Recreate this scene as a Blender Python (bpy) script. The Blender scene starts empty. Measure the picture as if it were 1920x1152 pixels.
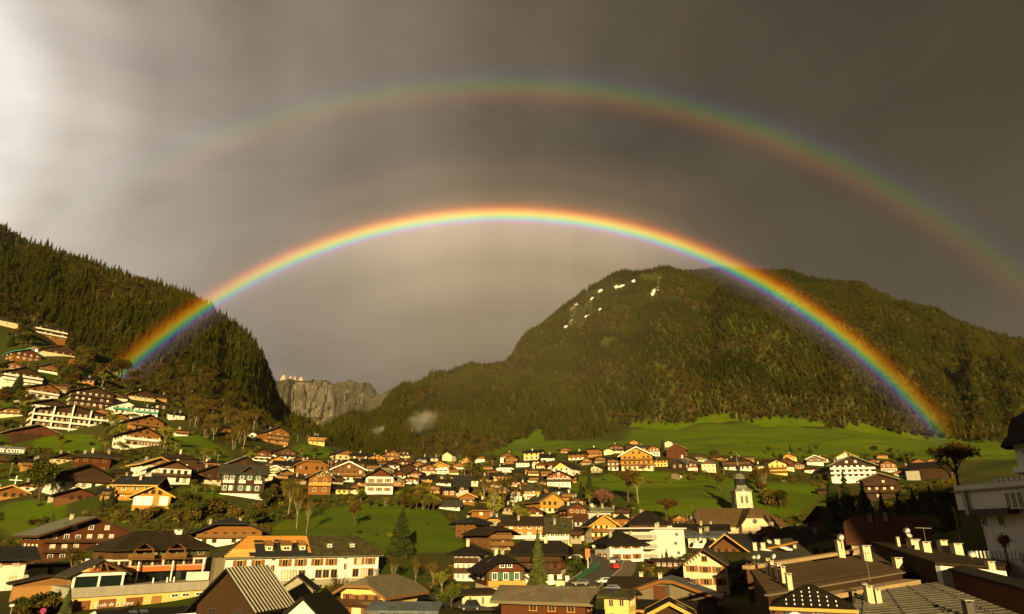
import bpy, bmesh, math, random
import numpy as np
from mathutils import Vector, Matrix, noise
random.seed(11)
R = math.radians
S = bpy.context.scene
COL = S.collection

# ---------------------------------------------------------------- camera
F = 1200.0                       # focal length in pixels of the 1920 x 1152 photograph
PITCH = R(19.5)
CAMZ = 16.0
cam = bpy.data.cameras.new('camera')
cam.sensor_width = 36.0
cam.lens = 36.0 * F / 1920.0
cam.clip_start = 0.5
cam.clip_end = 60000
camo = bpy.data.objects.new('camera', cam)
camo.location = (0, 0, CAMZ)
camo.rotation_euler = (math.pi / 2 + PITCH, 0, 0)
COL.objects.link(camo)
S.camera = camo

# ---------------------------------------------------------------- light, sky, exposure
SUN_EL = R(10.9)
SUN_AZ = R(180 + 1.0)            # behind the camera
sun = bpy.data.lights.new('sun', 'SUN')
sun.energy = 5.0
sun.angle = R(0.6)
sun.color = (1.0, 0.75, 0.33)
suno = bpy.data.objects.new('sun', sun)
# direction the light travels: away from the camera, slightly left and down
ld = Vector((-math.sin(R(0.7)) * math.cos(SUN_EL), math.cos(SUN_EL), -math.sin(SUN_EL)))
suno.rotation_euler = ld.to_track_quat('-Z', 'Y').to_euler()
suno.location = (30, -200, 120)
COL.objects.link(suno)

W = bpy.data.worlds.new('World')
S.world = W
W.use_nodes = True
S.view_settings.view_transform = 'Standard'
S.view_settings.look = 'None'
S.view_settings.exposure = 0.95
S.view_settings.gamma = 1.0
S.view_settings.use_curve_mapping = False
S.cycles.use_denoising = True
S.cycles.max_bounces = 5
S.cycles.diffuse_bounces = 2
S.cycles.glossy_bounces = 2
S.cycles.transparent_max_bounces = 12
S.cycles.volume_bounces = 0
S.cycles.caustics_reflective = False
S.cycles.caustics_refractive = False


class N:
    """tiny node helper"""
    def __init__(s, tree):
        s.t = tree
    def n(s, kind, **kw):
        nd = s.t.nodes.new(kind)
        for k, v in kw.items():
            if k == 'i':
                for kk, vv in v.items():
                    if isinstance(vv, bpy.types.NodeSocket):
                        s.t.links.new(vv, nd.inputs[kk])
                    else:
                        nd.inputs[kk].default_value = vv
            else:
                setattr(nd, k, v)
        return nd
    def math(s, op, a, b=0.0, c=0.0, clamp=False):
        nd = s.n('ShaderNodeMath', operation=op, use_clamp=clamp)
        for i, v in enumerate((a, b, c)):
            if isinstance(v, bpy.types.NodeSocket):
                s.t.links.new(v, nd.inputs[i])
            else:
                nd.inputs[i].default_value = v
        return nd.outputs[0]
    def mix(s, f, a, b, mode='MIX'):
        nd = s.n('ShaderNodeMix', data_type='RGBA', blend_type=mode)
        for i, v in ((0, f), (6, a), (7, b)):
            if isinstance(v, bpy.types.NodeSocket):
                s.t.links.new(v, nd.inputs[i])
            else:
                nd.inputs[i].default_value = v if i == 0 else (tuple(v) + (1.0,))[:4]
        return nd.outputs[2]
    def ramp(s, fac, stops, interp='LINEAR'):
        nd = s.n('ShaderNodeValToRGB')
        cr = nd.color_ramp
        cr.interpolation = interp
        while len(cr.elements) < len(stops):
            cr.elements.new(0.5)
        for e, (p, c) in zip(cr.elements, stops):
            e.position = p
            e.color = (tuple(c) + (1.0,))[:4] if not isinstance(c, (int, float)) else (c, c, c, 1)
        s.t.links.new(fac, nd.inputs[0])
        return nd.outputs[0]
    def noise(s, vec, scale, detail=4.0, rough=0.55, dist=0.0):
        nd = s.n('ShaderNodeTexNoise')
        nd.inputs['Scale'].default_value = scale
        nd.inputs['Detail'].default_value = detail
        nd.inputs['Roughness'].default_value = rough
        nd.inputs['Distortion'].default_value = dist
        if vec is not None:
            s.t.links.new(vec, nd.inputs['Vector'])
        return nd.outputs[0]
    def link(s, a, b):
        s.t.links.new(a, b)


RIGHT = Vector((1, 0, 0))
UP = Vector((0, -math.sin(PITCH), math.cos(PITCH)))
FWD = Vector((0, math.cos(PITCH), math.sin(PITCH)))
CAM = Vector((0, 0, CAMZ))


def pray(px, py):
    return RIGHT * ((px - 960) / F) + UP * ((576 - py) / F) + FWD


def pt(px, py, zc):
    """point seen at photo pixel (px, py) at depth zc along the view axis"""
    return CAM + pray(px, py) * zc


def proj(p):
    d = Vector(p) - CAM
    z = d.dot(FWD)
    return 960 + F * d.dot(RIGHT) / z, 576 - F * d.dot(UP) / z, z


def proj_np(P):
    d = P - np.array(CAM)
    z = d @ np.array(FWD)
    zz = np.where(np.abs(z) < 1e-3, 1e-3, z)
    return 960 + F * (d @ np.array(RIGHT)) / zz, 576 - F * (d @ np.array(UP)) / zz, z


# storm sky: dark rain cloud, clearing and bright towards the west (left of the view)
wn = N(W.node_tree)
W.node_tree.nodes.clear()
tc = wn.n('ShaderNodeTexCoord')
gen = tc.outputs['Generated']
bd = pray(-420, 120).normalized()
dot = wn.n('ShaderNodeVectorMath', operation='DOT_PRODUCT', i={1: tuple(bd)})
wn.link(gen, dot.inputs[0])
ang = wn.math('MULTIPLY', wn.math('ARCCOSINE', dot.outputs['Value']), 1 / math.pi)
base = wn.ramp(ang, [(0.0, (1.2, 1.12, 1.03)), (0.057, (0.94, 0.86, 0.77)), (0.083, (0.58, 0.51, 0.435)), (0.112, (0.37, 0.315, 0.26)), (0.156, (0.262, 0.215, 0.165)),
                     (0.204, (0.190, 0.152, 0.112)), (0.272, (0.106, 0.081, 0.055)), (0.36, (0.068, 0.050, 0.031)), (0.448, (0.050, 0.036, 0.021)), (1.0, (0.055, 0.041, 0.026))], 'EASE')
mp = wn.n('ShaderNodeMapping', i={'Scale': (1.0, 1.0, 1.7), 'Rotation': (0, 0.6, 0)})
wn.link(gen, mp.inputs[0])
n1 = wn.noise(mp.outputs[0], 2.1, 6, 0.52, 0.9)
n2 = wn.noise(mp.outputs[0], 5.5, 5, 0.55, 0.3)
nn = wn.math('ADD', wn.math('MULTIPLY', n1, 0.9), wn.math('MULTIPLY', n2, 0.28))
gain = wn.math('ADD', wn.math('MULTIPLY', nn, 1.5), 0.11)
cloud = wn.mix(1.0, base, wn.n('ShaderNodeCombineColor', i={0: gain, 1: gain, 2: gain}).outputs[0], 'MULTIPLY')
sky = wn.n('ShaderNodeTexSky', sky_type='NISHITA', sun_disc=False, sun_elevation=SUN_EL, sun_rotation=SUN_AZ)
bg1 = wn.n('ShaderNodeBackground', i={'Color': cloud, 'Strength': 0.54})
bg2 = wn.n('ShaderNodeBackground', i={'Color': sky.outputs[0], 'Strength': 0.05})
mx = wn.n('ShaderNodeMixShader', i={0: 0.06, 1: bg1.outputs[0], 2: bg2.outputs[0]})
wn.link(mx.outputs[0], wn.n('ShaderNodeOutputWorld').inputs[0])


# ---------------------------------------------------------------- object helpers
def put(name, data, parent=None, loc=None, rot=None):
    o = bpy.data.objects.new(name, data)
    COL.objects.link(o)
    if parent is not None:
        o.parent = parent
    if loc is not None:
        o.location = loc
    if rot is not None:
        o.rotation_euler = rot
    return o


def tag(o, label=None, cat=None, group=None, kind=None):
    if label: o['label'] = label
    if cat: o['category'] = cat
    if group: o['group'] = group
    if kind: o['kind'] = kind
    return o


class MB:
    """collects faces; build() links them as one mesh object"""
    def __init__(s):
        s.v, s.f, s.m = [], [], []
    def quad(s, pts, m=0):
        b = len(s.v)
        s.v += [tuple(p) for p in pts]
        s.f.append(tuple(range(b, b + len(pts))))
        s.m.append(m)
        return s
    def box(s, x0, x1, y0, y1, z0, z1, m=0):
        if x0 > x1: x0, x1 = x1, x0
        if y0 > y1: y0, y1 = y1, y0
        if z0 > z1: z0, z1 = z1, z0
        b = len(s.v)
        s.v += [(x0, y0, z0), (x1, y0, z0), (x1, y1, z0), (x0, y1, z0), (x0, y0, z1), (x1, y0, z1), (x1, y1, z1), (x0, y1, z1)]
        for q in ((0, 3, 2, 1), (4, 5, 6, 7), (0, 1, 5, 4), (1, 2, 6, 5), (2, 3, 7, 6), (3, 0, 4, 7)):
            s.f.append(tuple(b + i for i in q)); s.m.append(m)
        return s
    def prism(s, poly, a, b, axis='y', m=0):
        """poly of (u, z); extruded from a to b along axis ('y': u is x, 'x': u is y, 'z': poly is (x, y))"""
        def P(u, w, t):
            return (u, t, w) if axis == 'y' else ((t, u, w) if axis == 'x' else (u, w, t))
        n = len(poly); k = len(s.v)
        s.v += [P(u, w, a) for u, w in poly] + [P(u, w, b) for u, w in poly]
        s.f.append(tuple(range(k, k + n))); s.m.append(m)
        s.f.append(tuple(range(k + 2 * n - 1, k + n - 1, -1))); s.m.append(m)
        for i in range(n):
            j = (i + 1) % n
            s.f.append((k + j, k + i, k + n + i, k + n + j)); s.m.append(m)
        return s
    def slab(s, polys, t, m=0, down=None):
        """roof shell: polygons (lists of points) sharing edges, thickened downwards by t"""
        idx, top = {}, []
        for poly in polys:
            ids = []
            for p in poly:
                k = tuple(round(c, 4) for c in p)
                if k not in idx:
                    idx[k] = len(idx)
                if not ids or ids[-1] != idx[k]:
                    ids.append(idx[k])
            if len(ids) > 1 and ids[0] == ids[-1]: ids.pop()
            if len(ids) >= 3: top.append(ids)
        pts = list(idx.keys())
        b = len(s.v); n = len(pts)
        s.v += pts + [(p[0], p[1], p[2] - t) for p in pts]
        cnt = {}
        for ids in top:
            s.f.append(tuple(b + i for i in ids)); s.m.append(m)
            s.f.append(tuple(b + n + i for i in reversed(ids))); s.m.append(m)
            for i in range(len(ids)):
                e = (ids[i], ids[(i + 1) % len(ids)])
                cnt[e] = cnt.get(e, 0) + 1
        for (i, j) in list(cnt):
            if (j, i) not in cnt:
                s.f.append((b + j, b + i, b + n + i, b + n + j)); s.m.append(m)
        return s
    def tube(s, p0, p1, r0, r1=None, n=6, m=0, cap=True):
        p0, p1 = Vector(p0), Vector(p1)
        r1 = r0 if r1 is None else r1
        d = (p1 - p0)
        if d.length < 1e-6: return s
        d.normalize()
        u = d.orthogonal().normalized(); w = d.cross(u)
        b = len(s.v)
        for p, r in ((p0, r0), (p1, r1)):
            for i in range(n):
                a = 2 * math.pi * i / n
                s.v.append(tuple(p + (u * math.cos(a) + w * math.sin(a)) * r))
        for i in range(n):
            j = (i + 1) % n
            s.f.append((b + i, b + j, b + n + j, b + n + i)); s.m.append(m)
        if cap:
            s.f.append(tuple(range(b + n - 1, b - 1, -1))); s.m.append(m)
            s.f.append(tuple(range(b + n, b + 2 * n))); s.m.append(m)
        return s
    def lathe(s, prof, n=12, c=(0, 0, 0), m=0, rot=0.0):
        """profile of (radius, z) turned about z"""
        b = len(s.v)
        for r, z in prof:
            for i in range(n):
                a = rot + 2 * math.pi * i / n
                s.v.append((c[0] + r * math.cos(a), c[1] + r * math.sin(a), c[2] + z))
        for k in range(len(prof) - 1):
            for i in range(n):
                j = (i + 1) % n
                s.f.append((b + k * n + i, b + k * n + j, b + (k + 1) * n + j, b + (k + 1) * n + i)); s.m.append(m)
        s.f.append(tuple(b + (len(prof) - 1) * n + i for i in range(n))); s.m.append(m)
        return s
    def mesh(s, name, mats, smooth=False):
        me = bpy.data.meshes.new(name)
        me.from_pydata(s.v, [], s.f)
        for k in (mats if isinstance(mats, (list, tuple)) else [mats]):
            me.materials.append(M(k) if isinstance(k, str) else k)
        me.polygons.foreach_set('material_index', s.m)
        if smooth:
            me.polygons.foreach_set('use_smooth', [True] * len(s.f))
        me.update()
        return me
    def build(s, name, mats, parent=None, loc=None, rot=None, smooth=False):
        return put(name, s.mesh(name, mats, smooth), parent, loc, rot)


# ---------------------------------------------------------------- materials
_M = {}
RECIPE = {}


def M(k):
    if k not in _M:
        _M[k] = RECIPE[k][0](k, *RECIPE[k][1:])
    return _M[k]


def newmat(name):
    m = bpy.data.materials.new(name)
    m.use_nodes = True
    nt = m.node_tree
    nt.nodes.clear()
    h = N(nt)
    out = h.n('ShaderNodeOutputMaterial')
    b = h.n('ShaderNodeBsdfPrincipled')
    h.link(b.outputs[0], out.inputs[0])
    return m, h, b


def m_plain(name, c, rough=0.8, var=0.18, scale=0.6, metal=0.0, dirt=0.0):
    m, h, b = newmat(name)
    t = h.n('ShaderNodeTexCoord')
    oi = h.n('ShaderNodeObjectInfo')
    n = h.noise(t.outputs['Object'], scale, 5, 0.6)
    lo = tuple(x * (1 - var) for x in c); hi = tuple(min(1, x * (1 + var)) for x in c)
    col = h.mix(n, lo, hi)
    col = h.mix(h.math('MULTIPLY', oi.outputs['Random'], 0.22), col, tuple(x * 0.6 for x in c))
    if dirt:
        mp_ = h.n('ShaderNodeMapping', i={'Scale': (1.2, 1.2, 0.16)})
        h.link(t.outputs['Object'], mp_.inputs[0])
        st = h.noise(mp_.outputs[0], 1.6, 6, 0.65)
        f = h.ramp(st, [(0.45, 0.0), (0.75, 1.0)])
        col = h.mix(h.math('MULTIPLY', f, dirt), col, (0.16, 0.12, 0.07))
    h.link(col, b.inputs['Base Color'])
    b.inputs['Roughness'].default_value = rough
    b.inputs['Metallic'].default_value = metal
    b.inputs['Specular IOR Level'].default_value = 0.12 if rough > 0.6 else 0.5
    return m


def m_wood(name, c, vert=True, pitch=0.22, var=0.35):
    """boards: grain and joints along one axis, in object space"""
    m, h, b = newmat(name)
    t = h.n('ShaderNodeTexCoord')
    oi = h.n('ShaderNodeObjectInfo')
    mp_ = h.n('ShaderNodeMapping', i={'Scale': (1, 1, 0.05) if vert else (0.05, 0.05, 1)})
    h.link(t.outputs['Object'], mp_.inputs[0])
    g = h.noise(mp_.outputs[0], 1.0 / pitch, 3, 0.6)
    blot = h.noise(t.outputs['Object'], 0.35, 4, 0.6)
    col = h.mix(g, tuple(x * (1 - var) for x in c), tuple(min(1, x * (1 + var)) for x in c))
    col = h.mix(h.math('MULTIPLY', blot, 0.55), col, tuple(x * 0.55 for x in c))
    col = h.mix(h.math('MULTIPLY', oi.outputs['Random'], 0.25), col, (c[0] * 0.6, c[1] * 0.55, c[2] * 0.5))
    h.link(col, b.inputs['Base Color'])
    b.inputs['Roughness'].default_value = 0.85
    b.inputs['Specular IOR Level'].default_value = 0.1
    bp = h.n('ShaderNodeBump', i={'Strength': 0.5, 'Distance': 0.03, 'Height': g})
    h.link(bp.outputs[0], b.inputs['Normal'])
    return m


def m_roof(name, c, rough=0.8, row=0.35, moss=None, metal=0.0):
    """tiled or slated roof: courses and blotches in object space"""
    m, h, b = newmat(name)
    t = h.n('ShaderNodeTexCoord')
    oi = h.n('ShaderNodeObjectInfo')
    br = h.n('ShaderNodeTexBrick', i={'Color1': tuple(x * 0.8 for x in c) + (1,), 'Color2': tuple(min(1, x * 1.25) for x in c) + (1,),
                                      'Mortar': tuple(x * 0.55 for x in c) + (1,), 'Scale': 1.0, 'Mortar Size': 0.02,
                                      'Brick Width': row * 1.3, 'Row Height': row})
    h.link(t.outputs['Object'], br.inputs['Vector'])
    blot = h.noise(t.outputs['Object'], 0.5, 6, 0.65)
    col = h.mix(h.ramp(blot, [(0.35, 0.0), (0.7, 0.6)]), br.outputs[0], tuple(x * 0.5 for x in c))
    if moss:
        mo = h.noise(t.outputs['Object'], 0.9, 6, 0.7)
        col = h.mix(h.ramp(mo, [(0.45, 0.0), (0.62, 0.8)]), col, moss)
    col = h.mix(h.math('MULTIPLY', oi.outputs['Random'], 0.35), col, tuple(x * 0.55 for x in c))
    h.link(col, b.inputs['Base Color'])
    b.inputs['Roughness'].default_value = rough
    b.inputs['Metallic'].default_value = metal
    b.inputs['Specular IOR Level'].default_value = 0.12 if rough > 0.6 else 0.3
    bp = h.n('ShaderNodeBump', i={'Strength': 0.35, 'Distance': 0.03, 'Height': blot})
    h.link(bp.outputs[0], b.inputs['Normal'])
    return m


def m_glass(name, c, rough=0.12):
    m, h, b = newmat(name)
    oi = h.n('ShaderNodeObjectInfo')
    col = h.mix(oi.outputs['Random'], c, tuple(x * 0.4 for x in c))
    h.link(col, b.inputs['Base Color'])
    b.inputs['Roughness'].default_value = rough
    b.inputs['Specular IOR Level'].default_value = 0.6
    return m


def m_leaf(name, a, b_, c=None, rough=0.75, trans=0.15):
    """foliage: tint by tree and by patch of the crown"""
    m, h, b = newmat(name)
    oi = h.n('ShaderNodeObjectInfo')
    g = h.n('ShaderNodeNewGeometry')
    t = h.n('ShaderNodeTexCoord')
    n = h.noise(t.outputs['Object'], 0.9, 3, 0.6)
    col = h.mix(oi.outputs['Random'], a, b_)
    col = h.mix(h.ramp(n, [(0.35, 0.0), (0.7, 1.0)]), col, c or tuple(x * 0.6 for x in a))
    if name == 'needle_far':          # stands of darker and lighter trees
        st = h.noise(g.outputs['Position'], 0.0045, 5, 0.62)
        col = h.mix(h.ramp(st, [(0.38, 0.0), (0.52, 0.55), (0.64, 0.85)]), col, (0.012, 0.015, 0.001))
        st2 = h.noise(g.outputs['Position'], 0.011, 4, 0.6)
        col = h.mix(h.ramp(st2, [(0.54, 0.0), (0.70, 0.35)]), col, (0.085, 0.064, 0.003))
    r2 = h.math('MULTIPLY', g.outputs['Random Per Island'], 0.5)
    col = h.mix(r2, col, tuple(x * 0.45 for x in a))
    h.link(col, b.inputs['Base Color'])
    b.inputs['Roughness'].default_value = rough
    b.inputs['Specular IOR Level'].default_value = 0.05
    return m


RECIPE.update({
    'white': (m_plain, (0.74, 0.70, 0.62), 0.85, 0.10, 0.5, 0.0, 0.25),
    'trim': (m_plain, (0.80, 0.78, 0.72), 0.7, 0.06, 1.0),
    'cream': (m_plain, (0.66, 0.52, 0.33), 0.85, 0.14, 0.5, 0.0, 0.35),
    'yellow': (m_plain, (0.70, 0.50, 0.16), 0.85, 0.12, 0.5, 0.0, 0.2),
    'ochre': (m_plain, (0.36, 0.18, 0.055), 0.85, 0.14, 0.5, 0.0, 0.2),
    'orangewall': (m_plain, (0.56, 0.16, 0.05), 0.8, 0.08, 0.5, 0.0, 0.15),
    'stone': (m_plain, (0.30, 0.26, 0.19), 0.95, 0.45, 1.4, 0.0, 0.4),
    'concrete': (m_plain, (0.34, 0.31, 0.25), 0.9, 0.25, 0.8, 0.0, 0.4),
    'greywall': (m_plain, (0.42, 0.40, 0.36), 0.9, 0.2, 0.6, 0.0, 0.5),
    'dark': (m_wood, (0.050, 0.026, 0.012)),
    'brown': (m_wood, (0.105, 0.050, 0.020)),
    'wood': (m_wood, (0.155, 0.072, 0.025)),
    'red': (m_wood, (0.105, 0.034, 0.013)),
    'orange': (m_wood, (0.225, 0.092, 0.022)),
    'gold': (m_wood, (0.44, 0.23, 0.040)),
    'greywood': (m_wood, (0.17, 0.135, 0.085)),
    'hwood': (m_wood, (0.24, 0.12, 0.045), False),
    'hgold': (m_wood, (0.58, 0.34, 0.08), False),
    'hdark': (m_wood, (0.07, 0.036, 0.016), False),
    'r_dark': (m_roof, (0.018, 0.014, 0.009)),
    'r_brown': (m_roof, (0.034, 0.022, 0.011)),
    'r_rust': (m_roof, (0.098, 0.038, 0.017)),
    'r_grey': (m_roof, (0.055, 0.048, 0.036)),
    'r_slate': (m_roof, (0.025, 0.025, 0.024)),
    'r_blue': (m_roof, (0.086, 0.101, 0.112), 0.5, 0.6),
    'r_moss': (m_roof, (0.047, 0.037, 0.020), 0.9, 0.35, (0.08, 0.085, 0.02)),
    'r_green': (m_roof, (0.15, 0.155, 0.095), 0.6, 0.8),
    'r_white': (m_plain, (0.62, 0.60, 0.56), 0.4, 0.15, 0.3),
    'r_church': (m_roof, (0.098, 0.060, 0.026), 0.85, 0.4),
    'copper': (m_plain, (0.13, 0.135, 0.09), 0.6, 0.3, 0.8),
    'metal': (m_plain, (0.25, 0.23, 0.19), 0.45, 0.25, 0.6, 0.6),
    'glass': (m_glass, (0.030, 0.032, 0.034)),
    'curtain': (m_glass, (0.62, 0.56, 0.44), 0.35),
    'green': (m_plain, (0.030, 0.11, 0.055), 0.6, 0.2),
    'teal': (m_plain, (0.05, 0.30, 0.22), 0.5, 0.15),
    'shut': (m_plain, (0.22, 0.085, 0.03), 0.7, 0.2),
    'bluepaint': (m_plain, (0.03, 0.07, 0.20), 0.6, 0.2),
    'black': (m_plain, (0.015, 0.014, 0.013), 0.5, 0.2),
    'redpaint': (m_plain, (0.55, 0.02, 0.015), 0.35, 0.1),
    'carwhite': (m_plain, (0.70, 0.70, 0.68), 0.25, 0.05),
    'cargrey': (m_plain, (0.10, 0.105, 0.11), 0.25, 0.1),
    'cardark': (m_plain, (0.02, 0.021, 0.024), 0.2, 0.1),
    'carblue': (m_plain, (0.03, 0.05, 0.12), 0.25, 0.1),
    'asphalt': (m_plain, (0.060, 0.050, 0.038), 0.6, 0.35, 0.7),
    'paving': (m_plain, (0.16, 0.125, 0.08), 0.9, 0.3, 0.9),
    'bark': (m_plain, (0.085, 0.060, 0.035), 0.95, 0.4, 1.2),
    'palebark': (m_plain, (0.22, 0.17, 0.10), 0.9, 0.4, 1.0),
    'twig': (m_leaf, (0.115, 0.083, 0.014), (0.130, 0.088, 0.015), (0.072, 0.050, 0.009)),
    'twigred': (m_leaf, (0.098, 0.052, 0.012), (0.094, 0.056, 0.012), (0.060, 0.035, 0.008)),
    'twig_far': (m_leaf, (0.082, 0.060, 0.006), (0.095, 0.064, 0.007), (0.054, 0.040, 0.004)),
    'twigred_far': (m_leaf, (0.074, 0.044, 0.008), (0.066, 0.044, 0.007), (0.044, 0.030, 0.005)),
    'olive_far': (m_leaf, (0.052, 0.050, 0.004), (0.040, 0.042, 0.004), (0.032, 0.032, 0.003)),
    'farbark': (m_plain, (0.13, 0.10, 0.055), 0.9, 0.4, 1.0),
    'dirt': (m_plain, (0.085, 0.066, 0.022), 0.95, 0.3, 0.5),
    'bud': (m_leaf, (0.24, 0.22, 0.025), (0.18, 0.18, 0.02), (0.13, 0.125, 0.018)),
    'olive': (m_leaf, (0.088, 0.094, 0.012), (0.062, 0.070, 0.010), (0.046, 0.050, 0.008)),
    'blossom': (m_leaf, (0.30, 0.13, 0.09), (0.26, 0.12, 0.08), (0.15, 0.07, 0.04)),
    'needle': (m_leaf, (0.026, 0.036, 0.008), (0.016, 0.023, 0.006), (0.036, 0.042, 0.009)),
    'needle_far': (m_leaf, (0.054, 0.056, 0.0015), (0.018, 0.023, 0.001), (0.060, 0.054, 0.0015)),
    'needle_pale': (m_leaf, (0.075, 0.082, 0.020), (0.065, 0.072, 0.018), (0.042, 0.050, 0.012)),
    'hedge': (m_leaf, (0.036, 0.050, 0.010), (0.045, 0.048, 0.012), (0.03, 0.034, 0.01)),
})
# ---------------------------------------------------------------- village ground
GC = [  # ground seen at photo pixel (x, y), depth along the view axis
    (455, 931, 225), (265, 945, 200), (317, 908, 222), (160, 918, 222), (30, 935, 225), (-150, 960, 220), (-60, 890, 265), (10, 890, 262),
    (150, 1052, 168), (20, 1060, 165), (-150, 1060, 160), (60, 1105, 130), (400, 1020, 185), (330, 970, 195), (220, 975, 190), (60, 985, 195),
    (600, 1018, 168), (700, 1030, 168), (780, 1035, 168), (600, 945, 236), (520, 960, 222), (760, 945, 236), (820, 985, 205), (870, 1040, 172),
    (640, 928, 248), (760, 926, 252), (560, 928, 245), (850, 935, 262), (850, 958, 240),
    (290, 838, 290), (200, 850, 290), (100, 830, 310), (10, 800, 330), (-150, 800, 320), (130, 806, 332), (30, 750, 372), (175, 764, 372), (270, 757, 390),
    (330, 787, 372), (370, 845, 300), (400, 830, 335), (430, 850, 318), (460, 870, 300), (420, 900, 262), (520, 893, 268), (40, 722, 392), (-120, 700, 400),
    (40, 678, 432), (120, 670, 455), (90, 634, 545), (50, 604, 560), (-120, 590, 540), (200, 722, 580), (300, 750, 505), (400, 785, 480), (-250, 560, 560),
    (470, 823, 420), (515, 833, 395), (594, 835, 465), (560, 840, 450), (600, 860, 400), (640, 867, 385), (700, 872, 385), (770, 868, 420), (590, 900, 300),
    (700, 898, 300), (800, 890, 330), (500, 805, 540), (600, 832, 610), (700, 862, 560), (830, 866, 450), (900, 866, 440), (760, 866, 520), (860, 856, 540),
    (950, 868, 425), (1030, 865, 430), (940, 904, 330), (1048, 912, 312), (970, 940, 268), (1030, 962, 248), (1120, 887, 355), (1080, 864, 430),
    (1100, 940, 268), (1200, 884, 352), (1240, 872, 380), (1270, 883, 350), (1330, 885, 345), (1390, 882, 360), (1260, 950, 262), (1320, 960, 255), (1470, 950, 262),
    (1230, 855, 430), (1180, 846, 455), (1300, 840, 520), (1420, 850, 470), (1461, 890, 372), (1540, 890, 385), (1600, 905, 385), (1665, 885, 400), (1740, 876, 420),
    (1820, 880, 400), (1530, 950, 262), (1560, 932, 300), (1600, 850, 500), (1720, 850, 520), (1850, 850, 520),
    (1020, 828, 630), (940, 846, 560), (1100, 828, 600), (1180, 806, 680), (1300, 798, 720), (1400, 795, 740), (1560, 808, 710), (1700, 822, 670), (1800, 828, 640),
    (1950, 840, 600), (2100, 850, 560), (1300, 820, 620), (1500, 825, 610), (2050, 900, 330),
    (880, 1012, 188), (960, 1024, 196), (1045, 1028, 198), (1135, 1026, 200), (1125, 1030, 192), (1180, 1052, 165), (1110, 1060, 162), (1150, 1066, 156),
    (1255, 1046, 172), (1380, 1014, 235), (1450, 1016, 235), (1320, 1010, 230), (1540, 1010, 190), (1090, 1100, 128), (1160, 1090, 134),
    (900, 1142, 124), (1000, 1100, 140), (830, 1112, 134), (720, 1148, 100), (560, 1132, 130), (680, 1120, 135), (270, 1154, 118), (160, 1164, 110), (380, 1150, 125), (90, 1150, 100),
    (1330, 1132, 130), (1250, 1160, 105), (1420, 1125, 120), (1400, 1085, 145), (1500, 1085, 130), (1300, 1075, 155), (1600, 1080, 110), (1230, 1090, 140),
    (1650, 985, 165), (1700, 935, 205), (1760, 900, 250), (1620, 950, 220), (1800, 985, 120), (1850, 985, 112), (1950, 990, 105), (2100, 1000, 105), (1750, 1010, 128),
]
GP = [pt(*g) for g in GC]
for x in range(-160, 200, 40):            # flat valley floor around and below the camera
    for y, z in ((-260, 14), (-160, 4), (-80, 0), (-30, 0), (10, 0), (50, 0.3), (85, 1.2)):
        GP.append(Vector((x, y, z + max(0, (abs(x) - 80)) * (0.10 if x > 0 else 0.05))))
for x in (-700, -400, 400, 700):
    for y in (-300, -100, 60):
        GP.append(Vector((x, y, 60 + abs(x) * 0.10)))
# feet of the mountains, and the ground sinking behind them
LFOOT = [(-420, 470, 540), (-250, 545, 555), (-120, 585, 555), (0, 606, 585), (60, 632, 595), (120, 664, 600), (200, 722, 590), (300, 752, 515), (400, 786, 495), (500, 806, 555), (600, 836, 625), (680, 862, 640)]
RFOOT = [(480, 846, 700), (560, 846, 650), (640, 862, 600), (760, 870, 540), (860, 860, 555), (930, 850, 575), (1020, 830, 645), (1100, 828, 625), (1180, 808, 690), (1300, 798, 735), (1400, 795, 750), (1560, 808, 720),
         (1700, 822, 680), (1800, 828, 650), (1950, 842, 610), (2200, 860, 540)]
for line in (LFOOT, RFOOT):
    for g in line:
        p = pt(*g)
        GP.append(p)
        q = p + Vector((p.x, p.y, 0)).normalized() * 160
        q.z = p.z - 5
        GP.append(q)
        q2 = p + Vector((p.x, p.y, 0)).normalized() * 500
        q2.z = p.z - 30
        GP.append(q2)
GA = np.array([tuple(p) for p in GP])


def _ker(d):
    return d


_D = np.sqrt(((GA[:, None, :2] - GA[None, :, :2]) ** 2).sum(-1))
_n = len(GA)
_A = np.zeros((_n + 3, _n + 3))
_A[:_n, :_n] = -_ker(_D) + np.eye(_n) * 6.0
_A[:_n, _n] = 1; _A[:_n, _n + 1:] = GA[:, :2]
_A[_n, :_n] = 1; _A[_n + 1:, :_n] = GA[:, :2].T
_b = np.zeros(_n + 3); _b[:_n] = GA[:, 2]
_w = np.linalg.lstsq(_A, _b, rcond=None)[0]


def zraw(X, Y):
    P = np.stack([np.ravel(X), np.ravel(Y)], -1)
    out = np.empty(len(P))
    for i in range(0, len(P), 20000):
        q = P[i:i + 20000]
        d = np.sqrt(((q[:, None, :] - GA[None, :, :2]) ** 2).sum(-1))
        out[i:i + 20000] = -_ker(d) @ _w[:_n] + _w[_n] + q @ _w[_n + 1:]
    return out.reshape(np.shape(X))


# polar grid: azimuth x distance, smoothed
AZ = np.concatenate([np.linspace(-180, -62, 60)[:-1], np.linspace(-62, 62, 300), np.linspace(62, 180, 60)[1:]])
RD = np.concatenate([np.linspace(0.5, 60, 20)[:-1], 60 * (1500 / 60.0) ** np.linspace(0, 1, 240)])
_a = np.radians(AZ)
GX = RD[:, None] * np.sin(_a)[None, :]
GY = RD[:, None] * np.cos(_a)[None, :]
GZ = zraw(GX, GY)
for _ in range(3):
    Z2 = GZ.copy()
    Z2[1:-1, 1:-1] = (GZ[1:-1, 1:-1] * 4 + GZ[:-2, 1:-1] + GZ[2:, 1:-1] + GZ[1:-1, :-2] + GZ[1:-1, 2:]) / 8
    GZ = Z2


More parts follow.
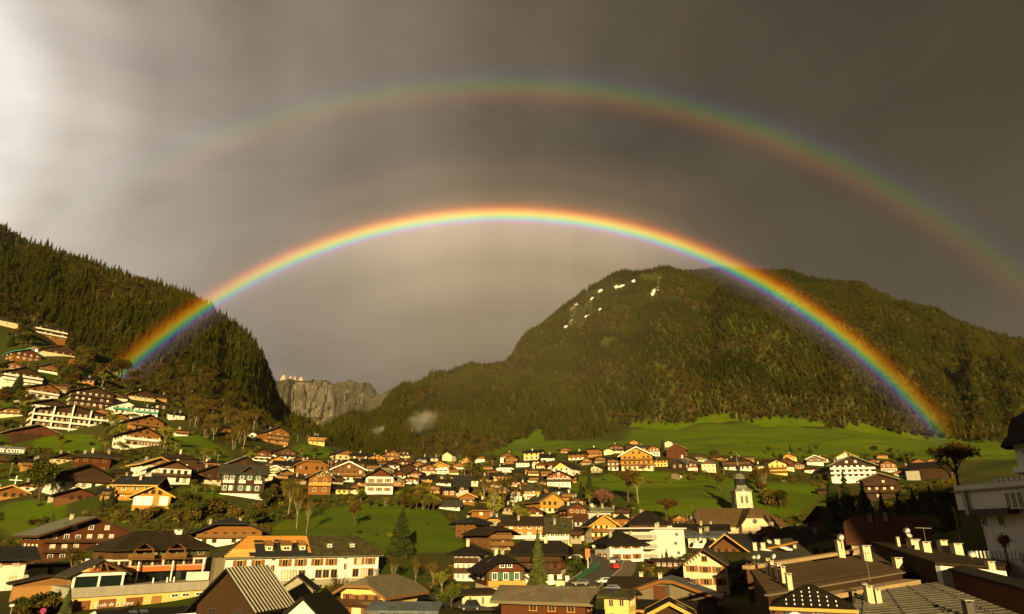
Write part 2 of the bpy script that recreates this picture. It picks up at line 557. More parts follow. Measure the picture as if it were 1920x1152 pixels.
def noise_bump(x, y, r):
    k = min(1.0, max(0.0, (r - 60) / 120.0))
    far = min(1.0, max(0.0, (r - 260) / 150.0))
    return k * (noise.noise(Vector((x * 0.03, y * 0.03, 0))) * 0.8 + noise.noise(Vector((x * 0.11, y * 0.11, 3))) * 0.25) + far * (noise.noise(Vector((x * 0.014, y * 0.02, 8))) * 7.0 + noise.noise(Vector((x * 0.035, y * 0.05, 5))) * 2.0)


GZ = GZ + np.array([[noise_bump(GX[i, j], GY[i, j], RD[i]) for j in range(len(AZ))] for i in range(len(RD))])


def zg(x, y):
    """height of the village ground"""
    r = math.hypot(x, y); a = math.degrees(math.atan2(x, y))
    j = min(max(np.searchsorted(AZ, a) - 1, 0), len(AZ) - 2)
    i = min(max(np.searchsorted(RD, r) - 1, 0), len(RD) - 2)
    s = (a - AZ[j]) / (AZ[j + 1] - AZ[j]); t = (r - RD[i]) / (RD[i + 1] - RD[i])
    return float((GZ[i, j] * (1 - s) + GZ[i, j + 1] * s) * (1 - t) + (GZ[i + 1, j] * (1 - s) + GZ[i + 1, j + 1] * s) * t)


_TS = 40.0 * 1.012 ** np.arange(0, 262)


def zg_np(x, y):
    r = np.hypot(x, y); a = np.degrees(np.arctan2(x, y))
    j = np.clip(np.searchsorted(AZ, a) - 1, 0, len(AZ) - 2)
    i = np.clip(np.searchsorted(RD, r) - 1, 0, len(RD) - 2)
    s = (a - AZ[j]) / (AZ[j + 1] - AZ[j]); t = (r - RD[i]) / (RD[i + 1] - RD[i])
    return (GZ[i, j] * (1 - s) + GZ[i, j + 1] * s) * (1 - t) + (GZ[i + 1, j] * (1 - s) + GZ[i + 1, j + 1] * s) * t


def ground(px, py):
    """first hit of the pixel's ray on the village ground; returns point and depth"""
    d = pray(px, py)
    g = CAMZ + d.z * _TS - zg_np(d.x * _TS, d.y * _TS)
    hit = np.nonzero(g <= 0)[0]
    if len(hit) == 0: t = float(_TS[-1])
    elif hit[0] == 0: t = float(_TS[0])
    else:
        k = hit[0]
        lo, hi = _TS[k - 1], _TS[k]
        t = float(lo + (hi - lo) * g[k - 1] / (g[k - 1] - g[k]))
    return CAM + d * t, t


def in_poly(x, y, poly):
    r = False
    j = len(poly) - 1
    for i in range(len(poly)):
        xi, yi = poly[i]; xj, yj = poly[j]
        if (yi > y) != (yj > y) and x < (xj - xi) * (y - yi) / (yj - yi) + xi:
            r = not r
        j = i
    return r


MEADOWS = [  # mown grass, outlined in the photograph
    [(900, 850), (940, 842), (1018, 806), (1040, 826), (1170, 830), (1185, 806), (1300, 798), (1400, 795), (1560, 806), (1610, 798), (1780, 826), (1960, 838), (1960, 862), (1700, 862), (1560, 856), (1440, 860), (1300, 850), (1200, 838), (1060, 848), (940, 858)],
    [(1090, 905), (1140, 888), (1250, 884), (1290, 890), (1360, 895), (1440, 905), (1520, 905), (1570, 945), (1530, 968), (1200, 970), (1190, 930)],
    [(300, 812), (340, 800), (430, 848), (440, 872), (380, 868), (330, 848)],
    [(545, 832), (612, 836), (628, 858), (550, 858)],
    [(560, 960), (720, 940), (830, 960), (880, 1030), (760, 1040), (500, 1000)],
    [(0, 940), (120, 940), (130, 1000), (0, 1000)],
    [(320, 915), (420, 915), (420, 935), (340, 940)],
    [(60, 815), (180, 815), (190, 850), (60, 850)],
    [(0, 730), (30, 730), (40, 800), (0, 810)],
    [(1040, 900), (1100, 890), (1090, 930), (1040, 930)],
]


verts, meadow = [], []
for i in range(len(RD)):
    for j in range(len(AZ)):
        x, y, z = GX[i, j], GY[i, j], GZ[i, j]
        r = RD[i]
        verts.append((x, y, z))
V = np.array(verts)
ppx, ppy, ppz = proj_np(V)
for k in range(len(V)):
    v = 0.0
    if ppz[k] > 30:
        for pl in MEADOWS:
            if in_poly(ppx[k], ppy[k], pl):
                v = 1.0
                break
    meadow.append(v)
mg = np.array(meadow).reshape(len(RD), len(AZ))
for _ in range(5):
    m2 = mg.copy()
    m2[1:-1, 1:-1] = (mg[1:-1, 1:-1] * 2 + mg[:-2, 1:-1] + mg[2:, 1:-1] + mg[1:-1, :-2] + mg[1:-1, 2:]) / 6
    mg = m2
meadow = mg.ravel().tolist()
faces = []
nA = len(AZ)
for i in range(len(RD) - 1):
    for j in range(nA - 1):
        faces.append((i * nA + j, i * nA + j + 1, (i + 1) * nA + j + 1, (i + 1) * nA + j))
me = bpy.data.meshes.new('ground')
me.from_pydata(verts, [], faces)
at = me.attributes.new('meadow', 'FLOAT', 'POINT')
at.data.foreach_set('value', meadow)
me.polygons.foreach_set('use_smooth', [True] * len(faces))


def mat_ground():
    m, h, b = newmat('village_ground')
    t = h.n('ShaderNodeTexCoord').outputs['Object']
    a = h.n('ShaderNodeAttribute', attribute_name='meadow').outputs['Fac']
    n1 = h.noise(t, 0.045, 5, 0.6)
    n2 = h.noise(t, 0.6, 5, 0.65)
    n3 = h.noise(t, 3.5, 3, 0.6)
    mpn = h.n('ShaderNodeMapping', i={'Scale': (0.02, 0.16, 0.1), 'Rotation': (0, 0, 0.35)})
    h.link(t, mpn.inputs[0])
    n4 = h.noise(mpn.outputs[0], 1.0, 4, 0.5, 0.5)
    grass = h.mix(n2, (0.044, 0.092, 0.0008), (0.086, 0.118, 0.001))
    grass = h.mix(h.ramp(n1, [(0.42, 0.0), (0.75, 0.5)]), grass, (0.100, 0.080, 0.002))
    grass = h.mix(h.ramp(n4, [(0.45, 0.0), (0.7, 0.45)]), grass, (0.030, 0.056, 0.0008))
    rough = h.mix(n2, (0.036, 0.034, 0.004), (0.066, 0.050, 0.008))
    rough = h.mix(h.ramp(n1, [(0.42, 0.0), (0.58, 1.0)]), rough, (0.034, 0.056, 0.002))
    rough = h.mix(h.ramp(n3, [(0.3, 0.5), (0.6, 0.0)]), rough, (0.045, 0.034, 0.016))
    f = h.math('ADD', a, h.math('ADD', h.math('MULTIPLY', h.math('SUBTRACT', n2, 0.5), 0.55), h.math('MULTIPLY', h.math('SUBTRACT', h.noise(t, 0.12, 4, 0.6), 0.5), 0.9)))
    col = h.mix(h.ramp(f, [(0.35, 0.0), (0.6, 1.0)]), rough, grass)
    h.link(col, b.inputs['Base Color'])
    b.inputs['Roughness'].default_value = 0.95
    b.inputs['Specular IOR Level'].default_value = 0.1
    bp = h.n('ShaderNodeBump', i={'Strength': 0.6, 'Distance': 0.4, 'Height': n2})
    h.link(bp.outputs[0], b.inputs['Normal'])
    return m


GMAT = mat_ground()
me.materials.append(GMAT)
tag(put('ground', me), kind='structure')


# ---------------------------------------------------------------- mountains
def interp(line, x):
    xs = [l[0] for l in line]
    return [float(np.interp(x, xs, [l[k] for l in line])) for k in (1, 2)]


def mat_mountain():
    m, h, b = newmat('mountain_floor')
    t = h.n('ShaderNodeTexCoord').outputs['Object']
    n1 = h.noise(t, 0.006, 5, 0.6)
    n2 = h.noise(t, 0.08, 5, 0.65)
    g = h.n('ShaderNodeNewGeometry')
    sep = h.n('ShaderNodeSeparateXYZ', i={0: g.outputs['True Normal']})
    col = h.mix(n2, (0.026, 0.025, 0.008), (0.052, 0.038, 0.013))
    col = h.mix(h.ramp(n1, [(0.42, 0.0), (0.6, 0.6)]), col, (0.060, 0.038, 0.014))
    h.link(col, b.inputs['Base Color'])
    b.inputs['Roughness'].default_value = 0.95
    b.inputs['Specular IOR Level'].default_value = 0.05
    return m


MMAT = mat_mountain()


def mountain(name, foot, ridge, x0, x1, nu, nv, amp, bulge, label=None, seed=0.0, clear=None):
    """loft from the foot line to the ridge line, then down the far side"""
    vs, fs = [], []
    nb = 10
    for i in range(nu + 1):
        x = x0 + (x1 - x0) * i / nu
        fy, fz = interp(foot, x); ry, rz = interp(ridge, x)
        a = pt(x, fy, fz); a.z -= 12
        c = pt(x, ry, rz)
        out = Vector((c.x, c.y, 0)).normalized()
        for k in range(nv + nb + 1):
            if k <= nv:
                t = k / nv
                p = a.lerp(c, t)
                p.z += bulge * math.sin(math.pi * t) * (c.z - a.z)
                w = min(1, 3.2 * t) * min(1, 4 * (1 - t) + 0.15)
                q = Vector((p.x * 0.006 + seed, p.y * 0.006, p.z * 0.006))
                dz = noise.fractal(q, 1.0, 2.0, 5) * amp * w
                gul = noise.noise(Vector((x * 0.018 + seed, t * 1.5, 1.0))) * amp * 1.3 * w
                p.z += dz + gul
            else:
                s = (k - nv) / nb
                p = c + out * (c.z * 1.2 * s)
                p.z = c.z - (c.z + 40) * s * s
            vs.append(tuple(p))
    m = nv + nb + 1
    for i in range(nu):
        for k in range(m - 1):
            fs.append((i * m + k, (i + 1) * m + k, (i + 1) * m + k + 1, i * m + k + 1))
    me = bpy.data.meshes.new(name)
    me.from_pydata(vs, [], fs)
    if clear:
        qx, qy, qz = proj_np(np.array(vs))
        me.attributes.new('meadow', 'FLOAT', 'POINT').data.foreach_set('value', [1.0 if in_poly(qx[i], qy[i], clear) else 0.0 for i in range(len(vs))])
    me.materials.append(GMAT if clear else MMAT)
    me.polygons.foreach_set('use_smooth', [True] * len(fs))
    o = put(name, me)
    tag(o, label, kind='structure')
    return np.array(vs).reshape(nu + 1, m, 3)[:, :nv + 3, :]


LRIDGE = [(-420, 300, 820), (-250, 352, 810), (-100, 402, 805), (0, 436, 800), (40, 458, 803), (100, 478, 808), (150, 492, 812), (200, 508, 818), (250, 531, 825), (300, 547, 832), (350, 562, 840), (390, 582, 848),
          (420, 601, 858), (450, 621, 868), (475, 646, 876), (494, 678, 884), (508, 716, 890), (520, 752, 890), (545, 786, 870), (590, 818, 840), (640, 846, 820), (680, 866, 800)]
RRIDGE = [(480, 836, 1300), (560, 822, 1400), (600, 812, 1500), (650, 793, 1650), (720, 763, 1850), (800, 729, 2050), (860, 704, 2150), (900, 699, 2180), (946, 700, 2180), (962, 677, 2160), (986, 646, 2130), (1020, 612, 2100), (1060, 577, 2060),
          (1110, 547, 2020), (1150, 528, 1990), (1210, 513, 1960), (1300, 510, 1900), (1400, 507, 1820), (1500, 519, 1720), (1600, 533, 1620), (1660, 553, 1560), (1700, 573, 1520), (1800, 607, 1420), (1920, 638, 1320), (2200, 720, 1100)]
MEADOW_TOP = [(890, 880), (935, 840), (1015, 800), (1024, 822), (1100, 832), (1160, 826), (1184, 792), (1250, 794), (1304, 794), (1312, 778), (1350, 774), (1372, 782), (1400, 788), (1450, 780), (1500, 784), (1556, 800), (1580, 800), (1610, 791), (1650, 800), (1700, 814), (1775, 822), (2000, 834), (2000, 900), (890, 900)]
LM = mountain('hillside', LFOOT, LRIDGE, -420, 680, 240, 60, 16, 0.05, seed=2.0)
RM = mountain('mountain', RFOOT, RRIDGE, 480, 2200, 330, 90, 30, 0.07, seed=9.0, clear=MEADOW_TOP)


def mat_cliff():
    m, h, b = newmat('cliff')
    t = h.n('ShaderNodeTexCoord').outputs['Object']
    g = h.n('ShaderNodeNewGeometry')
    sep = h.n('ShaderNodeSeparateXYZ', i={0: g.outputs['Normal']})
    mp_ = h.n('ShaderNodeMapping', i={'Scale': (0.014, 0.014, 0.008)})
    h.link(t, mp_.inputs[0])
    n1 = h.noise(mp_.outputs[0], 1.0, 6, 0.65)
    n2 = h.noise(t, 0.012, 6, 0.7)
    a = h.n('ShaderNodeAttribute', attribute_name='rock').outputs['Fac']
    rock = h.mix(h.ramp(n1, [(0.32, 0.0), (0.68, 1.0)]), (0.030, 0.026, 0.019), (0.20, 0.165, 0.115))
    n3 = h.noise(t, 0.004, 4, 0.6)
    rock = h.mix(h.ramp(n3, [(0.48, 0.0), (0.6, 0.75)]), rock, (0.075, 0.060, 0.034))
    wood = h.mix(n2, (0.022, 0.022, 0.012), (0.070, 0.056, 0.024))
    sc = h.n('ShaderNodeAttribute', attribute_name='scree').outputs['Fac']
    wood = h.mix(h.math('MULTIPLY', sc, h.ramp(n2, [(0.35, 0.3), (0.55, 1.0)])), wood, (0.17, 0.11, 0.05))
    f = h.math('ADD', a, h.math('MULTIPLY', h.math('SUBTRACT', n2, 0.5), 1.5))
    col = h.mix(h.ramp(f, [(0.42, 0.0), (0.52, 1.0)]), wood, rock)
    h.link(col, b.inputs['Base Color'])
    b.inputs['Roughness'].default_value = 0.95
    return m


def cliff(name, top, bottom, x0, x1, nu, nv, z0, rocks, label=None, seed=0.0, amp=60):
    vs, fs, rk, scr = [], [], [], []
    for i in range(nu + 1):
        x = x0 + (x1 - x0) * i / nu
        ty = float(np.interp(x, [a for a, b in top], [b for a, b in top]))
        by = float(np.interp(x, [a for a, b in bottom], [b for a, b in bottom]))
        for k in range(nv + 4):
            t = min(1.0, k / nv)
            y = by + (ty - by) * t
            y += noise.fractal(Vector((x * 0.06 + seed, 0, 2)), 1.0, 2.0, 4) * 4.5 * t
            # scree apron below, wall above, broken by buttresses and gullies
            st = min(1.0, max(0.0, (t - 0.46) / 0.06))
            zc = z0 + 900 * min(t, 0.5) + 230 * max(0.0, t - 0.5)
            ridged = 1 - abs(noise.noise(Vector((x * 0.055 + seed, t * 0.9, 0)))) * 2
            zc -= ridged * amp * 2.4 * st * (1.0 - 0.35 * t)
            zc += noise.fractal(Vector((x * 0.12 + seed, t * 5.0, 5)), 1.0, 2.0, 5) * amp * (0.35 + 0.75 * st)
            zc += noise.fractal(Vector((x * 0.03 + seed, t * 2.0, 9)), 1.0, 2.0, 4) * amp * 0.8
            p = pt(x, y, zc)
            if k > nv:
                p = p + Vector((p.x, p.y, 0)).normalized() * (300 * (k - nv))
                p.z -= 60 * (k - nv) ** 2
            vs.append(tuple(p))
            r = 0.0
            for (ax, bx, t0, t1, val) in rocks:
                e = min(x - ax, bx - x) / 9.0 + 0.5, min(t - t0, t1 - t) / 0.06 + 0.5
                r = max(r, val * min(1, max(0, min(e))))
            r += 0.30 * noise.fractal(Vector((x * 0.07, t * 6, 1)), 1.0, 2.0, 4)
            rk.append(r)
            scr.append(1.0 if 572 < x < 668 and 0.22 < t < 0.66 - abs(x - 600) * 0.0035 else 0.0)
    m = nv + 4
    for i in range(nu):
        for k in range(m - 1):
            fs.append((i * m + k, (i + 1) * m + k, (i + 1) * m + k + 1, i * m + k + 1))
    me = bpy.data.meshes.new(name)
    me.from_pydata(vs, [], fs)
    me.attributes.new('rock', 'FLOAT', 'POINT').data.foreach_set('value', rk)
    me.attributes.new('scree', 'FLOAT', 'POINT').data.foreach_set('value', scr)
    me.materials.append(M('cliff'))
    o = put(name, me)
    tag(o, label, kind='structure')
    return o


RECIPE['cliff'] = (lambda k: mat_cliff(),)
cliff('cliff', [(440, 708), (515, 714), (545, 711), (570, 715), (588, 712), (612, 713), (624, 719), (650, 714), (676, 717), (692, 718), (702, 728), (710, 738), (760, 742)], [(440, 860), (600, 858), (760, 852)], 440, 760, 200, 44, 4300,
      [(505, 545, 0.5, 0.85, 0.42), (543, 626, 0.50, 0.98, 0.74), (530, 600, 0.38, 0.6, 0.42), (620, 702, 0.70, 0.88, 0.36)], seed=3.0)
cliff('hills', [(600, 790), (690, 752), (712, 740), (740, 728), (780, 714), (860, 700), (960, 690)], [(600, 860), (960, 850)], 600, 960, 60, 20, 3000, [], seed=7.0, amp=40)

RECIPE['cliffrock'] = (m_plain, (0.44, 0.33, 0.24), 0.9, 0.3, 0.03)
# rock towers standing on the far cliff
for k, (x, y0, y1, w, lab) in enumerate([(531, 713, 703, 12, 'broad pale rock tower on the far cliff, the widest of four'), (544, 713, 704, 8, 'pointed pale rock tower beside the widest one on the far cliff'),
                                         (552, 715, 706, 8, 'slim pale rock tower in the middle of the far cliff row'), (564, 713, 707, 10, 'low stepped pale rock tower at the end of the far row')]):
    zc = 4940
    b0 = pt(x, y0 + 2, zc); hgt = (y0 + 2 - y1) * zc / F; rad = w * 0.5 * zc / F
    mb = MB()
    prof = [(1.0, 0.0), (0.93, 0.2), (0.8, 0.42), (0.62, 0.66), (0.46, 0.84), (0.22, 1.0)] if k != 1 else [(1.0, 0), (0.8, 0.3), (0.55, 0.6), (0.3, 0.85), (0.06, 1.0)]
    mb.lathe([(r * rad, z * hgt) for r, z in prof], 11)
    mb.v = [(vx * (1 + 0.22 * noise.noise(Vector((vx * .03 + k, vy * .03, vz * .05)))), vy * (1 + 0.2 * noise.noise(Vector((vx * .03, vy * .03 + k, vz * .05)))), vz) for vx, vy, vz in mb.v]
    tag(mb.build('rock_tower', 'cliffrock', loc=b0), lab, 'rock')
# ---------------------------------------------------------------- tree models (meshes shared by every copy)
def conifer_crown(h, rad, tiers, boughs, seed, mat, fine=True, base=0.06, droop=0.35):
    """whorls of drooping jagged boughs; outline uneven, gaps between the whorls"""
    rnd = random.Random(seed)
    mb = MB()
    for i in range(tiers):
        t = (i + rnd.uniform(-0.2, 0.2)) / tiers
        t = max(0, t)
        z = h * (base + (0.98 - base) * t)
        r = rad * (1 - t) ** 0.85 * rnd.uniform(0.82, 1.1) + 0.02 * h * 0.3
        nb = max(4, int(boughs * (1 - 0.5 * t)))
        off = rnd.uniform(0, 6.28)
        for k in range(nb):
            if rnd.random() < 0.08: continue
            a = off + 6.283 * k / nb + rnd.uniform(-0.2, 0.2)
            rr = r * rnd.uniform(0.68, 1.16)
            wd = rr * rnd.uniform(0.26, 0.42) + 0.01 * h
            ca, sa = math.cos(a), math.sin(a)
            lift = h / tiers * rnd.uniform(0.5, 1.1)
            zt = z - rr * droop * rnd.uniform(0.6, 1.3)
            p0 = (0, 0, z + lift)
            mid = (ca * rr * 0.6, sa * rr * 0.6, z + lift * 0.35 - rr * droop * 0.25)
            tip = (ca * rr, sa * rr, zt)
            l = (ca * rr * 0.62 - sa * wd, sa * rr * 0.62 + ca * wd, zt + rr * 0.02 - lift * 0.25)
            r_ = (ca * rr * 0.62 + sa * wd, sa * rr * 0.62 - ca * wd, zt + rr * 0.02 - lift * 0.25)
            if fine:
                b = len(mb.v)
                mb.v += [p0, l, tip, r_, mid]
                for q in ((0, 1, 4), (1, 2, 4), (4, 2, 3), (0, 4, 3)):
                    mb.f.append(tuple(b + x for x in q)); mb.m.append(0)
            else:
                b = len(mb.v)
                mb.v += [p0, l, tip, r_]
                mb.f += [(b, b + 1, b + 2), (b, b + 2, b + 3)]; mb.m += [0, 0]
    mb.v.append((0, 0, h)); b = len(mb.v) - 1
    for k in range(4):
        a = k * 1.57
        mb.v.append((math.cos(a) * rad * 0.08, math.sin(a) * rad * 0.08, h * 0.9))
    for k in range(4):
        mb.f.append((b, b + 1 + k, b + 1 + (k + 1) % 4)); mb.m.append(0)
    return mb.mesh('conifer_crown', mat)


def trunk_mesh(h, r, mat='bark', n=6, lean=0.0):
    mb = MB()
    mb.tube((0, 0, -1.5), (lean * h * 0.5, 0, h * 0.5), r * 1.15, r * 0.7, n)
    mb.tube((lean * h * 0.5, 0, h * 0.5), (lean * h, 0, h), r * 0.7, r * 0.15, n)
    return mb.mesh('trunk', mat)


def broadleaf(h, spread, seed, leaf, bark, leaves, leaf_size, levels=4, trunk_frac=0.28, r0=None):
    """branching trunk and limbs (one mesh) and a crown of twigs and leaf-sized faces spread through its volume"""
    rnd = random.Random(seed)
    tr, cr = MB(), MB()
    r0 = r0 or h * 0.018
    tips = []

    def grow(p, d, L, r, lev):
        q = p + d * L
        if lev <= 2:
            tr.tube(p, q, r, r * 0.66, 5 if lev < 2 else 3, cap=False)
        else:
            cr.tube(p, q, max(r, h * 0.0035), max(r * 0.5, h * 0.002), 3, cap=False)
        if lev >= 2: tips.append((p, q, lev))
        if lev >= levels: return
        nk = 4 if lev == 0 else (4 if lev < 3 else 3)
        for k in range(nk):
            a = 6.283 * (k + rnd.random()) / nk
            tilt = rnd.uniform(0.35, 0.85) if lev else rnd.uniform(0.25, 0.7)
            u = d.orthogonal().normalized(); w = d.cross(u)
            nd = (d * math.cos(tilt) + (u * math.cos(a) + w * math.sin(a)) * math.sin(tilt) * spread)
            nd = (nd + Vector((0, 0, 0.22))).normalized()
            s = p.lerp(q, rnd.uniform(0.62, 1.0))
            grow(s, nd, L * rnd.uniform(0.58, 0.82), r * 0.55, lev + 1)

    tr.tube((0, 0, -1.5), (0, 0, 0), r0 * 1.3, r0, 6, cap=False)
    grow(Vector((0, 0, 0)), Vector((rnd.uniform(-.08, .08), rnd.uniform(-.08, .08), 1)).normalized(), h * trunk_frac, r0, 0)
    zmax = max(q.z for _, q, _ in tips)
    for k in range(leaves):
        p, q, lev = rnd.choice(tips)
        c = p.lerp(q, rnd.random()) + Vector((rnd.gauss(0, 1), rnd.gauss(0, 1), rnd.gauss(0, 1))) * leaf_size * 0.9
        s = leaf_size * rnd.uniform(0.5, 1.3)
        u = Vector((rnd.gauss(0, 1), rnd.gauss(0, 1), rnd.gauss(0, 1))).normalized() * s
        v = u.orthogonal().normalized() * s * rnd.uniform(0.4, 0.9)
        cr.quad([c - u, c + v, c + u * 0.9, c - v * 0.8])
    sc = h / max(zmax, 0.1)
    for mb in (tr, cr):
        mb.v = [(x * sc, y * sc, z * sc if z > 0 else z) for x, y, z in mb.v]
    return tr.mesh('trunk', bark), cr.mesh('crown', [leaf])


def bush_mesh(h, w, seed, mat, n=420, size=0.28):
    rnd = random.Random(seed)
    mb = MB()
    lobes = [(rnd.uniform(-.5, .5) * w, rnd.uniform(-.5, .5) * w, rnd.uniform(.25, .65) * h, rnd.uniform(.28, .5)) for _ in range(7)]
    for k in range(n):
        lx, ly, lz, lr = rnd.choice(lobes)
        d = Vector((rnd.gauss(0, 1), rnd.gauss(0, 1), rnd.gauss(0, 1))).normalized() * (rnd.random() ** 0.4)
        c = Vector((lx + d.x * lr * w * 0.8, ly + d.y * lr * w * 0.8, max(0.02, lz + d.z * lr * h)))
        s = size * rnd.uniform(0.5, 1.4)
        u = Vector((rnd.gauss(0, 1), rnd.gauss(0, 1), rnd.gauss(0, 1))).normalized() * s
        v = u.orthogonal().normalized() * s * 0.7
        mb.quad([c - u, c + v, c + u, c - v])
    st = MB()
    for k in range(6):
        a = k * 1.05
        st.tube((0, 0, -0.4), (math.cos(a) * w * 0.35, math.sin(a) * w * 0.35, h * rnd.uniform(.5, .8)), 0.05, 0.015, 4, cap=False)
    return st.mesh('stems', 'bark'), mb.mesh('foliage', mat)


# ---------------------------------------------------------------- far woods: one mass each, trees scattered over the slopes
def proto_collection(name, meshes):
    c = bpy.data.collections.new(name)       # never linked: it only feeds the scatter
    for i, me in enumerate(meshes):
        o = bpy.data.objects.new('%s_%02d' % (name, i), me)
        c.objects.link(o)
    return c


def join(*ms):
    """one mesh out of several (tree with trunk and crown for the far woods)"""
    bm = bmesh.new()
    mats, base = [], 0
    for me in ms:
        n0 = len(bm.faces)
        bm.from_mesh(me)
        bm.faces.ensure_lookup_table()
        for f in bm.faces[n0:]:
            f.material_index += len(mats)
        mats += list(me.materials)
    out = bpy.data.meshes.new('far_tree')
    bm.to_mesh(out); bm.free()
    for m in mats: out.materials.append(m)
    return out


FC = [join(trunk_mesh(h * 0.4, 0.22, 'bark', 3), conifer_crown(h, r * 1.45, 10, 8, s, 'needle_far', False, 0.04, 0.5)) for h, r, s in ((16, 3.0, 1), (19, 3.2, 2), (14, 2.9, 3), (18, 2.6, 4))]
FB = []
for s in range(4):
    t_, c_ = broadleaf(13 + s, 0.9, 40 + s, ('twig_far', 'twigred_far', 'twig_far', 'olive_far')[s], 'farbark' if s % 2 == 0 else 'bark', 330, 0.55, 3, 0.34, 0.16)
    FB.append(join(t_, c_))
FP = []
for s in range(2):
    t_, c_ = broadleaf(15, 0.55, 60 + s, 'twig_far', 'palebark', 120, 0.45, 3, 0.5, 0.22)
    FP.append(join(t_, c_))
FAR_PROTO = proto_collection('far_tree_model', FC + FB + FP)     # 0-3 conifers, 4-7 broadleaves, 8-9 pale-stemmed

_ng = bpy.data.node_groups.new('scatter_trees', 'GeometryNodeTree')
_ng.interface.new_socket('Geometry', in_out='INPUT', socket_type='NodeSocketGeometry')
_ng.interface.new_socket('Geometry', in_out='OUTPUT', socket_type='NodeSocketGeometry')
g_ = N(_ng)
gi = g_.n('NodeGroupInput'); go = g_.n('NodeGroupOutput')
ci = g_.n('GeometryNodeCollectionInfo')
ci.inputs['Collection'].default_value = FAR_PROTO
ci.inputs['Separate Children'].default_value = True
ci.inputs['Reset Children'].default_value = True
ip = g_.n('GeometryNodeInstanceOnPoints')
ip.inputs['Pick Instance'].default_value = True
na = {}
for nm, ty in (('idx', 'INT'), ('rz', 'FLOAT'), ('sc', 'FLOAT_VECTOR')):
    nd = g_.n('GeometryNodeInputNamedAttribute', data_type=ty)
    nd.inputs[0].default_value = nm
    na[nm] = nd.outputs[0]
cx = g_.n('ShaderNodeCombineXYZ', i={2: na['rz']})
g_.link(gi.outputs[0], ip.inputs['Points'])
g_.link(ci.outputs[0], ip.inputs['Instance'])
g_.link(na['idx'], ip.inputs['Instance Index'])
g_.link(cx.outputs[0], ip.inputs['Rotation'])
g_.link(na['sc'], ip.inputs['Scale'])
g_.link(ip.outputs[0], go.inputs[0])


UNDER = proto_collection('undergrowth_model', [join(*bush_mesh(1.6, 1.5, 200 + i, ('olive', 'twig', 'hedge', 'bud', 'twigred')[i], 90, .34)) for i in range(5)])
_ng2 = _ng.copy()
for nd in _ng2.nodes:
    if nd.bl_idname == 'GeometryNodeCollectionInfo': nd.inputs['Collection'].default_value = UNDER


def scatter(name, pts, label, ng=None, cat='wood'):
    """pts: (x, y, z, idx, rz, sx, sz)"""
    me = bpy.data.meshes.new(name)
    me.from_pydata([p[:3] for p in pts], [], [])
    me.attributes.new('idx', 'INT', 'POINT').data.foreach_set('value', [int(p[3]) for p in pts])
    me.attributes.new('rz', 'FLOAT', 'POINT').data.foreach_set('value', [p[4] for p in pts])
    me.attributes.new('sc', 'FLOAT_VECTOR', 'POINT').data.foreach_set('vector', [c for p in pts for c in (p[5], p[5], p[6])])
    o = put(name, me)
    o.modifiers.new('trees', 'NODES').node_group = ng or _ng
    tag(o, label, cat, kind='stuff')
    return o


CLEAR_R = [  # open ground on the mountain, outlined in the photograph
    [(900, 870), (940, 846), (1015, 806), (1022, 830), (1100, 838), (1160, 832), (1186, 798), (1250, 800), (1306, 798), (1312, 783), (1350, 780), (1372, 788), (1400, 794), (1450, 786), (1500, 790), (1556, 806), (1580, 806), (1610, 797), (1650, 806), (1700, 820), (1775, 828), (1960, 840), (1960, 900), (900, 900)],
    [(1120, 640), (1150, 633), (1157, 640), (1128, 656)],
]
SNOW = [(1222, 519, 34, 5), (1160, 537, 18, 5), (1120, 545, 16, 4), (1102, 549, 10, 6), (1080, 571, 8, 4), (1235, 533, 6, 8), (1228, 545, 6, 6), (1224, 552, 7, 5), (1073, 600, 10, 5), (1098, 592, 7, 5), (1060, 613, 6, 3),
        (1125, 580, 5, 4), (1188, 527, 6, 3), (1110, 560, 5, 3), (1016, 622, 4, 2)]
SCAR = [(1085, 592, 26, 26), (1076, 604, 20, 12), (1105, 572, 12, 14)]


def blocked(px, py, zc, polys):
    for pl in polys:
        if py > 620 and in_poly(px, py, pl): return True
    if py > 640: return False
    for sx, sy, sw, sh in SNOW + SCAR:
        ex = (px - sx) / (sw * .62); ey = (py - sy - 3.5) / (sh * .62 + 5.0)
        if ex * ex + ey * ey < 1 + .8 * noise.noise(Vector((px * .15, py * .15, 0))): return True
    return False


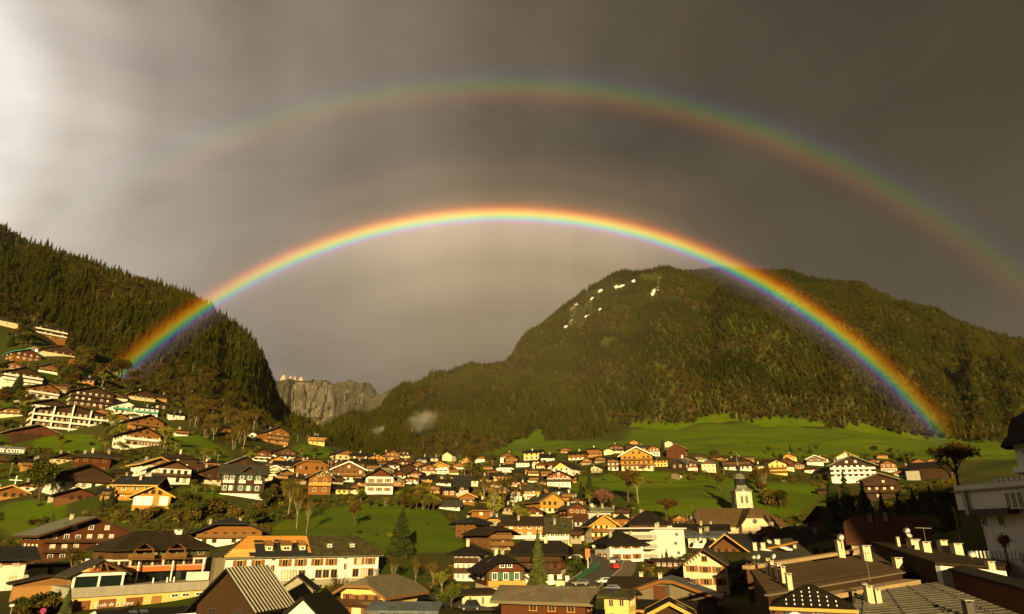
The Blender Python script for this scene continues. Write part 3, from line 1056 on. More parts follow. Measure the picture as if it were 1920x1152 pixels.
def wood_on(G, n, spacing, polys, seed, sizes, mode):
    """scatter over the mountain grid G with density by area"""
    rnd = random.Random(seed)
    nu, nv = G.shape[0] - 1, G.shape[1] - 1
    a = G[:-1, :-1]; b = G[1:, :-1]; c = G[:-1, 1:]; d = G[1:, 1:]
    area = np.linalg.norm(np.cross(b - a, c - a), axis=-1)
    pa = (area / area.sum()).ravel()
    rs = np.random.RandomState(seed)
    cells = rs.choice(len(pa), n, p=pa)
    out, grid = [], set()
    uv = rs.rand(n, 2)
    I, J = cells // nv, cells % nv
    U, Vv = uv[:, :1], uv[:, 1:]
    PP = (a[I, J] * (1 - U) + b[I, J] * U) * (1 - Vv) + (c[I, J] * (1 - U) + d[I, J] * U) * Vv
    PX, PY, PZ = proj_np(PP)
    for q in range(n):
        px, py, zc = PX[q], PY[q], PZ[q]
        if px < -300 or px > 2150: continue
        p = PP[q]
        j, v = J[q], Vv[q, 0]
        key = (int(p[0] / spacing), int(p[1] / spacing))
        if key in grid: continue
        if blocked(px, py, zc, polys): continue
        grid.add(key)
        t = (j + v) / nv
        nz = noise.fractal(Vector((p[0] * 0.010, p[1] * 0.010, seed)), 1.0, 2.0, 4) + 0.35 * noise.noise(Vector((p[0] * 0.045, p[1] * 0.045, 4)))
        kind = mode(px, py, t, nz, rnd)
        if kind is None: continue
        s = rnd.uniform(*sizes)
        if kind == 'c': idx = rnd.randrange(4)
        elif kind == 'b': idx = 4 + rnd.randrange(4); s *= 0.85
        else: idx = 8 + rnd.randrange(2)
        out.append((p[0], p[1], p[2] - 0.6, idx, rnd.uniform(0, 6.28), s * rnd.uniform(0.85, 1.2), s * rnd.uniform(0.85, 1.15)))
    return out


def mode_left(px, py, t, nz, rnd):
    low = t < 0.22 + 0.12 * nz
    if low or (nz > 0.12 and px < 330): return 'b' if rnd.random() < 0.72 else ('c' if rnd.random() < .6 else 'p')
    if nz > 0.34: return 'b'
    return 'c' if rnd.random() < 0.93 else 'b'


def mode_right(px, py, t, nz, rnd):
    if px > 1560 and nz > -0.05 and py > 600: return 'b' if rnd.random() < 0.45 else 'c'
    if t < 0.10 and px > 1220: return 'b' if rnd.random() < 0.6 else ('p' if rnd.random() < 0.5 else 'c')
    if nz > 0.28: return 'b' if rnd.random() < 0.93 else 'p'
    if rnd.random() < 0.008 and t < 0.5: return 'p'
    return 'c' if rnd.random() < 0.95 else 'b'


scatter('forest', wood_on(LM, 60000, 4.3, [], 5, (0.45, 1.05), mode_left), 'dark spruce wood with brown leafless patches on the steep hillside above the chalets')
scatter('forest', wood_on(RM, 150000, 5.0, CLEAR_R, 6, (0.42, 0.95), mode_right), 'spruce wood covering the rounded mountain above the green meadow')

def depth(x, y):
    """depth of the rounded mountain's surface along the pixel's ray"""
    nu = RM.shape[0] - 1
    f = min(max((x - 480) / 1720.0 * nu, 0), nu - 1.001)
    i0 = int(f)
    col = RM[i0] * (1 - (f - i0)) + RM[i0 + 1] * (f - i0)
    qx, qy, qz = proj_np(col)
    o = np.argsort(qy)
    return float(np.interp(y, qy[o], qz[o]))


# snow lying in the open gullies near the summit, and bare scree
def drape(name, spots, mat, label, lift=1.0, seed=1):
    rnd = random.Random(seed)
    mb = MB()
    for sx, sy, sw, sh in spots:
        fine = name == 'snow'
        for k in range(7 if fine else 4):
            cx, cy = sx + rnd.uniform(-.5, .5) * sw, sy + rnd.uniform(-.5, .5) * sh
            la = rnd.uniform(2.5, 6.0) if fine else sw * .4
            lb = rnd.uniform(0.7, 1.5) if fine else sh * .4
            tl = rnd.uniform(-.75, -.25)
            ring = []
            for q in range(11):
                a = 6.283 * q / 11
                ex, ey = math.cos(a) * la * rnd.uniform(.6, 1.2), math.sin(a) * lb * rnd.uniform(.5, 1.3)
                x, y = cx + ex * math.cos(tl) - ey * math.sin(tl), cy + ex * math.sin(tl) + ey * math.cos(tl)
                ring.append(pt(x, y, depth(x, y) - 5))
            c = sum(ring, Vector()) / len(ring)
            for q in range(11):
                mb.quad([c, ring[q], ring[(q + 1) % 11]])
            for q in range(11):
                e0, e1 = ring[q], ring[(q + 1) % 11]
                mb.quad([e0, Vector((e0.x, e0.y + 12, e0.z - 5)), Vector((e1.x, e1.y + 12, e1.z - 5)), e1])
    o = mb.build(name, mat)
    tag(o, label, 'snow' if name == 'snow' else 'scree', kind='stuff')


RECIPE['snow'] = (m_plain, (0.80, 0.80, 0.82), 0.8, 0.05, 0.05)
RECIPE['scree'] = (m_plain, (0.20, 0.125, 0.055), 0.95, 0.4, 0.06)
drape('snow', SNOW, 'snow', 'patches of old snow in the gullies near the mountain top', seed=4)
drape('scree', SCAR, 'scree', 'bare brown scree beside the snow patches', seed=5)
# ---------------------------------------------------------------- buildings
_WM = {}


def window_mesh(w, h, frame='trim', pane='glass', shut=None, arch=False):
    """frame with sill, cross bar and pane set back; optional open shutters. Wall face is y = 0, outside is -y"""
    key = (round(w, 1), round(h, 1), frame, pane, shut, arch)
    if key not in _WM:
        w, h = key[0], key[1]
        mb = MB()
        t = 0.13 if w > 0.8 else 0.09
        mb.box(-w / 2, -w / 2 + t, -0.07, 0.03, -h / 2, h / 2, 0)
        mb.box(w / 2 - t, w / 2, -0.07, 0.03, -h / 2, h / 2, 0)
        mb.box(-w / 2 + t, w / 2 - t, -0.07, 0.03, h / 2 - t, h / 2, 0)
        mb.box(-w / 2 - 0.06, w / 2 + 0.06, -0.14, 0.03, -h / 2 - 0.08, -h / 2 + 0.05, 0)
        mb.box(-0.035, 0.035, -0.06, 0.0, -h / 2 + t, h / 2 - t, 0)
        mb.box(-w / 2 + t, w / 2 - t, -0.02, 0.02, -h / 2 + 0.05, h / 2 - t, 1)
        if arch:
            mb.prism([(math.cos(a) * w / 2, h / 2 + math.sin(a) * w * 0.28) for a in [math.pi * k / 8 for k in range(9)]], -0.05, 0.02, 'y', 1)
        if shut:
            sw = w * 0.5
            for s in (-1, 1):
                x0 = s * (w / 2 + 0.03); x1 = s * (w / 2 + 0.03 + sw)
                mb.box(x0, x1, -0.10, -0.02, -h / 2, h / 2, 2)
        _WM[key] = mb.mesh('window', [frame, pane] + ([shut] if shut else []))
    return _WM[key]


def roof_polys(A, B0, B1, ze, zr, hip0, hip1):
    """gable roof: half span A (with overhang), along B0..B1, eaves height ze, ridge zr; hip0/hip1 = clipped share of each end"""
    def P(a, b, z): return (a, b, z)
    s = zr - ze
    k0, k1 = A * hip0, A * hip1
    out = []
    for sg in (1, -1):
        poly = [P(-sg * A, B0, ze), P(-sg * A * hip0, B0, zr - s * hip0), P(0, B0 + k0, zr), P(0, B1 - k1, zr), P(-sg * A * hip1, B1, zr - s * hip1), P(-sg * A, B1, ze)]
        out.append(poly if sg < 0 else poly[::-1])
    if hip0 > 0: out.append([P(-A * hip0, B0, zr - s * hip0), P(A * hip0, B0, zr - s * hip0), P(0, B0 + k0, zr)])
    if hip1 > 0: out.append([P(A * hip1, B1, zr - s * hip1), P(-A * hip1, B1, zr - s * hip1), P(0, B1 - k1, zr)])
    return out


def thing(name, label, cat, loc, rz=0.0, group=None):
    o = put(name, None, None, loc, (0, 0, rz))
    o.empty_display_size = 0.5
    return tag(o, label, cat, group)


def facing(p):
    return -math.atan2(p.x, p.y)


def spot(x, y, yaw=0.0, zc=None):
    if zc is None: p, zc = ground(x, y)
    else: p = pt(x, y, zc)
    return p, zc, facing(p) + R(yaw)


def gable_walls(t, W, D, H, hs, rise, ridge, low, up, hipf=0.0, hipb=0.0, found=4.0, names=('wall', 'upper_wall')):
    """lower walls as a box, upper walls with their gables as a prism"""
    if hs > 0.05:
        MB().box(-W / 2, W / 2, 0, D, -found, hs).build(names[0], low, t)
        z0 = hs
    else:
        z0 = -found
    o = 0.06 if hs > 0.05 else 0.0
    hip = max(hipf, hipb)
    zc = H + rise * (1 - hip) - 0.03
    if ridge == 'g':
        a = W / 2 + o; e = (0 - o, D + o); ax = 'y'; off = 0.0
    else:
        a = D / 2 + o; e = (-W / 2 - o, W / 2 + o); ax = 'x'; off = D / 2
    f = min(1.0, (zc - H) / max(rise, 0.01))
    if f > 0.02:
        poly = [(-a, z0), (a, z0), (a, H), (a * (1 - f), H + rise * f), (-a * (1 - f), H + rise * f), (-a, H)]
        if f > 0.97: poly = [(-a, z0), (a, z0), (a, H), (0, H + rise), (-a, H)]
    else:
        poly = [(-a, z0), (a, z0), (a, H), (-a, H)]
    MB().prism([(u + off, z) for u, z in poly], e[0], e[1], ax).build(names[1], up, t)


def roof(t, W, D, H, rise, ridge, ov, ovf, mat, hipf=0.0, hipb=0.0, thick=0.22, fascia=None, lift=0.14):
    if ridge == 'g': span, L, sc = W, D, rise / (W / 2)
    else: span, L, sc = D, W, rise / (D / 2)
    A = span / 2 + ov
    ze = H - ov * sc + lift; zr = H + rise + lift
    polys = roof_polys(A, -ovf, L + ovf, ze, zr, hipf, hipb)
    if ridge == 'g': mp_ = lambda p: p
    else: mp_ = lambda p: (-(p[1] - L / 2), p[0] + D / 2, p[2])
    polys = [[mp_(p) for p in q] for q in polys]
    r = MB().slab(polys, thick).build('roof', mat, t)
    if fascia:
        mb = MB()
        ends = ((-ovf, hipf), (L + ovf, hipb))
        for b, hp in ends:
            pts = [(-A, ze), (-A * hp, zr - (zr - ze) * hp), (A * hp, zr - (zr - ze) * hp), (A, ze)]
            for (a0, z0), (a1, z1) in zip(pts[:-1], pts[1:]):
                if abs(a1 - a0) < 0.01: continue
                s = -1 if b < 0 else 1
                y0, y1 = b, b + s * 0.06
                q = [(a0, y0, z0 - thick - 0.1), (a1, y0, z1 - thick - 0.1), (a1, y0, z1 + 0.03), (a0, y0, z0 + 0.03)]
                w = [(x, y1, z) for x, _, z in q]
                for f in ([*w], [*q[::-1]], [q[0], q[1], w[1], w[0]], [q[3], w[3], w[2], q[2]]):
                    mb.quad([mp_(p) for p in f])
        for sg in (-1, 1):
            lo, hi = sorted((sg * A, sg * (A + 0.06)))
            b = MB().box(lo, hi, -ovf, L + ovf, ze - thick - 0.06, ze + 0.02)
            for f in b.f: mb.quad([mp_(b.v[i]) for i in f])
        mb.build('fascia', fascia, r)
    return r


def balcony(t, x0, x1, z, depth=1.3, mat='hwood', rail=1.0, parts=False, face=0.0):
    """deck, top rail, boards; stands out from the front wall at y = face"""
    mb = MB()
    mb.box(x0, x1, face - depth, face - 0.02, z - 0.18, z)
    b = mb.build('balcony', mat, t)
    r = MB()
    r.box(x0, x1, face - depth, face - depth + 0.07, z + rail - 0.1, z + rail)
    n = max(4, int((x1 - x0) / 0.30))
    for k in range(n):
        xa = x0 + (x1 - x0) * k / n
        r.box(xa + 0.02, xa + (x1 - x0) / n - 0.03, face - depth + 0.02, face - depth + 0.05, z + 0.08, z + rail - 0.1)
    for xe in (x0, x1 - 0.06):
        r.box(xe, xe + 0.06, face - depth + 0.07, face - 0.05, z + 0.1, z + rail)
    r.build('railing', mat, b)
    return b


def chimney(parent, x, y, z, h=1.6, w=0.75, mat='cream', cap='concrete'):
    mb = MB()
    mb.box(x - w / 2, x + w / 2, y - w / 2, y + w / 2, z - 1.5, z + h, 0)
    mb.box(x - w / 2 - 0.12, x + w / 2 + 0.12, y - w / 2 - 0.12, y + w / 2 + 0.12, z + h + 0.22, z + h + 0.34, 1)
    for sx in (-1, 1):
        mb.box(x + sx * (w / 2 - 0.1) - 0.07, x + sx * (w / 2 - 0.1) + 0.07, y - w / 2 + 0.05, y + w / 2 - 0.05, z + h, z + h + 0.22, 0)
    return mb.build('chimney', [mat, cap], parent)


def win_row(t, n, x0, x1, z, w, h, frame, pane, shut=None, face=0.0, rot=0.0, arch=False, skip=(), rnd=None):
    for k in range(n):
        if k in skip: continue
        x = x0 + (x1 - x0) * (k + 0.5) / n
        pn = pane
        zj = z + ((rnd or random).uniform(-.08, .08))
        if shut and (rnd or random).random() < .12: pn = shut
        if pane == 'mix': pn = (rnd or random).choice(['glass', 'glass', 'curtain'])
        elif pane == 'bright': pn = (rnd or random).choice(['glass', 'curtain', 'curtain'])
        if rot == 0: loc = (x, face - 0.01, zj)
        else: loc = (face, x, zj)
        put('window', window_mesh(w, h, frame, pn, shut, arch), t, loc, (0, 0, rot))


HN = 0


def house(x, y, w, h, label, name='chalet', d=None, low='white', up='brown', split=0.5, roofm='r_dark', ridge='g', pitch=23, hip=0.0, yaw=0, fl=2, nw=3,
          bal=(), ov=1.1, chim=1, frame=None, pane='mix', shut=None, fascia=None, attic=0, zc=None, group=None, cat=None, balm=None, found=4.0, door=None, side=1, hipb=None, asc=None):
    """one building at a photo pixel (x, y) of the foot of its front wall; w and eaves height h in photo pixels"""
    global HN
    HN += 1
    rnd = random.Random(HN * 7 + 3)
    if frame is None: frame = rnd.choice(['trim', 'hwood', 'hdark', 'hdark', 'cream'])
    tall = 1.12 if zc is None else 1.0
    p, z, rz = spot(x, y, yaw, zc)
    k = z / F
    W = w * k / max(0.55, math.cos(R(yaw)))
    H = h * k * tall
    D = (d * k) if d else W * rnd.uniform(0.85, 1.05)
    t = thing(name, label, cat or name.replace('_', ' '), p, rz, group)
    hs = H * split
    span = W if ridge == 'g' else D
    rise = span / 2 * math.tan(R(pitch))
    hb = hip if hipb is None else hipb
    gable_walls(t, W, D, H, hs, rise, ridge, low, up, hip, hb, found)
    r = roof(t, W, D, H, rise, ridge, ov, ov * 1.1, roofm, hip, hb, 0.2 + 0.012 * W, fascia)
    fh = H / fl
    ww = min(1.25, W / max(nw, 1) * 0.42); wh = min(1.45, fh * 0.5)
    o = 0.06
    for f in range(fl):
        zc_ = fh * (f + 0.55)
        face = -o if zc_ > hs else 0.0
        win_row(t, nw, -W / 2 * 0.9, W / 2 * 0.9, zc_, ww, wh, frame, pane, shut, face, rnd=rnd, skip=(rnd.randrange(nw),) if nw > 3 and rnd.random() < 0.35 else ())
        if side and abs(yaw) > 8:
            sx = -1 if yaw > 0 else 1
            ns = max(2, int(nw * 0.7))
            win_row(t, ns, D * 0.12, D * 0.88, zc_, ww, wh, frame, pane, shut, sx * (W / 2 + (o if zc_ > hs else 0) + 0.01), -sx * -math.pi / 2, rnd=rnd)
    if attic and ridge == 'g':
        za = H + rise * 0.32
        win_row(t, attic, -W * 0.16 * attic / 2 - W * 0.04, W * 0.16 * attic / 2 + W * 0.04, za, ww, wh * 0.9, frame, pane, None, -o, rnd=rnd)
    for b in bal:
        zb = fh * b
        bw = W * 0.5 if b < fl else W * 0.22
        balcony(t, -bw, bw, zb, 1.25, balm or ('hwood' if up not in ('dark', 'brown') else 'hdark'), 0.95, face=-o if zb >= hs - 0.5 else 0.0)
    if door:
        dm = MB().box(-0.55, 0.55, -0.08, 0.02, -0.1, 2.05)
        dm.build('door', door, t, loc=(W * 0.28, 0, 0))
    for c in range(chim):
        u = rnd.uniform(-0.22, 0.22) + (0.12 if c else -0.12)
        v = rnd.uniform(0.3, 0.75)
        if ridge == 'g': cx, cy, q = u * W, v * D, abs(u) * W
        else: cx, cy = (v - 0.5) * W, D / 2 + u * D; q = abs(u) * D
        chimney(r, cx, cy, H + rise - q * math.tan(R(pitch)), 1.25, 0.7, rnd.choice(['cream', 'concrete', 'stone']))
    if w > 24 and hip < .5 and rnd.random() < .45:
        sl = math.tan(R(pitch))
        for q_ in range(rnd.choice((1, 2))):
            if ridge == 'e':
                yy = D * rnd.uniform(.1, .3); xx = W * rnd.uniform(-.35, .35)
                MB().box(-.45, .45, -.6, .6, -.05, .07).build('skylight', 'glass', r, loc=(xx, yy, H + yy * sl + .18), rot=(R(pitch), 0, 0))
            else:
                sg = -1 if yaw > 0 else 1
                xx = sg * W * rnd.uniform(.18, .38); yy = D * rnd.uniform(.2, .7)
                MB().box(-.6, .6, -.45, .45, -.05, .07).build('skylight', 'glass', r, loc=(xx, yy, H + (W / 2 - abs(xx)) * sl + .18), rot=(0, sg * R(pitch), 0))
    t['_px'] = [x - w / 2, y - h - (rise / k) * 0.9, x + w / 2, y]
    return t, W, D, H, rise, r
# ---------------------------------------------------------------- further houses packed between the ones above
_used = set()
_frnd = random.Random(501)
UPN = {'brown': 'brown', 'dark': 'black-brown', 'wood': 'tan', 'red': 'red', 'orange': 'orange', 'gold': 'golden', 'greywood': 'grey boarded'}
LOWN = {'white': 'white', 'cream': 'cream', 'stone': 'stone', 'ochre': 'ochre'}
RFN = {'r_dark': 'black', 'r_brown': 'brown', 'r_rust': 'rust red', 'r_grey': 'grey', 'r_slate': 'slate', 'r_moss': 'mossy'}


def filler(x, y, w, h, where, zc=None):
    for _ in range(200):
        up, lo, rf = _frnd.choice(list(UPN)), _frnd.choice(list(LOWN)), _frnd.choice(['r_dark', 'r_dark', 'r_brown', 'r_slate', 'r_rust', 'r_grey', 'r_moss'])
        rg = _frnd.choice('gge'); ch = _frnd.choice((0, 1, 2)); b = _frnd.random() < .5
        key = (up, lo, rf, rg, ch, b)
        if key not in _used: break
    _used.add(key)
    lab = '%s %s, %s base, %s %s roof%s%s, %s' % (UPN[up], 'house' if rg == 'e' else 'chalet', LOWN[lo], RFN[rf], 'long' if rg == 'e' else 'gabled', ', balcony' if b else '', ('', ', one chimney', ', two chimneys')[ch], where)
    house(x, y, w, h, lab, 'house' if rg == 'e' else 'chalet', low=lo, up=up, split=_frnd.uniform(.35, .7), roofm=rf, ridge=rg, pitch=_frnd.uniform(20, 29), hip=_frnd.choice((0, 0, 0, .4)), yaw=_frnd.uniform(-20, 20),
          fl=2 if h > 9 else 1, nw=_frnd.choice((2, 3, 4)), bal=(1,) if b and h > 9 else ((.6,) if b else ()), chim=ch, pane=_frnd.choice(['mix', 'glass']), d=w * _frnd.uniform(.8, 1.2), zc=zc)


for x, y, w, h, wh in ((520, 872, 26, 9, 'below the hillside hotel'), (560, 872, 26, 9, 'below the hillside hotel'), (615, 878, 24, 9, 'at the village top'), (632, 884, 26, 9, 'at the village top'), (660, 884, 22, 8, 'at the village top'),
                       (700, 884, 26, 9, 'at the village top'), (735, 880, 26, 8, 'at the village top'), (785, 880, 22, 8, 'near the wood'), (770, 908, 24, 8, 'in the gully'), (800, 905, 22, 8, 'in the gully'), (812, 925, 24, 9, 'in the gully'),
                       (855, 905, 22, 8, 'in the gully'), (860, 880, 20, 7, 'near the wood'), (905, 905, 20, 8, 'in the gully'), (925, 893, 20, 7, 'under the meadow'), (1000, 892, 20, 7, 'under the meadow'), (1025, 893, 20, 7, 'under the meadow'),
                       (1066, 880, 18, 7, 'under the meadow'), (1100, 872, 18, 7, 'under the meadow'), (1125, 868, 18, 7, 'under the meadow'), (1290, 868, 18, 7, 'by the meadow houses'), (1312, 866, 18, 7, 'by the meadow houses'),
                       (1365, 876, 18, 7, 'by the meadow houses'), (1425, 880, 18, 7, 'by the meadow houses'), (1500, 880, 18, 8, 'by the meadow houses'), (1545, 868, 18, 7, 'by the meadow houses'), (1640, 872, 18, 7, 'by the meadow houses'), (1700, 886, 18, 7, 'by the meadow houses'),
                       (985, 918, 22, 8, 'on the middle slope'), (945, 925, 20, 8, 'on the middle slope'), (1020, 930, 20, 9, 'on the middle slope'), (1065, 938, 22, 9, 'on the middle slope'), (1105, 968, 26, 9, 'on the middle slope'), (955, 965, 26, 10, 'on the middle slope'),
                       (925, 985, 26, 9, 'on the middle slope'), (1060, 995, 26, 10, 'on the middle slope'), (1200, 982, 30, 10, 'below the church meadow'), (1245, 992, 30, 10, 'below the church meadow'), (1275, 984, 26, 9, 'below the church meadow'),
                       (375, 890, 34, 11, 'on the left terrace'), (345, 898, 28, 10, 'on the left terrace'), (230, 912, 34, 11, 'on the left terrace'), (60, 880, 34, 11, 'on the left terrace'), (205, 868, 30, 10, 'on the left terrace'), (395, 880, 28, 9, 'on the left terrace'),
                       (20, 782, 34, 11, 'on the steep slope'), (150, 742, 30, 10, 'on the steep slope'), (300, 752, 22, 8, 'on the steep slope'), (185, 782, 28, 9, 'on the steep slope'), (20, 695, 30, 10, 'on the steep slope'), (90, 700, 30, 9, 'on the steep slope'),
                       (60, 662, 24, 8, 'on the steep slope'), (160, 720, 26, 9, 'on the steep slope'), (340, 818, 22, 8, 'by the lawn'), (630, 908, 26, 9, 'above the bank'), (745, 912, 26, 9, 'above the bank'), (680, 912, 22, 9, 'above the bank'), (560, 908, 26, 10, 'above the bank'),
                       (1095, 1000, 26, 12, 'near the shop chalet'), (1160, 1008, 28, 12, 'near the shop chalet'), (915, 1000, 24, 9, 'near the grass bank'), (1420, 1000, 30, 9, 'beside the church'), (1300, 988, 24, 9, 'beside the church')):
    filler(x, y, w, h, wh.replace('left terrace', 'lower terrace'))

for x, y, w, h, zc, wh in ((1292, 1014, 34, 12, 205, 'before the church'), (1356, 1034, 36, 14, 190, 'before the church'), (1405, 1024, 34, 12, 205, 'before the church'), (1445, 1006, 36, 10, 222, 'before the church'),
                           (1492, 1004, 34, 9, 218, 'before the church'), (1545, 1030, 46, 14, 178, 'by black spruces'), (1590, 1046, 46, 14, 160, 'by black spruces'), (1240, 1010, 34, 14, 200, 'behind the white block'), (1205, 1000, 32, 12, 212, 'behind the white block'),
                           (1075, 1012, 30, 16, 206, 'by the shop chalet'), (1030, 1000, 30, 10, 226, 'behind the mossy roof'), (990, 985, 32, 10, 236, 'behind the orange house'), (940, 998, 28, 12, 218, 'behind the timber chalet'), (1140, 985, 30, 10, 232, 'behind the shop chalet'),
                           (1165, 968, 28, 9, 246, 'under the meadow lane'), (1080, 962, 26, 9, 256, 'under the meadow lane'), (840, 978, 26, 9, 236, 'at the gully bottom'), (865, 965, 24, 9, 244, 'at the gully bottom'), (905, 952, 24, 9, 258, 'at the gully bottom')):
    filler(x, y, w, h, wh, zc)
for x, y, w, h, wh in ((508, 882, 24, 8, 'in the packed terrace'), (535, 898, 24, 9, 'in the packed terrace'), (602, 890, 24, 8, 'in the packed terrace'), (640, 874, 20, 7, 'in the packed terrace'), (668, 896, 24, 9, 'in the packed terrace'), (718, 876, 20, 7, 'in the packed terrace'),
                       (748, 898, 24, 9, 'in the packed terrace'), (780, 896, 22, 8, 'in the packed terrace'), (790, 868, 18, 7, 'in the packed terrace'), (822, 876, 18, 6, 'in the packed terrace'), (850, 890, 20, 7, 'in the packed terrace'), (875, 868, 18, 6, 'under the wood'),
                       (915, 880, 18, 6, 'under the wood'), (1015, 878, 18, 6, 'on the middle slope'), (930, 915, 20, 7, 'on the middle slope'), (1000, 905, 18, 7, 'on the middle slope'), (1072, 905, 18, 7, 'on the middle slope'), (1060, 850, 18, 6, 'at the meadow foot'),
                       (1215, 862, 16, 6, 'at the meadow foot'), (1342, 862, 18, 6, 'at the meadow foot'), (1405, 866, 18, 6, 'at the meadow foot'), (1565, 884, 18, 6, 'at the meadow foot'), (1655, 860, 18, 6, 'at the meadow foot'), (120, 868, 30, 10, 'on the lower terrace'), (270, 880, 26, 9, 'on the lower terrace'),
                       (205, 935, 28, 9, 'on the lower terrace'), (60, 920, 34, 10, 'on the lower terrace'), (430, 880, 26, 8, 'on the lower terrace'), (250, 790, 24, 8, 'on the steep slope'), (195, 745, 24, 8, 'on the steep slope'), (110, 735, 26, 9, 'on the steep slope')):
    filler(x, y, w, h, wh)
# photo x, y of the front wall's foot; width and eaves height in photo pixels; label; kind; options
house(45, 603, 50, 17, 'white balconied apartment block with long grey roof at the foot of the forest', 'apartment_block', low='white', up='white', split=.9, roofm='r_grey', ridge='e', pitch=10, yaw=22, fl=3, nw=5, bal=(1,2), balm='trim', chim=2, d=26)
house(93, 636, 50, 20, 'brick and wood apartment block with three rows of white balconies under the forest', 'apartment_block', low='orange', up='dark', split=.35, roofm='r_grey', ridge='e', pitch=9, yaw=14, fl=3, nw=5, bal=(1,2), balm='trim', chim=1, d=26, pane='bright')
house(12, 613, 34, 10, 'low pale building with flat roof below the upper apartment block', 'building', low='cream', up='cream', split=.9, roofm='r_brown', ridge='e', pitch=6, yaw=10, fl=1, nw=3, chim=0, d=20)
house(50, 677, 42, 13, 'chalet with a teal roof edge and orange boards on the upper slope', 'chalet', low='orange', up='red', split=.5, roofm='r_dark', pitch=22, yaw=18, fl=2, nw=4, fascia='teal', pane='bright')
house(110, 668, 52, 10, 'long low dark chalet half hidden by brown trees on the upper slope', 'chalet', low='cream', up='dark', split=.4, roofm='r_dark', pitch=21, yaw=14, fl=1, nw=4, fascia='brown', chim=0)
house(134, 684, 10, 9, 'tiny orange hut under the long low dark chalet', 'hut', low='orange', up='orange', split=.5, roofm='r_brown', pitch=18, fl=1, nw=1, chim=0, ov=.5)
house(40, 723, 60, 20, 'dark chalet with white balconies and bright windows behind the round dark tree', 'chalet', low='white', up='dark', split=.55, roofm='r_dark', yaw=12, fl=3, nw=5, bal=(1,2), balm='trim', pane='bright', chim=0)
house(80, 749, 46, 18, 'white chalet with a golden wooden gable above a stone terrace wall', 'chalet', low='white', up='orange', split=.62, roofm='r_dark', yaw=20, fl=2, nw=4, bal=(1,), balm='trim', shut='shut', attic=1, chim=0)
house(92, 775, 66, 13, 'chalet with a wide dark gable over a white storey above the terraced block', 'chalet', low='white', up='dark', split=.9, roofm='r_dark', pitch=20, yaw=12, fl=1, nw=6, pane='glass', chim=0, ov=1.5)
house(170, 764, 66, 25, 'tall dark brown hotel with white framed square windows', 'hotel', low='brown', up='dark', split=.3, roofm='r_brown', pitch=19, yaw=10, fl=3, nw=6, bal=(1,2), frame='trim', pane='bright', chim=0, ov=1.8)
house(64, 824, 66, 14, 'dark timber chalet with pale roof edges on the lawn below the terraced block', 'chalet', low='dark', up='red', split=.5, roofm='r_dark', pitch=20, yaw=14, fl=1, nw=4, fascia='greywood', chim=1, ov=1.8, pane='glass')
house(212, 758, 44, 12, 'chalet with dark gable and white ground floor next to the tall dark hotel', 'chalet', low='white', up='brown', split=.85, roofm='r_dark', yaw=8, fl=1, nw=4, pane='mix', chim=0)
house(268, 752, 40, 11, 'wide roofed dark chalet with one white panel at the edge of the wood', 'chalet', low='cream', up='dark', split=.5, roofm='r_dark', yaw=20, fl=1, nw=4, pane='bright', chim=1)
house(241, 743, 13, 5, 'small square wooden hut against the forest edge', 'hut', low='wood', up='wood', split=.5, roofm='r_brown', pitch=15, fl=1, nw=2, chim=0, ov=.5)
house(234, 777, 42, 14, 'white house with mint green balconies and a big dark roof', 'house', low='white', up='white', split=.9, roofm='r_dark', ridge='g', pitch=22, yaw=18, fl=2, nw=4, bal=(1,), balm='teal', chim=0)
house(273, 784, 38, 17, 'flat fronted white house with two rows of mint green balconies', 'house', low='white', up='white', split=.9, roofm='r_dark', ridge='e', pitch=14, yaw=6, fl=2, nw=4, bal=(1,), balm='teal', chim=1, d=30)
house(300, 768, 24, 7, 'low dark shed with a sagging roof behind the mint green balconies', 'shed', low='dark', up='dark', split=.5, roofm='r_dark', yaw=10, fl=1, nw=2, chim=0)
house(331, 787, 26, 9, 'small white cottage with a dark roof beside the wood', 'cottage', low='white', up='white', split=.9, roofm='r_dark', ridge='e', yaw=12, fl=1, nw=2, chim=1)
house(222, 793, 34, 9, 'low orange chalet with a white strip below its balcony', 'chalet', low='white', up='orange', split=.6, roofm='r_brown', yaw=14, fl=1, nw=4, bal=(.7,), chim=0)
house(274, 809, 54, 17, 'orange timber chalet with open loggias, uppermost of the pair above the lawn', 'chalet', low='ochre', up='orange', split=.45, roofm='r_dark', yaw=22, fl=2, nw=3, bal=(1,), attic=2, pane='glass', chim=0, ov=1.6)
house(264, 839, 60, 22, 'chalet with carved orange gable and long white balcony, lower of the lawn pair', 'chalet', low='white', up='orange', split=.8, roofm='r_dark', yaw=18, fl=2, nw=5, bal=(1,), balm='trim', shut='shut', attic=2, chim=0, ov=1.6)
house(313, 808, 18, 5, 'small red boarded shed on the sloping lawn', 'shed', low='red', up='red', split=.5, roofm='r_rust', fl=1, nw=1, chim=0, ov=.5)
house(15, 936, 54, 12, 'small orange chalet with pale roof edges below the white cross', 'chalet', low='ochre', up='orange', split=.4, roofm='r_brown', yaw=10, fl=1, nw=4, fascia='hgold', chim=1)
house(174, 887, 50, 27, 'dark red square house with a grey hipped roof and two pale chimneys', 'house', low='red', up='red', split=.5, roofm='r_grey', hip=1, pitch=24, yaw=12, fl=2, nw=3, frame='gold', chim=2, pane='glass')
house(155, 917, 88, 23, 'dark chalet with white base and a small orange balcony under the gable', 'chalet', low='white', up='dark', split=.5, roofm='r_dark', pitch=23, yaw=14, fl=2, nw=5, bal=(1,), pane='mix', chim=0, ov=2)
house(140, 941, 58, 13, 'brown low chalet with verandah above the stone retaining wall', 'chalet', low='wood', up='red', split=.4, roofm='r_dark', pitch=20, yaw=8, fl=1, nw=4, chim=1, ov=1.6, pane='glass')
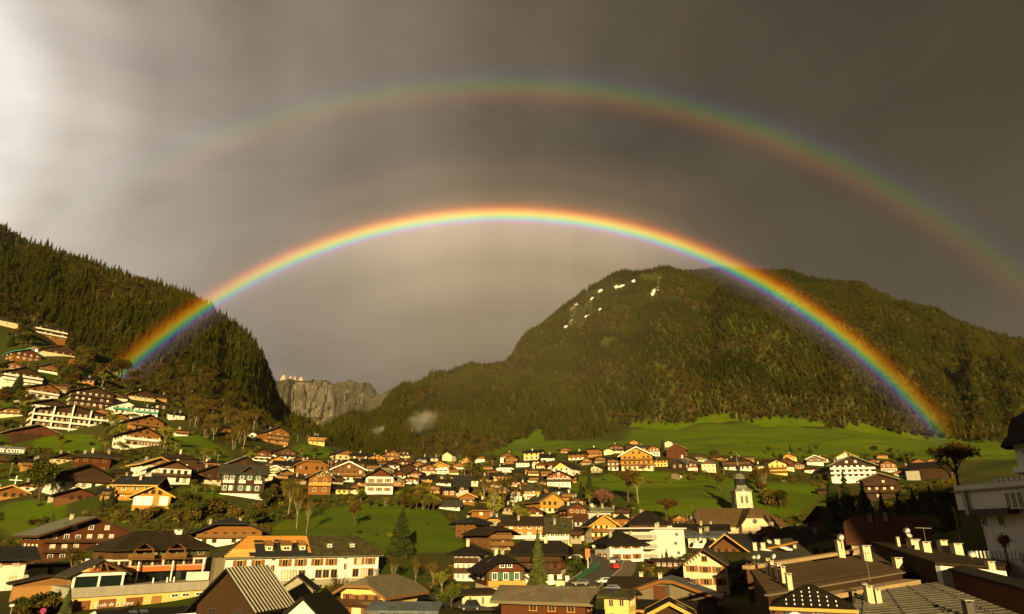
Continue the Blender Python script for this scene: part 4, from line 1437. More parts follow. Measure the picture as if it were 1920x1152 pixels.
house(236, 896, 36, 9, 'plain brown shed with a flat brown roof behind the new yellow house', 'shed', low='dark', up='dark', split=.5, roofm='r_brown', ridge='e', pitch=18, fl=1, nw=0, chim=0)
house(292, 894, 52, 21, 'white chalet with a green-grey roof standing behind the wide white one', 'chalet', low='white', up='orange', split=.85, roofm='r_green', yaw=22, fl=2, nw=3, attic=1, chim=1, fascia='hgold', ov=1.6)
house(318, 909, 66, 27, 'wide white chalet with a brown boarded gable and a long brown balcony', 'chalet', low='white', up='brown', split=.95, roofm='r_dark', pitch=22, yaw=10, fl=2, nw=5, bal=(1,), balm='hdark', pane='mix', chim=0, ov=1.6)
house(338, 876, 54, 15, 'brown house with a hipped roof and a white corner tower behind the white chalets', 'house', low='white', up='dark', split=.3, roofm='r_brown', hip=.9, pitch=22, yaw=8, fl=2, nw=4, pane='bright', chim=1)
house(297, 921, 34, 8, 'little orange garden chalet in front of the wide white chalet', 'hut', low='red', up='orange', split=.4, roofm='r_brown', yaw=8, fl=1, nw=1, fascia='wood', chim=0, ov=.8)
house(268, 901, 20, 6, 'little orange shed beside the white chalet wall', 'shed', low='orange', up='orange', split=.5, roofm='r_brown', fl=1, nw=1, chim=0, ov=.5)
house(519, 833, 40, 20, 'orange balconied hotel with a grey roof on the hill beside the wood', 'hotel', low='ochre', up='orange', split=.3, roofm='r_grey', pitch=24, yaw=26, fl=3, nw=5, bal=(1,2), attic=2, pane='bright', chim=1, ov=1.6, d=54)
house(472, 823, 14, 8, 'tiny white cottage by the orange hillside hotel', 'cottage', low='white', up='white', split=.9, roofm='r_brown', fl=1, nw=1, chim=0, ov=.6)
house(423, 811, 18, 6, 'orange hut among the bare trees on the hill', 'hut', low='orange', up='orange', split=.5, roofm='r_brown', ridge='e', fl=1, nw=1, chim=0, ov=.5)
house(490, 865, 32, 14, 'red boarded chalet on a white base by the yellow-green bushes', 'chalet', low='white', up='red', split=.5, roofm='r_dark', yaw=8, fl=2, nw=3, shut='shut', chim=0)
house(534, 862, 38, 13, 'brown chalet with white windows and a broad brown roof below the hotel', 'chalet', low='white', up='brown', split=.55, roofm='r_brown', yaw=22, fl=2, nw=4, bal=(1,), pane='bright', chim=1)
house(400, 906, 70, 15, 'dark rambling farmhouse with a low roof behind the white framed dark house', 'farmhouse', low='cream', up='dark', split=.3, roofm='r_dark', yaw=16, fl=2, nw=4, pane='glass', chim=2)
house(545, 886, 54, 13, 'long dark roofed farmhouse with a wooden front', 'farmhouse', low='cream', up='wood', split=.4, roofm='r_dark', ridge='e', yaw=8, fl=1, nw=4, chim=2, d=34)
house(514, 894, 36, 11, 'small chalet with white roof edging beside the farmhouse', 'chalet', low='ochre', up='cream', split=.4, roofm='r_dark', yaw=6, fl=2, nw=3, fascia='trim', shut='green', chim=1, pane='bright')
house(484, 902, 50, 12, 'house with a brown hipped roof and pale edge behind the white framed dark house', 'house', low='cream', up='cream', split=.5, roofm='r_brown', hip=1, yaw=6, fl=1, nw=3, fascia='trim', chim=0)
house(594, 835, 27, 13, 'small golden house alone on the green knoll', 'house', low='yellow', up='gold', split=.45, roofm='r_slate', ridge='e', pitch=26, yaw=10, fl=2, nw=3, fascia='hgold', chim=2, d=22, bal=(1,))
house(648, 867, 34, 14, 'barn with orange wooden gable over pale rendered walls at the village top', 'barn', low='cream', up='orange', split=.8, roofm='r_slate', yaw=24, fl=1, nw=3, pane='glass', chim=0, d=44)
house(706, 872, 32, 12, 'golden chalet with a bright balcony and steep dark roof', 'chalet', low='gold', up='gold', split=.4, roofm='r_dark', yaw=4, fl=2, nw=4, bal=(1,), attic=2, pane='glass', chim=1)
house(680, 864, 46, 9, 'long dark roofed house behind the golden chalet', 'house', low='wood', up='wood', split=.5, roofm='r_dark', ridge='e', fl=1, nw=4, chim=2, d=26)
house(735, 863, 27, 11, 'orange chalet with a brown pent roof and a balcony at the top of the village', 'chalet', low='ochre', up='orange', split=.5, roofm='r_brown', yaw=18, fl=2, nw=3, bal=(1,), chim=1)
house(756, 859, 24, 10, 'dark small chalet with pale windows at the village edge under the wood', 'chalet', low='cream', up='dark', split=.35, roofm='r_slate', yaw=10, fl=2, nw=3, pane='bright', chim=0)
house(575, 880, 66, 10, 'house under a very long dark roof with white chimneys', 'house', low='cream', up='wood', split=.5, roofm='r_dark', ridge='e', fl=1, nw=5, chim=3, d=30)
house(582, 899, 54, 24, 'broad reddish timber house with a clipped gable', 'house', low='red', up='orange', split=.35, roofm='r_brown', hip=.45, pitch=27, yaw=6, fl=2, nw=5, fascia='hwood', pane='mix', chim=2)
house(598, 928, 40, 30, 'tall orange timber house with a pale balcony across its middle', 'house', low='orange', up='orange', split=.4, roofm='r_slate', pitch=28, fl=2, nw=2, bal=(1,), balm='hgold', attic=2, pane='glass', fascia='greywood', chim=0, ov=1.5)
house(652, 904, 60, 21, 'dark roofed chalet whose gable is edged with a bright white board', 'chalet', low='white', up='wood', split=.35, roofm='r_dark', pitch=25, fl=2, nw=5, fascia='trim', bal=(1,), attic=3, pane='mix', chim=0, d=40)
house(680, 876, 44, 9, 'low dark roofed house between the white edged chalet and the golden chalet', 'house', low='wood', up='dark', split=.5, roofm='r_dark', ridge='e', fl=1, nw=4, chim=1, d=28)
house(645, 927, 30, 10, 'low yellow outhouse with flat eaves in front of the white edged chalet', 'outhouse', low='yellow', up='gold', split=.6, roofm='r_dark', ridge='e', pitch=16, fl=1, nw=3, chim=0, d=20)
house(664, 927, 15, 13, 'narrow wooden shed next to the white house with a boarded gable', 'shed', low='cream', up='wood', split=.4, roofm='r_brown', fl=1, nw=1, chim=0, ov=.6)
house(710, 927, 51, 29, 'white house with a red-brown boarded gable and grey balcony above the bank', 'house', low='white', up='red', split=.98, roofm='r_brown', pitch=29, fl=2, nw=3, bal=(1,), balm='greywood', shut='shut', pane='glass', chim=0, ov=1.6)
house(721, 898, 34, 15, 'grey boarded house with a clipped gable behind the white bank house', 'house', low='white', up='greywood', split=.45, roofm='r_dark', hip=.35, pitch=28, fl=2, nw=3, pane='glass', chim=1)
house(755, 873, 32, 7, 'low house with a rust red roof at the village top', 'house', low='wood', up='wood', split=.5, roofm='r_rust', ridge='e', fl=1, nw=3, chim=1, d=24)
house(765, 894, 42, 13, 'dark chalet with a broad gable beside the rust red roof', 'chalet', low='wood', up='dark', split=.4, roofm='r_dark', yaw=12, fl=1, nw=3, chim=1, pane='glass')
house(802, 889, 28, 11, 'orange boarded chalet with a grey roof on the slope', 'chalet', low='cream', up='orange', split=.4, roofm='r_grey', yaw=22, fl=2, nw=2, chim=0, d=36)
house(826, 889, 30, 13, 'yellow chalet with white balconies and a slate roof on the slope', 'chalet', low='white', up='gold', split=.5, roofm='r_slate', yaw=-18, fl=2, nw=3, bal=(1,), balm='trim', fascia='hgold', pane='bright', chim=0, d=40)
house(838, 865, 18, 10, 'upright pinkish house gable under the wood', 'house', low='cream', up='cream', split=.9, roofm='r_dark', pitch=30, yaw=-24, fl=2, nw=1, chim=0, ov=.6)
house(814, 866, 16, 6, "ochre cottage in yellow bushes at the wood's edge", 'cottage', low='ochre', up='ochre', split=.9, roofm='r_grey', ridge='e', fl=1, nw=2, chim=1, ov=.6)
house(830, 911, 30, 7, 'low cottage with a brown roof and three white chimneys', 'cottage', low='white', up='wood', split=.5, roofm='r_brown', ridge='e', fl=1, nw=2, chim=3, d=22)
house(842, 931, 24, 11, 'orange boarded cabin half hidden by shrubs', 'cabin', low='orange', up='orange', split=.5, roofm='r_dark', ridge='e', pitch=15, fl=1, nw=2, chim=0, d=20)
house(866, 931, 24, 20, 'house under a steep black slate roof', 'house', low='greywall', up='dark', split=.5, roofm='r_slate', ridge='e', pitch=46, fl=1, nw=1, chim=0, d=30)
house(876, 947, 28, 14, 'red-orange chalet with a bright gable edge beside the steep slate roof', 'chalet', low='orange', up='orange', split=.5, roofm='r_dark', fl=1, nw=2, fascia='hgold', bal=(.6,), chim=0)
house(840, 956, 44, 8, 'low house with a grey-green roof and white window posts', 'house', low='white', up='white', split=.9, roofm='r_grey', ridge='e', pitch=30, fl=1, nw=4, chim=0, d=30)
house(886, 912, 20, 11, 'pinkish rendered cottage on a white base near the bare trees', 'cottage', low='white', up='cream', split=.4, roofm='r_brown', ridge='e', fl=1, nw=2, chim=0)
house(900, 867, 18, 8, 'small orange chalet on a white base at the foot of the meadow', 'chalet', low='white', up='orange', split=.6, roofm='r_rust', fl=1, nw=2, chim=0)
house(952, 867, 28, 11, 'white gabled house with a dark roof at the bottom of the meadow', 'house', low='white', up='wood', split=.7, roofm='r_dark', yaw=-14, fl=2, nw=2, chim=2)
house(959, 870, 23, 9, 'orange chalet with balcony in front of the white gabled house', 'chalet', low='orange', up='orange', split=.4, roofm='r_dark', fl=1, nw=3, bal=(.5,), chim=0)
house(997, 863, 30, 13, 'cream house with wooden loggia below the meadow', 'house', low='cream', up='yellow', split=.5, roofm='r_dark', ridge='e', yaw=-22, fl=2, nw=3, pane='glass', chim=1, d=24)
house(980, 876, 25, 8, 'white modern villa with a dark flat roof', 'villa', low='white', up='white', split=.9, roofm='r_slate', ridge='e', pitch=8, fl=1, nw=4, chim=0, d=20, pane='glass')
house(1027, 865, 26, 7, 'white bungalow with a dark tiled roof and two skylights', 'bungalow', low='white', up='yellow', split=.6, roofm='r_dark', ridge='e', pitch=30, fl=1, nw=2, chim=2, d=24)
house(947, 886, 34, 7, 'white cottage with a wide black roof below the villa', 'cottage', low='white', up='white', split=.9, roofm='r_dark', hip=.6, fl=1, nw=3, chim=2)
house(940, 904, 40, 11, 'brown eaved house with an ochre front below the black roofed cottage', 'house', low='cream', up='ochre', split=.4, roofm='r_brown', ridge='e', fl=2, nw=4, chim=1, d=28)
house(967, 913, 34, 10, 'house with a broad dark hipped roof and red shutters', 'house', low='cream', up='brown', split=.55, roofm='r_dark', hip=1, pitch=26, fl=1, nw=3, shut='redpaint', chim=0)
house(972, 891, 18, 6, 'dark small barn with a ridge roof by the yellow gable', 'barn', low='dark', up='dark', split=.5, roofm='r_slate', ridge='e', fl=1, nw=0, chim=0)
house(985, 889, 13, 5, 'tiny yellow gabled hut', 'hut', low='yellow', up='gold', split=.5, roofm='r_brown', fl=1, nw=2, chim=0, ov=.5)
house(1009, 875, 22, 9, 'ochre house with white windows beside the villa', 'house', low='white', up='ochre', split=.5, roofm='r_brown', ridge='e', pitch=14, fl=2, nw=3, chim=0, d=18, pane='bright')
house(1042, 881, 30, 9, 'red-brown farm building with a low roof', 'farmhouse', low='cream', up='red', split=.4, roofm='r_rust', ridge='e', fl=1, nw=3, chim=0, d=22)
house(1053, 892, 32, 13, 'white house with a golden gable and long dark roof', 'house', low='white', up='yellow', split=.95, roofm='r_brown', pitch=30, yaw=-30, fl=2, nw=3, pane='glass', chim=0, d=44)
house(1048, 913, 44, 18, 'large white chalet with a wooden gable and two balconies on the grass', 'chalet', low='white', up='orange', split=.75, roofm='r_dark', fl=2, nw=5, bal=(1,), balm='hdark', attic=1, pane='glass', chim=0, ov=1.8)
house(1017, 909, 14, 6, 'small dark hut beside the large white chalet', 'hut', low='ochre', up='dark', split=.5, roofm='r_dark', fl=1, nw=1, chim=0, ov=.5)
house(967, 942, 23, 17, 'narrow white house with a brown shed roof among bare trees', 'house', low='white', up='brown', split=.55, roofm='r_brown', yaw=10, pitch=27, fl=2, nw=2, pane='glass', chim=0)
house(997, 938, 32, 18, 'golden house with orange shutters and a mossy roof', 'house', low='white', up='gold', split=.5, roofm='r_moss', ridge='e', yaw=-6, pitch=32, fl=2, nw=4, shut='shut', chim=0, d=30, pane='bright')
house(920, 925, 18, 7, 'bright orange cabin gable among bare trees', 'cabin', low='orange', up='orange', split=.5, roofm='r_rust', fl=1, nw=2, chim=0, ov=.6)
house(1036, 962, 44, 20, 'barn with a sunlit golden gable and a huge dark roof', 'barn', low='cream', up='gold', split=.35, roofm='r_moss', pitch=30, yaw=26, fl=2, nw=4, fascia='hwood', chim=1, d=64, side=0)
house(1048, 932, 30, 11, 'red chalet with orange windows above the golden barn', 'chalet', low='brown', up='red', split=.4, roofm='r_dark', ridge='e', fl=1, nw=3, shut='green', chim=1, d=26)
house(1082, 949, 34, 8, 'low dark house with a white chimney behind the grey roofed house', 'house', low='brown', up='brown', split=.4, roofm='r_dark', fl=1, nw=2, chim=2)
house(1083, 979, 36, 22, 'dark red boarded house with a grey roof and white base', 'house', low='white', up='red', split=.35, roofm='r_grey', pitch=26, yaw=24, fl=2, nw=3, shut='shut', pane='glass', chim=2, d=46)
house(1000, 969, 34, 9, 'small red-brown chalet in front of the golden barn', 'chalet', low='cream', up='red', split=.35, roofm='r_brown', yaw=-6, fl=1, nw=2, chim=0)
house(1080, 863, 28, 11, "orange house with white ground floor at the meadow's foot", 'house', low='white', up='orange', split=.35, roofm='r_dark', ridge='e', yaw=-16, fl=2, nw=3, pane='glass', chim=1, d=24)
house(1112, 857, 34, 10, 'brown roofed house with orange walls and bright terrace', 'house', low='ochre', up='orange', split=.5, roofm='r_dark', hip=.5, fl=1, nw=4, bal=(.5,), chim=1)
house(1141, 853, 17, 7, 'small pale plain gable beside the brown roofs', 'cottage', low='cream', up='cream', split=.9, roofm='r_brown', fl=1, nw=0, chim=0, ov=.5)
house(1156, 851, 28, 11, "brown chalet with a pale gable window at the meadow's foot", 'chalet', low='cream', up='brown', split=.4, roofm='r_brown', fl=2, nw=3, bal=(1,), pane='mix', chim=1)
house(1180, 847, 14, 10, 'dark narrow barn beside the cream gable', 'barn', low='dark', up='dark', split=.5, roofm='r_dark', fl=1, nw=0, chim=0)
house(1189, 838, 16, 8, 'small cream gabled house highest above the golden chalet', 'house', low='cream', up='ochre', split=.5, roofm='r_brown', fl=1, nw=2, bal=(.4,), chim=0, ov=.7)
house(1201, 847, 32, 7, 'long low house with a grey roof behind the big golden chalet', 'house', low='gold', up='gold', split=.5, roofm='r_grey', ridge='e', fl=1, nw=4, chim=1, d=26)
house(1227, 855, 20, 13, 'orange chalet on a white base behind the golden annex', 'chalet', low='white', up='orange', split=.5, roofm='r_brown', fl=2, nw=3, chim=0)
house(1195, 883, 58, 26, 'big golden chalet with two long balconies and white roof edges', 'chalet', low='cream', up='gold', split=.45, roofm='r_brown', pitch=27, yaw=-4, fl=3, nw=6, bal=(1,2), fascia='trim', attic=2, pane='glass', chim=0, ov=1.6)
house(1238, 875, 27, 11, 'low golden annex with windows beside the big golden chalet', 'annex', low='yellow', up='gold', split=.5, roofm='r_brown', ridge='e', pitch=12, fl=2, nw=4, chim=0, d=22, ov=.6, pane='glass')
house(1150, 883, 19, 20, 'narrow white and orange house with a flat dark roof', 'house', low='white', up='orange', split=.7, roofm='r_dark', ridge='e', pitch=16, fl=3, nw=2, bal=(1,2), chim=0, d=22, pane='glass')
house(1117, 887, 17, 9, 'pale stone cottage on the slope under the narrow house', 'cottage', low='stone', up='cream', split=.4, roofm='r_slate', yaw=-30, fl=1, nw=2, chim=1)
house(1269, 860, 36, 16, 'dark red timber chalet with a tall white door', 'chalet', low='red', up='red', split=.5, roofm='r_brown', pitch=27, fl=2, nw=3, fascia='greywood', pane='glass', chim=0, door='trim')
house(1254, 839, 14, 8, 'little cream house above the dark red chalet', 'cottage', low='cream', up='cream', split=.9, roofm='r_brown', fl=2, nw=2, chim=0, ov=.5)
house(1271, 882, 24, 12, 'very dark timber house with a blue-grey roof', 'house', low='dark', up='dark', split=.5, roofm='r_blue', yaw=-26, pitch=28, fl=1, nw=2, pane='glass', chim=0, d=36)
house(1296, 883, 24, 12, 'brown timber chalet with an orange ground floor and blue-grey roof', 'chalet', low='ochre', up='brown', split=.5, roofm='r_blue', fl=2, nw=3, bal=(.1,), balm='trim', chim=0, d=34, pitch=27)
house(1330, 886, 26, 14, 'cream stone house with a boarded gable and blue-grey roof', 'house', low='cream', up='wood', split=.95, roofm='r_blue', pitch=28, yaw=14, fl=2, nw=3, pane='glass', chim=1, d=40)
house(1267, 899, 16, 8, 'weathered pinkish hay barn on the slope', 'barn', low='greywood', up='greywood', split=.5, roofm='r_brown', yaw=-14, fl=1, nw=0, chim=0, ov=.5)
house(1384, 882, 48, 14, 'brown hip roofed house with white base beyond the steeple', 'house', low='white', up='brown', split=.4, roofm='r_brown', hip=.8, pitch=28, fl=2, nw=5, bal=(1,), pane='mix', chim=2)
house(1410, 883, 12, 5, 'small orange roadside shed beyond the steeple', 'shed', low='orange', up='orange', split=.5, roofm='r_dark', ridge='e', fl=1, nw=0, chim=0, ov=.4)
house(1460, 890, 31, 18, 'yellow chalet with two orange balconies', 'chalet', low='yellow', up='yellow', split=.9, roofm='r_brown', pitch=24, fl=2, nw=3, bal=(.35,1), balm='orange', attic=1, pane='glass', chim=0)
house(1477, 883, 23, 16, 'red-brown boarded house just behind the yellow balconied chalet', 'house', low='cream', up='red', split=.35, roofm='r_brown', pitch=28, yaw=8, fl=2, nw=2, chim=0)
house(1480, 864, 26, 7, 'low yellow gabled house above the red-brown one', 'house', low='yellow', up='gold', split=.6, roofm='r_rust', fl=1, nw=3, chim=2)
house(1446, 872, 24, 6, 'brown roofed shed above the yellow balconied chalet', 'shed', low='dark', up='dark', split=.5, roofm='r_brown', ridge='e', fl=1, nw=0, chim=0, d=20)
house(1529, 873, 28, 11, 'house with a pale grey roof and grey boards above the hedge', 'house', low='white', up='greywood', split=.45, roofm='r_white', yaw=12, pitch=24, fl=2, nw=2, chim=0)
house(1520, 888, 20, 7, 'small red and white cottage above the meadow', 'cottage', low='white', up='redpaint', split=.7, roofm='r_brown', ridge='e', fl=1, nw=3, chim=0, d=14, ov=.5)
house(1589, 867, 34, 9, 'white gabled house above the dark hotel', 'house', low='yellow', up='white', split=.3, roofm='r_brown', pitch=26, fl=1, nw=4, bal=(.2,), fascia='hgold', attic=2, chim=1)
house(1618, 876, 26, 6, 'brown gabled house beside the dark hotel roof', 'house', low='brown', up='orange', split=.4, roofm='r_brown', fl=1, nw=3, fascia='hgold', chim=0)
house(1550, 930, 28, 9, "dark garage with a brown pent roof on the meadow's edge", 'garage', low='dark', up='brown', split=.5, roofm='r_brown', ridge='e', pitch=16, fl=1, nw=0, chim=0, d=22)
house(1668, 886, 26, 14, 'orange boarded chalet on a white base with a dark long side', 'chalet', low='white', up='orange', split=.45, roofm='r_brown', pitch=24, yaw=24, fl=2, nw=3, shut='shut', pane='glass', chim=1, d=48)
house(1726, 877, 26, 9, 'orange gabled barn with a large black roof', 'barn', low='white', up='orange', split=.3, roofm='r_dark', pitch=26, yaw=26, fl=1, nw=2, chim=1, d=54, fascia='brown')
house(1753, 873, 25, 6, 'low orange chalet with a pale roof edge at the meadow', 'chalet', low='orange', up='orange', split=.5, roofm='r_dark', pitch=20, fl=1, nw=4, fascia='hgold', pane='glass', chim=0)
house(1691, 895, 28, 8, 'small orange fronted cottage with white windows', 'cottage', low='white', up='orange', split=.5, roofm='r_dark', pitch=16, fl=1, nw=4, chim=0, pane='bright')
house(1655, 937, 56, 34, 'shaded dark house with bright window panes behind the black conifers', 'house', low='dark', up='dark', split=.5, roofm='r_brown', pitch=20, yaw=8, fl=3, nw=4, bal=(1,2), frame='hdark', fascia='greywood', pane='mix', chim=0)  # dark walls stand in for the shade on this house
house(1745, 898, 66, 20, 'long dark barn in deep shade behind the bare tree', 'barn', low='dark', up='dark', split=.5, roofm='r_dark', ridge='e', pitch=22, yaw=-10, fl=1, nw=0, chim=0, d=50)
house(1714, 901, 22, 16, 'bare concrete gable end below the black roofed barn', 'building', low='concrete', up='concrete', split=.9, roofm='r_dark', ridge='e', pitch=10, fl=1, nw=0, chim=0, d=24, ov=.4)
# ---------------------------------------------------------------- nearer buildings
RECIPE.update({
    'r_beige': (m_roof, (0.20, 0.165, 0.10), 0.8, 0.3),
    'r_metal': (m_roof, (0.17, 0.15, 0.105), 0.5, 1.2, (0.16, 0.075, 0.03)),
    'r_plank': (m_wood, (0.080, 0.050, 0.026), True, 0.5, 0.5),
    'r_steel': (m_roof, (0.13, 0.115, 0.085), 0.55, 0.9),
    'membrane': (m_plain, (0.020, 0.020, 0.021), 0.7, 0.3, 0.8),
    'batten': (m_wood, (0.55, 0.25, 0.055), False, 0.35, 0.4),
    'batten_new': (m_wood, (0.68, 0.42, 0.11), False, 0.35, 0.25),
    'glassgreen': (m_glass, (0.012, 0.022, 0.016), 0.08),
    'dishwhite': (m_plain, (0.66, 0.63, 0.56), 0.5, 0.1),
    'iron': (m_plain, (0.06, 0.05, 0.04), 0.5, 0.3),
    'gilt': (m_plain, (0.62, 0.50, 0.22), 0.4, 0.2),
    'signred': (m_plain, (0.50, 0.035, 0.015), 0.5, 0.1),
    'signyellow': (m_plain, (0.80, 0.58, 0.03), 0.5, 0.1),
    'signblue': (m_plain, (0.03, 0.05, 0.30), 0.5, 0.1),
    'lampglass': (m_plain, (0.75, 0.74, 0.70), 0.3, 0.05),
})


def text(body, size, parent, loc, rot, mat, extrude=0.02, name='lettering', align='LEFT', shear=0.0, bold=0.0):
    c = bpy.data.curves.new(name, 'FONT')
    c.body = body; c.size = size; c.extrude = extrude; c.align_x = align; c.shear = shear; c.offset = bold
    tmp = bpy.data.objects.new(name, c)
    COL.objects.link(tmp)
    bpy.context.view_layer.update()
    me = bpy.data.meshes.new_from_object(tmp.evaluated_get(bpy.context.evaluated_depsgraph_get()))
    bpy.data.objects.remove(tmp)
    me.materials.clear()
    me.materials.append(M(mat))
    return put(name, me, parent, loc, rot)


def zat(py, zc):
    return CAMZ + zc * (math.sin(PITCH) - (py - 576) / F * math.cos(PITCH))


def frame2(pxl, zl, pxr, zr, py):
    """root at the left foot of a facade seen between two pixel columns; x runs along it, y into the building, z is world height"""
    a, b = pt(pxl, py, zl), pt(pxr, py, zr)
    d = Vector((b.x - a.x, b.y - a.y, 0))
    return Vector((a.x, a.y, 0)), math.atan2(d.y, d.x), d.length


def ribs(t, quad, n, r=0.05, mat='r_steel', name='roof_rib'):
    """raised seams running down a roof plane given as 4 corners: top left, top right, bottom right, bottom left"""
    a, b, c, d = [Vector(q) for q in quad]
    mb = MB()
    for k in range(n + 1):
        s = k / n
        p, q = a.lerp(b, s), d.lerp(c, s)
        nn = (b - a).cross(d - a).normalized()
        if nn.z < 0: nn = -nn
        mb.tube(p + nn * r * 0.4, q + nn * r * 0.4, r, r, 4, cap=False)
    o = mb.build(name, mat, t)
    o['kind'] = 'stuff'
    return o


# --- long white school with its roof half stripped
o_, rz_, L = frame2(418, 130, 706, 146, 1100)
t = thing('school', 'long cream school with half its roof stripped to golden battens', 'school', o_, rz_)
D_, Ez, Gz = 10.0, 11.9, 2.0
MB().box(0, L, 0, D_, Gz - 3, 6.6).build('stone_base', 'stone', t)
MB().box(-0.05, L + 0.05, -0.05, D_ + 0.05, 6.6, Ez).build('wall', 'cream2', t) if 'cream2' in RECIPE else MB().box(-0.05, L + 0.05, -0.05, D_ + 0.05, 6.6, Ez).build('wall', 'white', t)
MB().box(-2.0, -0.05, 1.0, 5.0, Gz - 3, Ez - 0.6).build('boarded_end', 'greywood', t)
for x in (L * 0.42, L * 0.77):
    MB().tube((x, -0.16, Gz), (x, -0.16, Ez), 0.07, 0.07, 6).build('downpipe', 'greywall', t)
ov = 0.9
A = D_ / 2 + ov
zr_ = Ez + 3.6
ze_ = Ez - ov * 3.6 / (D_ / 2) + 0.15
pol = roof_polys(A, -ov, L + ov, ze_, zr_, 0.9, 0.75)
mp_ = lambda p: (p[1], D_ / 2 - p[0], p[2])
rf = MB().slab([[mp_(p) for p in q][::-1] for q in pol], 0.3).build('roof', 'r_moss', t)


def on_roof(u, v, lift=0.0):
    """point on the front slope: u metres along, v share from eaves (0) to ridge (1)"""
    return Vector((u, -ov + A * v, ze_ + (zr_ - ze_) * v + lift))


def sheet(mat, u0, u1, v0, v1, lift, name, parent, skew0=0.0, thick=0.05):
    q = [on_roof(u0, v0, lift), on_roof(u1, v0, lift), on_roof(u1, v1, lift), on_roof(u0 + skew0, v1, lift)]
    return MB().slab([[tuple(p) for p in q]], thick).build(name, mat, parent)


nb = 11
for k in range(nb):          # new boards over the stripped part
    v0, v1 = k / nb, (k + 0.93) / nb
    lo, hi = -ov + 0.3 + v0 * A * 0.9, L * 0.505
    if v0 < 0.42 : hi = L * 0.16 + v0 * 4
    sheet('batten_new' if k < 4 else 'batten', lo, hi, v0, v1, 0.07, 'roof_board', rf)
sheet('membrane', L * 0.13, L * 0.52, 0.02, 0.20, 0.085, 'roof_membrane', rf)
for (u0, u1, v0, v1) in ((0.17, 0.235, .20, .62), (0.29, 0.345, .20, .66), (0.40, 0.455, .22, .64), (0.46, 0.52, .2, .55), (0.17, 0.235, .66, .78), (0.30, .345, .70, .80)):
    sheet('membrane', L * u0, L * u1, v0, v1, 0.09, 'roof_membrane', rf)
sheet('batten', L * 0.505, L * 0.525, 0.15, 0.98, 0.1, 'roof_board', rf)
for u, w in ((0.255, 1.5), (0.365, 2.1), (0.47, 1.3)):      # new dormers with battened tops
    c = on_roof(L * u, 0.28)
    dz = MB()
    dz.box(c.x - w / 2, c.x + w / 2, c.y, c.y + 2.2, c.z - 0.2, c.z + 1.15)
    dm = dz.build('dormer', 'yellow', rf)
    put('window', window_mesh(w * 0.7, 0.7, 'trim', 'glass'), dm, (c.x, c.y - 0.02, c.z + 0.5))
    top = MB().slab([[(c.x - w / 2 - .2, c.y - .3, c.z + 1.15), (c.x + w / 2 + .2, c.y - .3, c.z + 1.15), (c.x + w / 2 + .2, c.y + 3.4, c.z + 2.2), (c.x - w / 2 - .2, c.y + 3.4, c.z + 2.2)]], 0.12)
    top.build('dormer_roof', 'membrane', dm)
    bt = MB()
    for q in range(6):
        xx = c.x - w / 2 + w * q / 5
        bt.slab([[(xx - .06, c.y - .3, c.z + 1.24), (xx + .06, c.y - .3, c.z + 1.24), (xx + .06, c.y + 3.4, c.z + 2.29), (xx - .06, c.y + 3.4, c.z + 2.29)]], 0.07)
    bt.build('batten', 'batten', dm)
for u in (0.66, 0.82):
    c = on_roof(L * u, 0.42)
    dm = MB().prism([(c.y, c.z - .2), (c.y, c.z + 0.8), (c.y + 1.9, c.z + 1.0), (c.y + 1.9, c.z)], c.x - .7, c.x + .7, 'x').build('dormer', 'greywood', rf)
    put('window', window_mesh(0.9, 0.6, 'trim', 'glass'), dm, (c.x, c.y - 0.02, c.z + 0.35))
MB().box(-ov, L + ov, -ov - 0.1, -ov + 0.04, ze_ - 0.32, ze_ - 0.12).build('gutter', 'metal', rf)
for u in (.08, .19, .36, .46, .57, .665):
    put('window', window_mesh(1.3, 1.45, 'hgold', 'glass', 'shut'), t, (L * u, -0.06, 10.1))
for u in (.285, .765):
    put('window', window_mesh(0.9, 0.6, 'cream', 'glass'), t, (L * u, -0.06, 10.9))
    put('window', window_mesh(0.9, 1.4, 'cream', 'glass'), t, (L * u, -0.06, 9.1))
for u in (.86, .94):
    put('window', window_mesh(1.2, 1.45, 'hgold', 'curtain' if u < .9 else 'glass', 'shut'), t, (L * u, -0.06, 10.1))
for u in (.06, .12, .365, .42, .475, .585, .635, .69, .84, .90, .95):
    put('window', window_mesh(1.5, 1.7, 'ochre', random.choice(['glass', 'curtain', 'glass'])), t, (L * u, -0.06, 7.75))
for u in (.05, .38, .50, .60, .74):
    put('window', window_mesh(1.3, 1.5, 'concrete', 'glass'), t, (L * u, -0.01, 4.9))

# --- music school: low yellow block with a terrace, pavilion and a brown upper house
o_, rz_, L = frame2(130, 117, 402, 136, 1110)
t = thing('music_school', 'yellow music school with terrace, orange parapet and a dark brown upper storey', 'school', o_, rz_)
MB().box(0, L, 0, 16, -2, 4.9).build('wall', 'yellow', t)
MB().box(-0.25, L + 0.1, -0.55, 16, 4.9, 6.6).build('parapet', 'concrete', t)
for u, w, s in ((.09, 2.6, 'shut'), (.245, 2.9, 'shut'), (.42, 3.0, 'shut'), (.57, 1.8, 'ochre')):
    MB().box(L * u - w / 2, L * u + w / 2, -0.12, 0.05, -0.5, 4.3).build('door', s, t)
    put('window', window_mesh(w * 0.8, 1.3, 'cream', 'glass'), t, (L * u, -0.15, 1.9))
for u in (.70, .78, .88, .95):
    put('window', window_mesh(1.5, 0.6, 'trim', 'glass'), t, (L * u, -0.03, 4.2))
text('École de Musique', 0.95, t, (L * 0.165, -0.40, 3.1), (math.pi / 2, 0, 0), 'trim', 0.03, shear=0.3)
MB().box(-0.55, -0.05, -0.5, -0.42, 1.6, 2.4).build('notice', 'signblue', t)
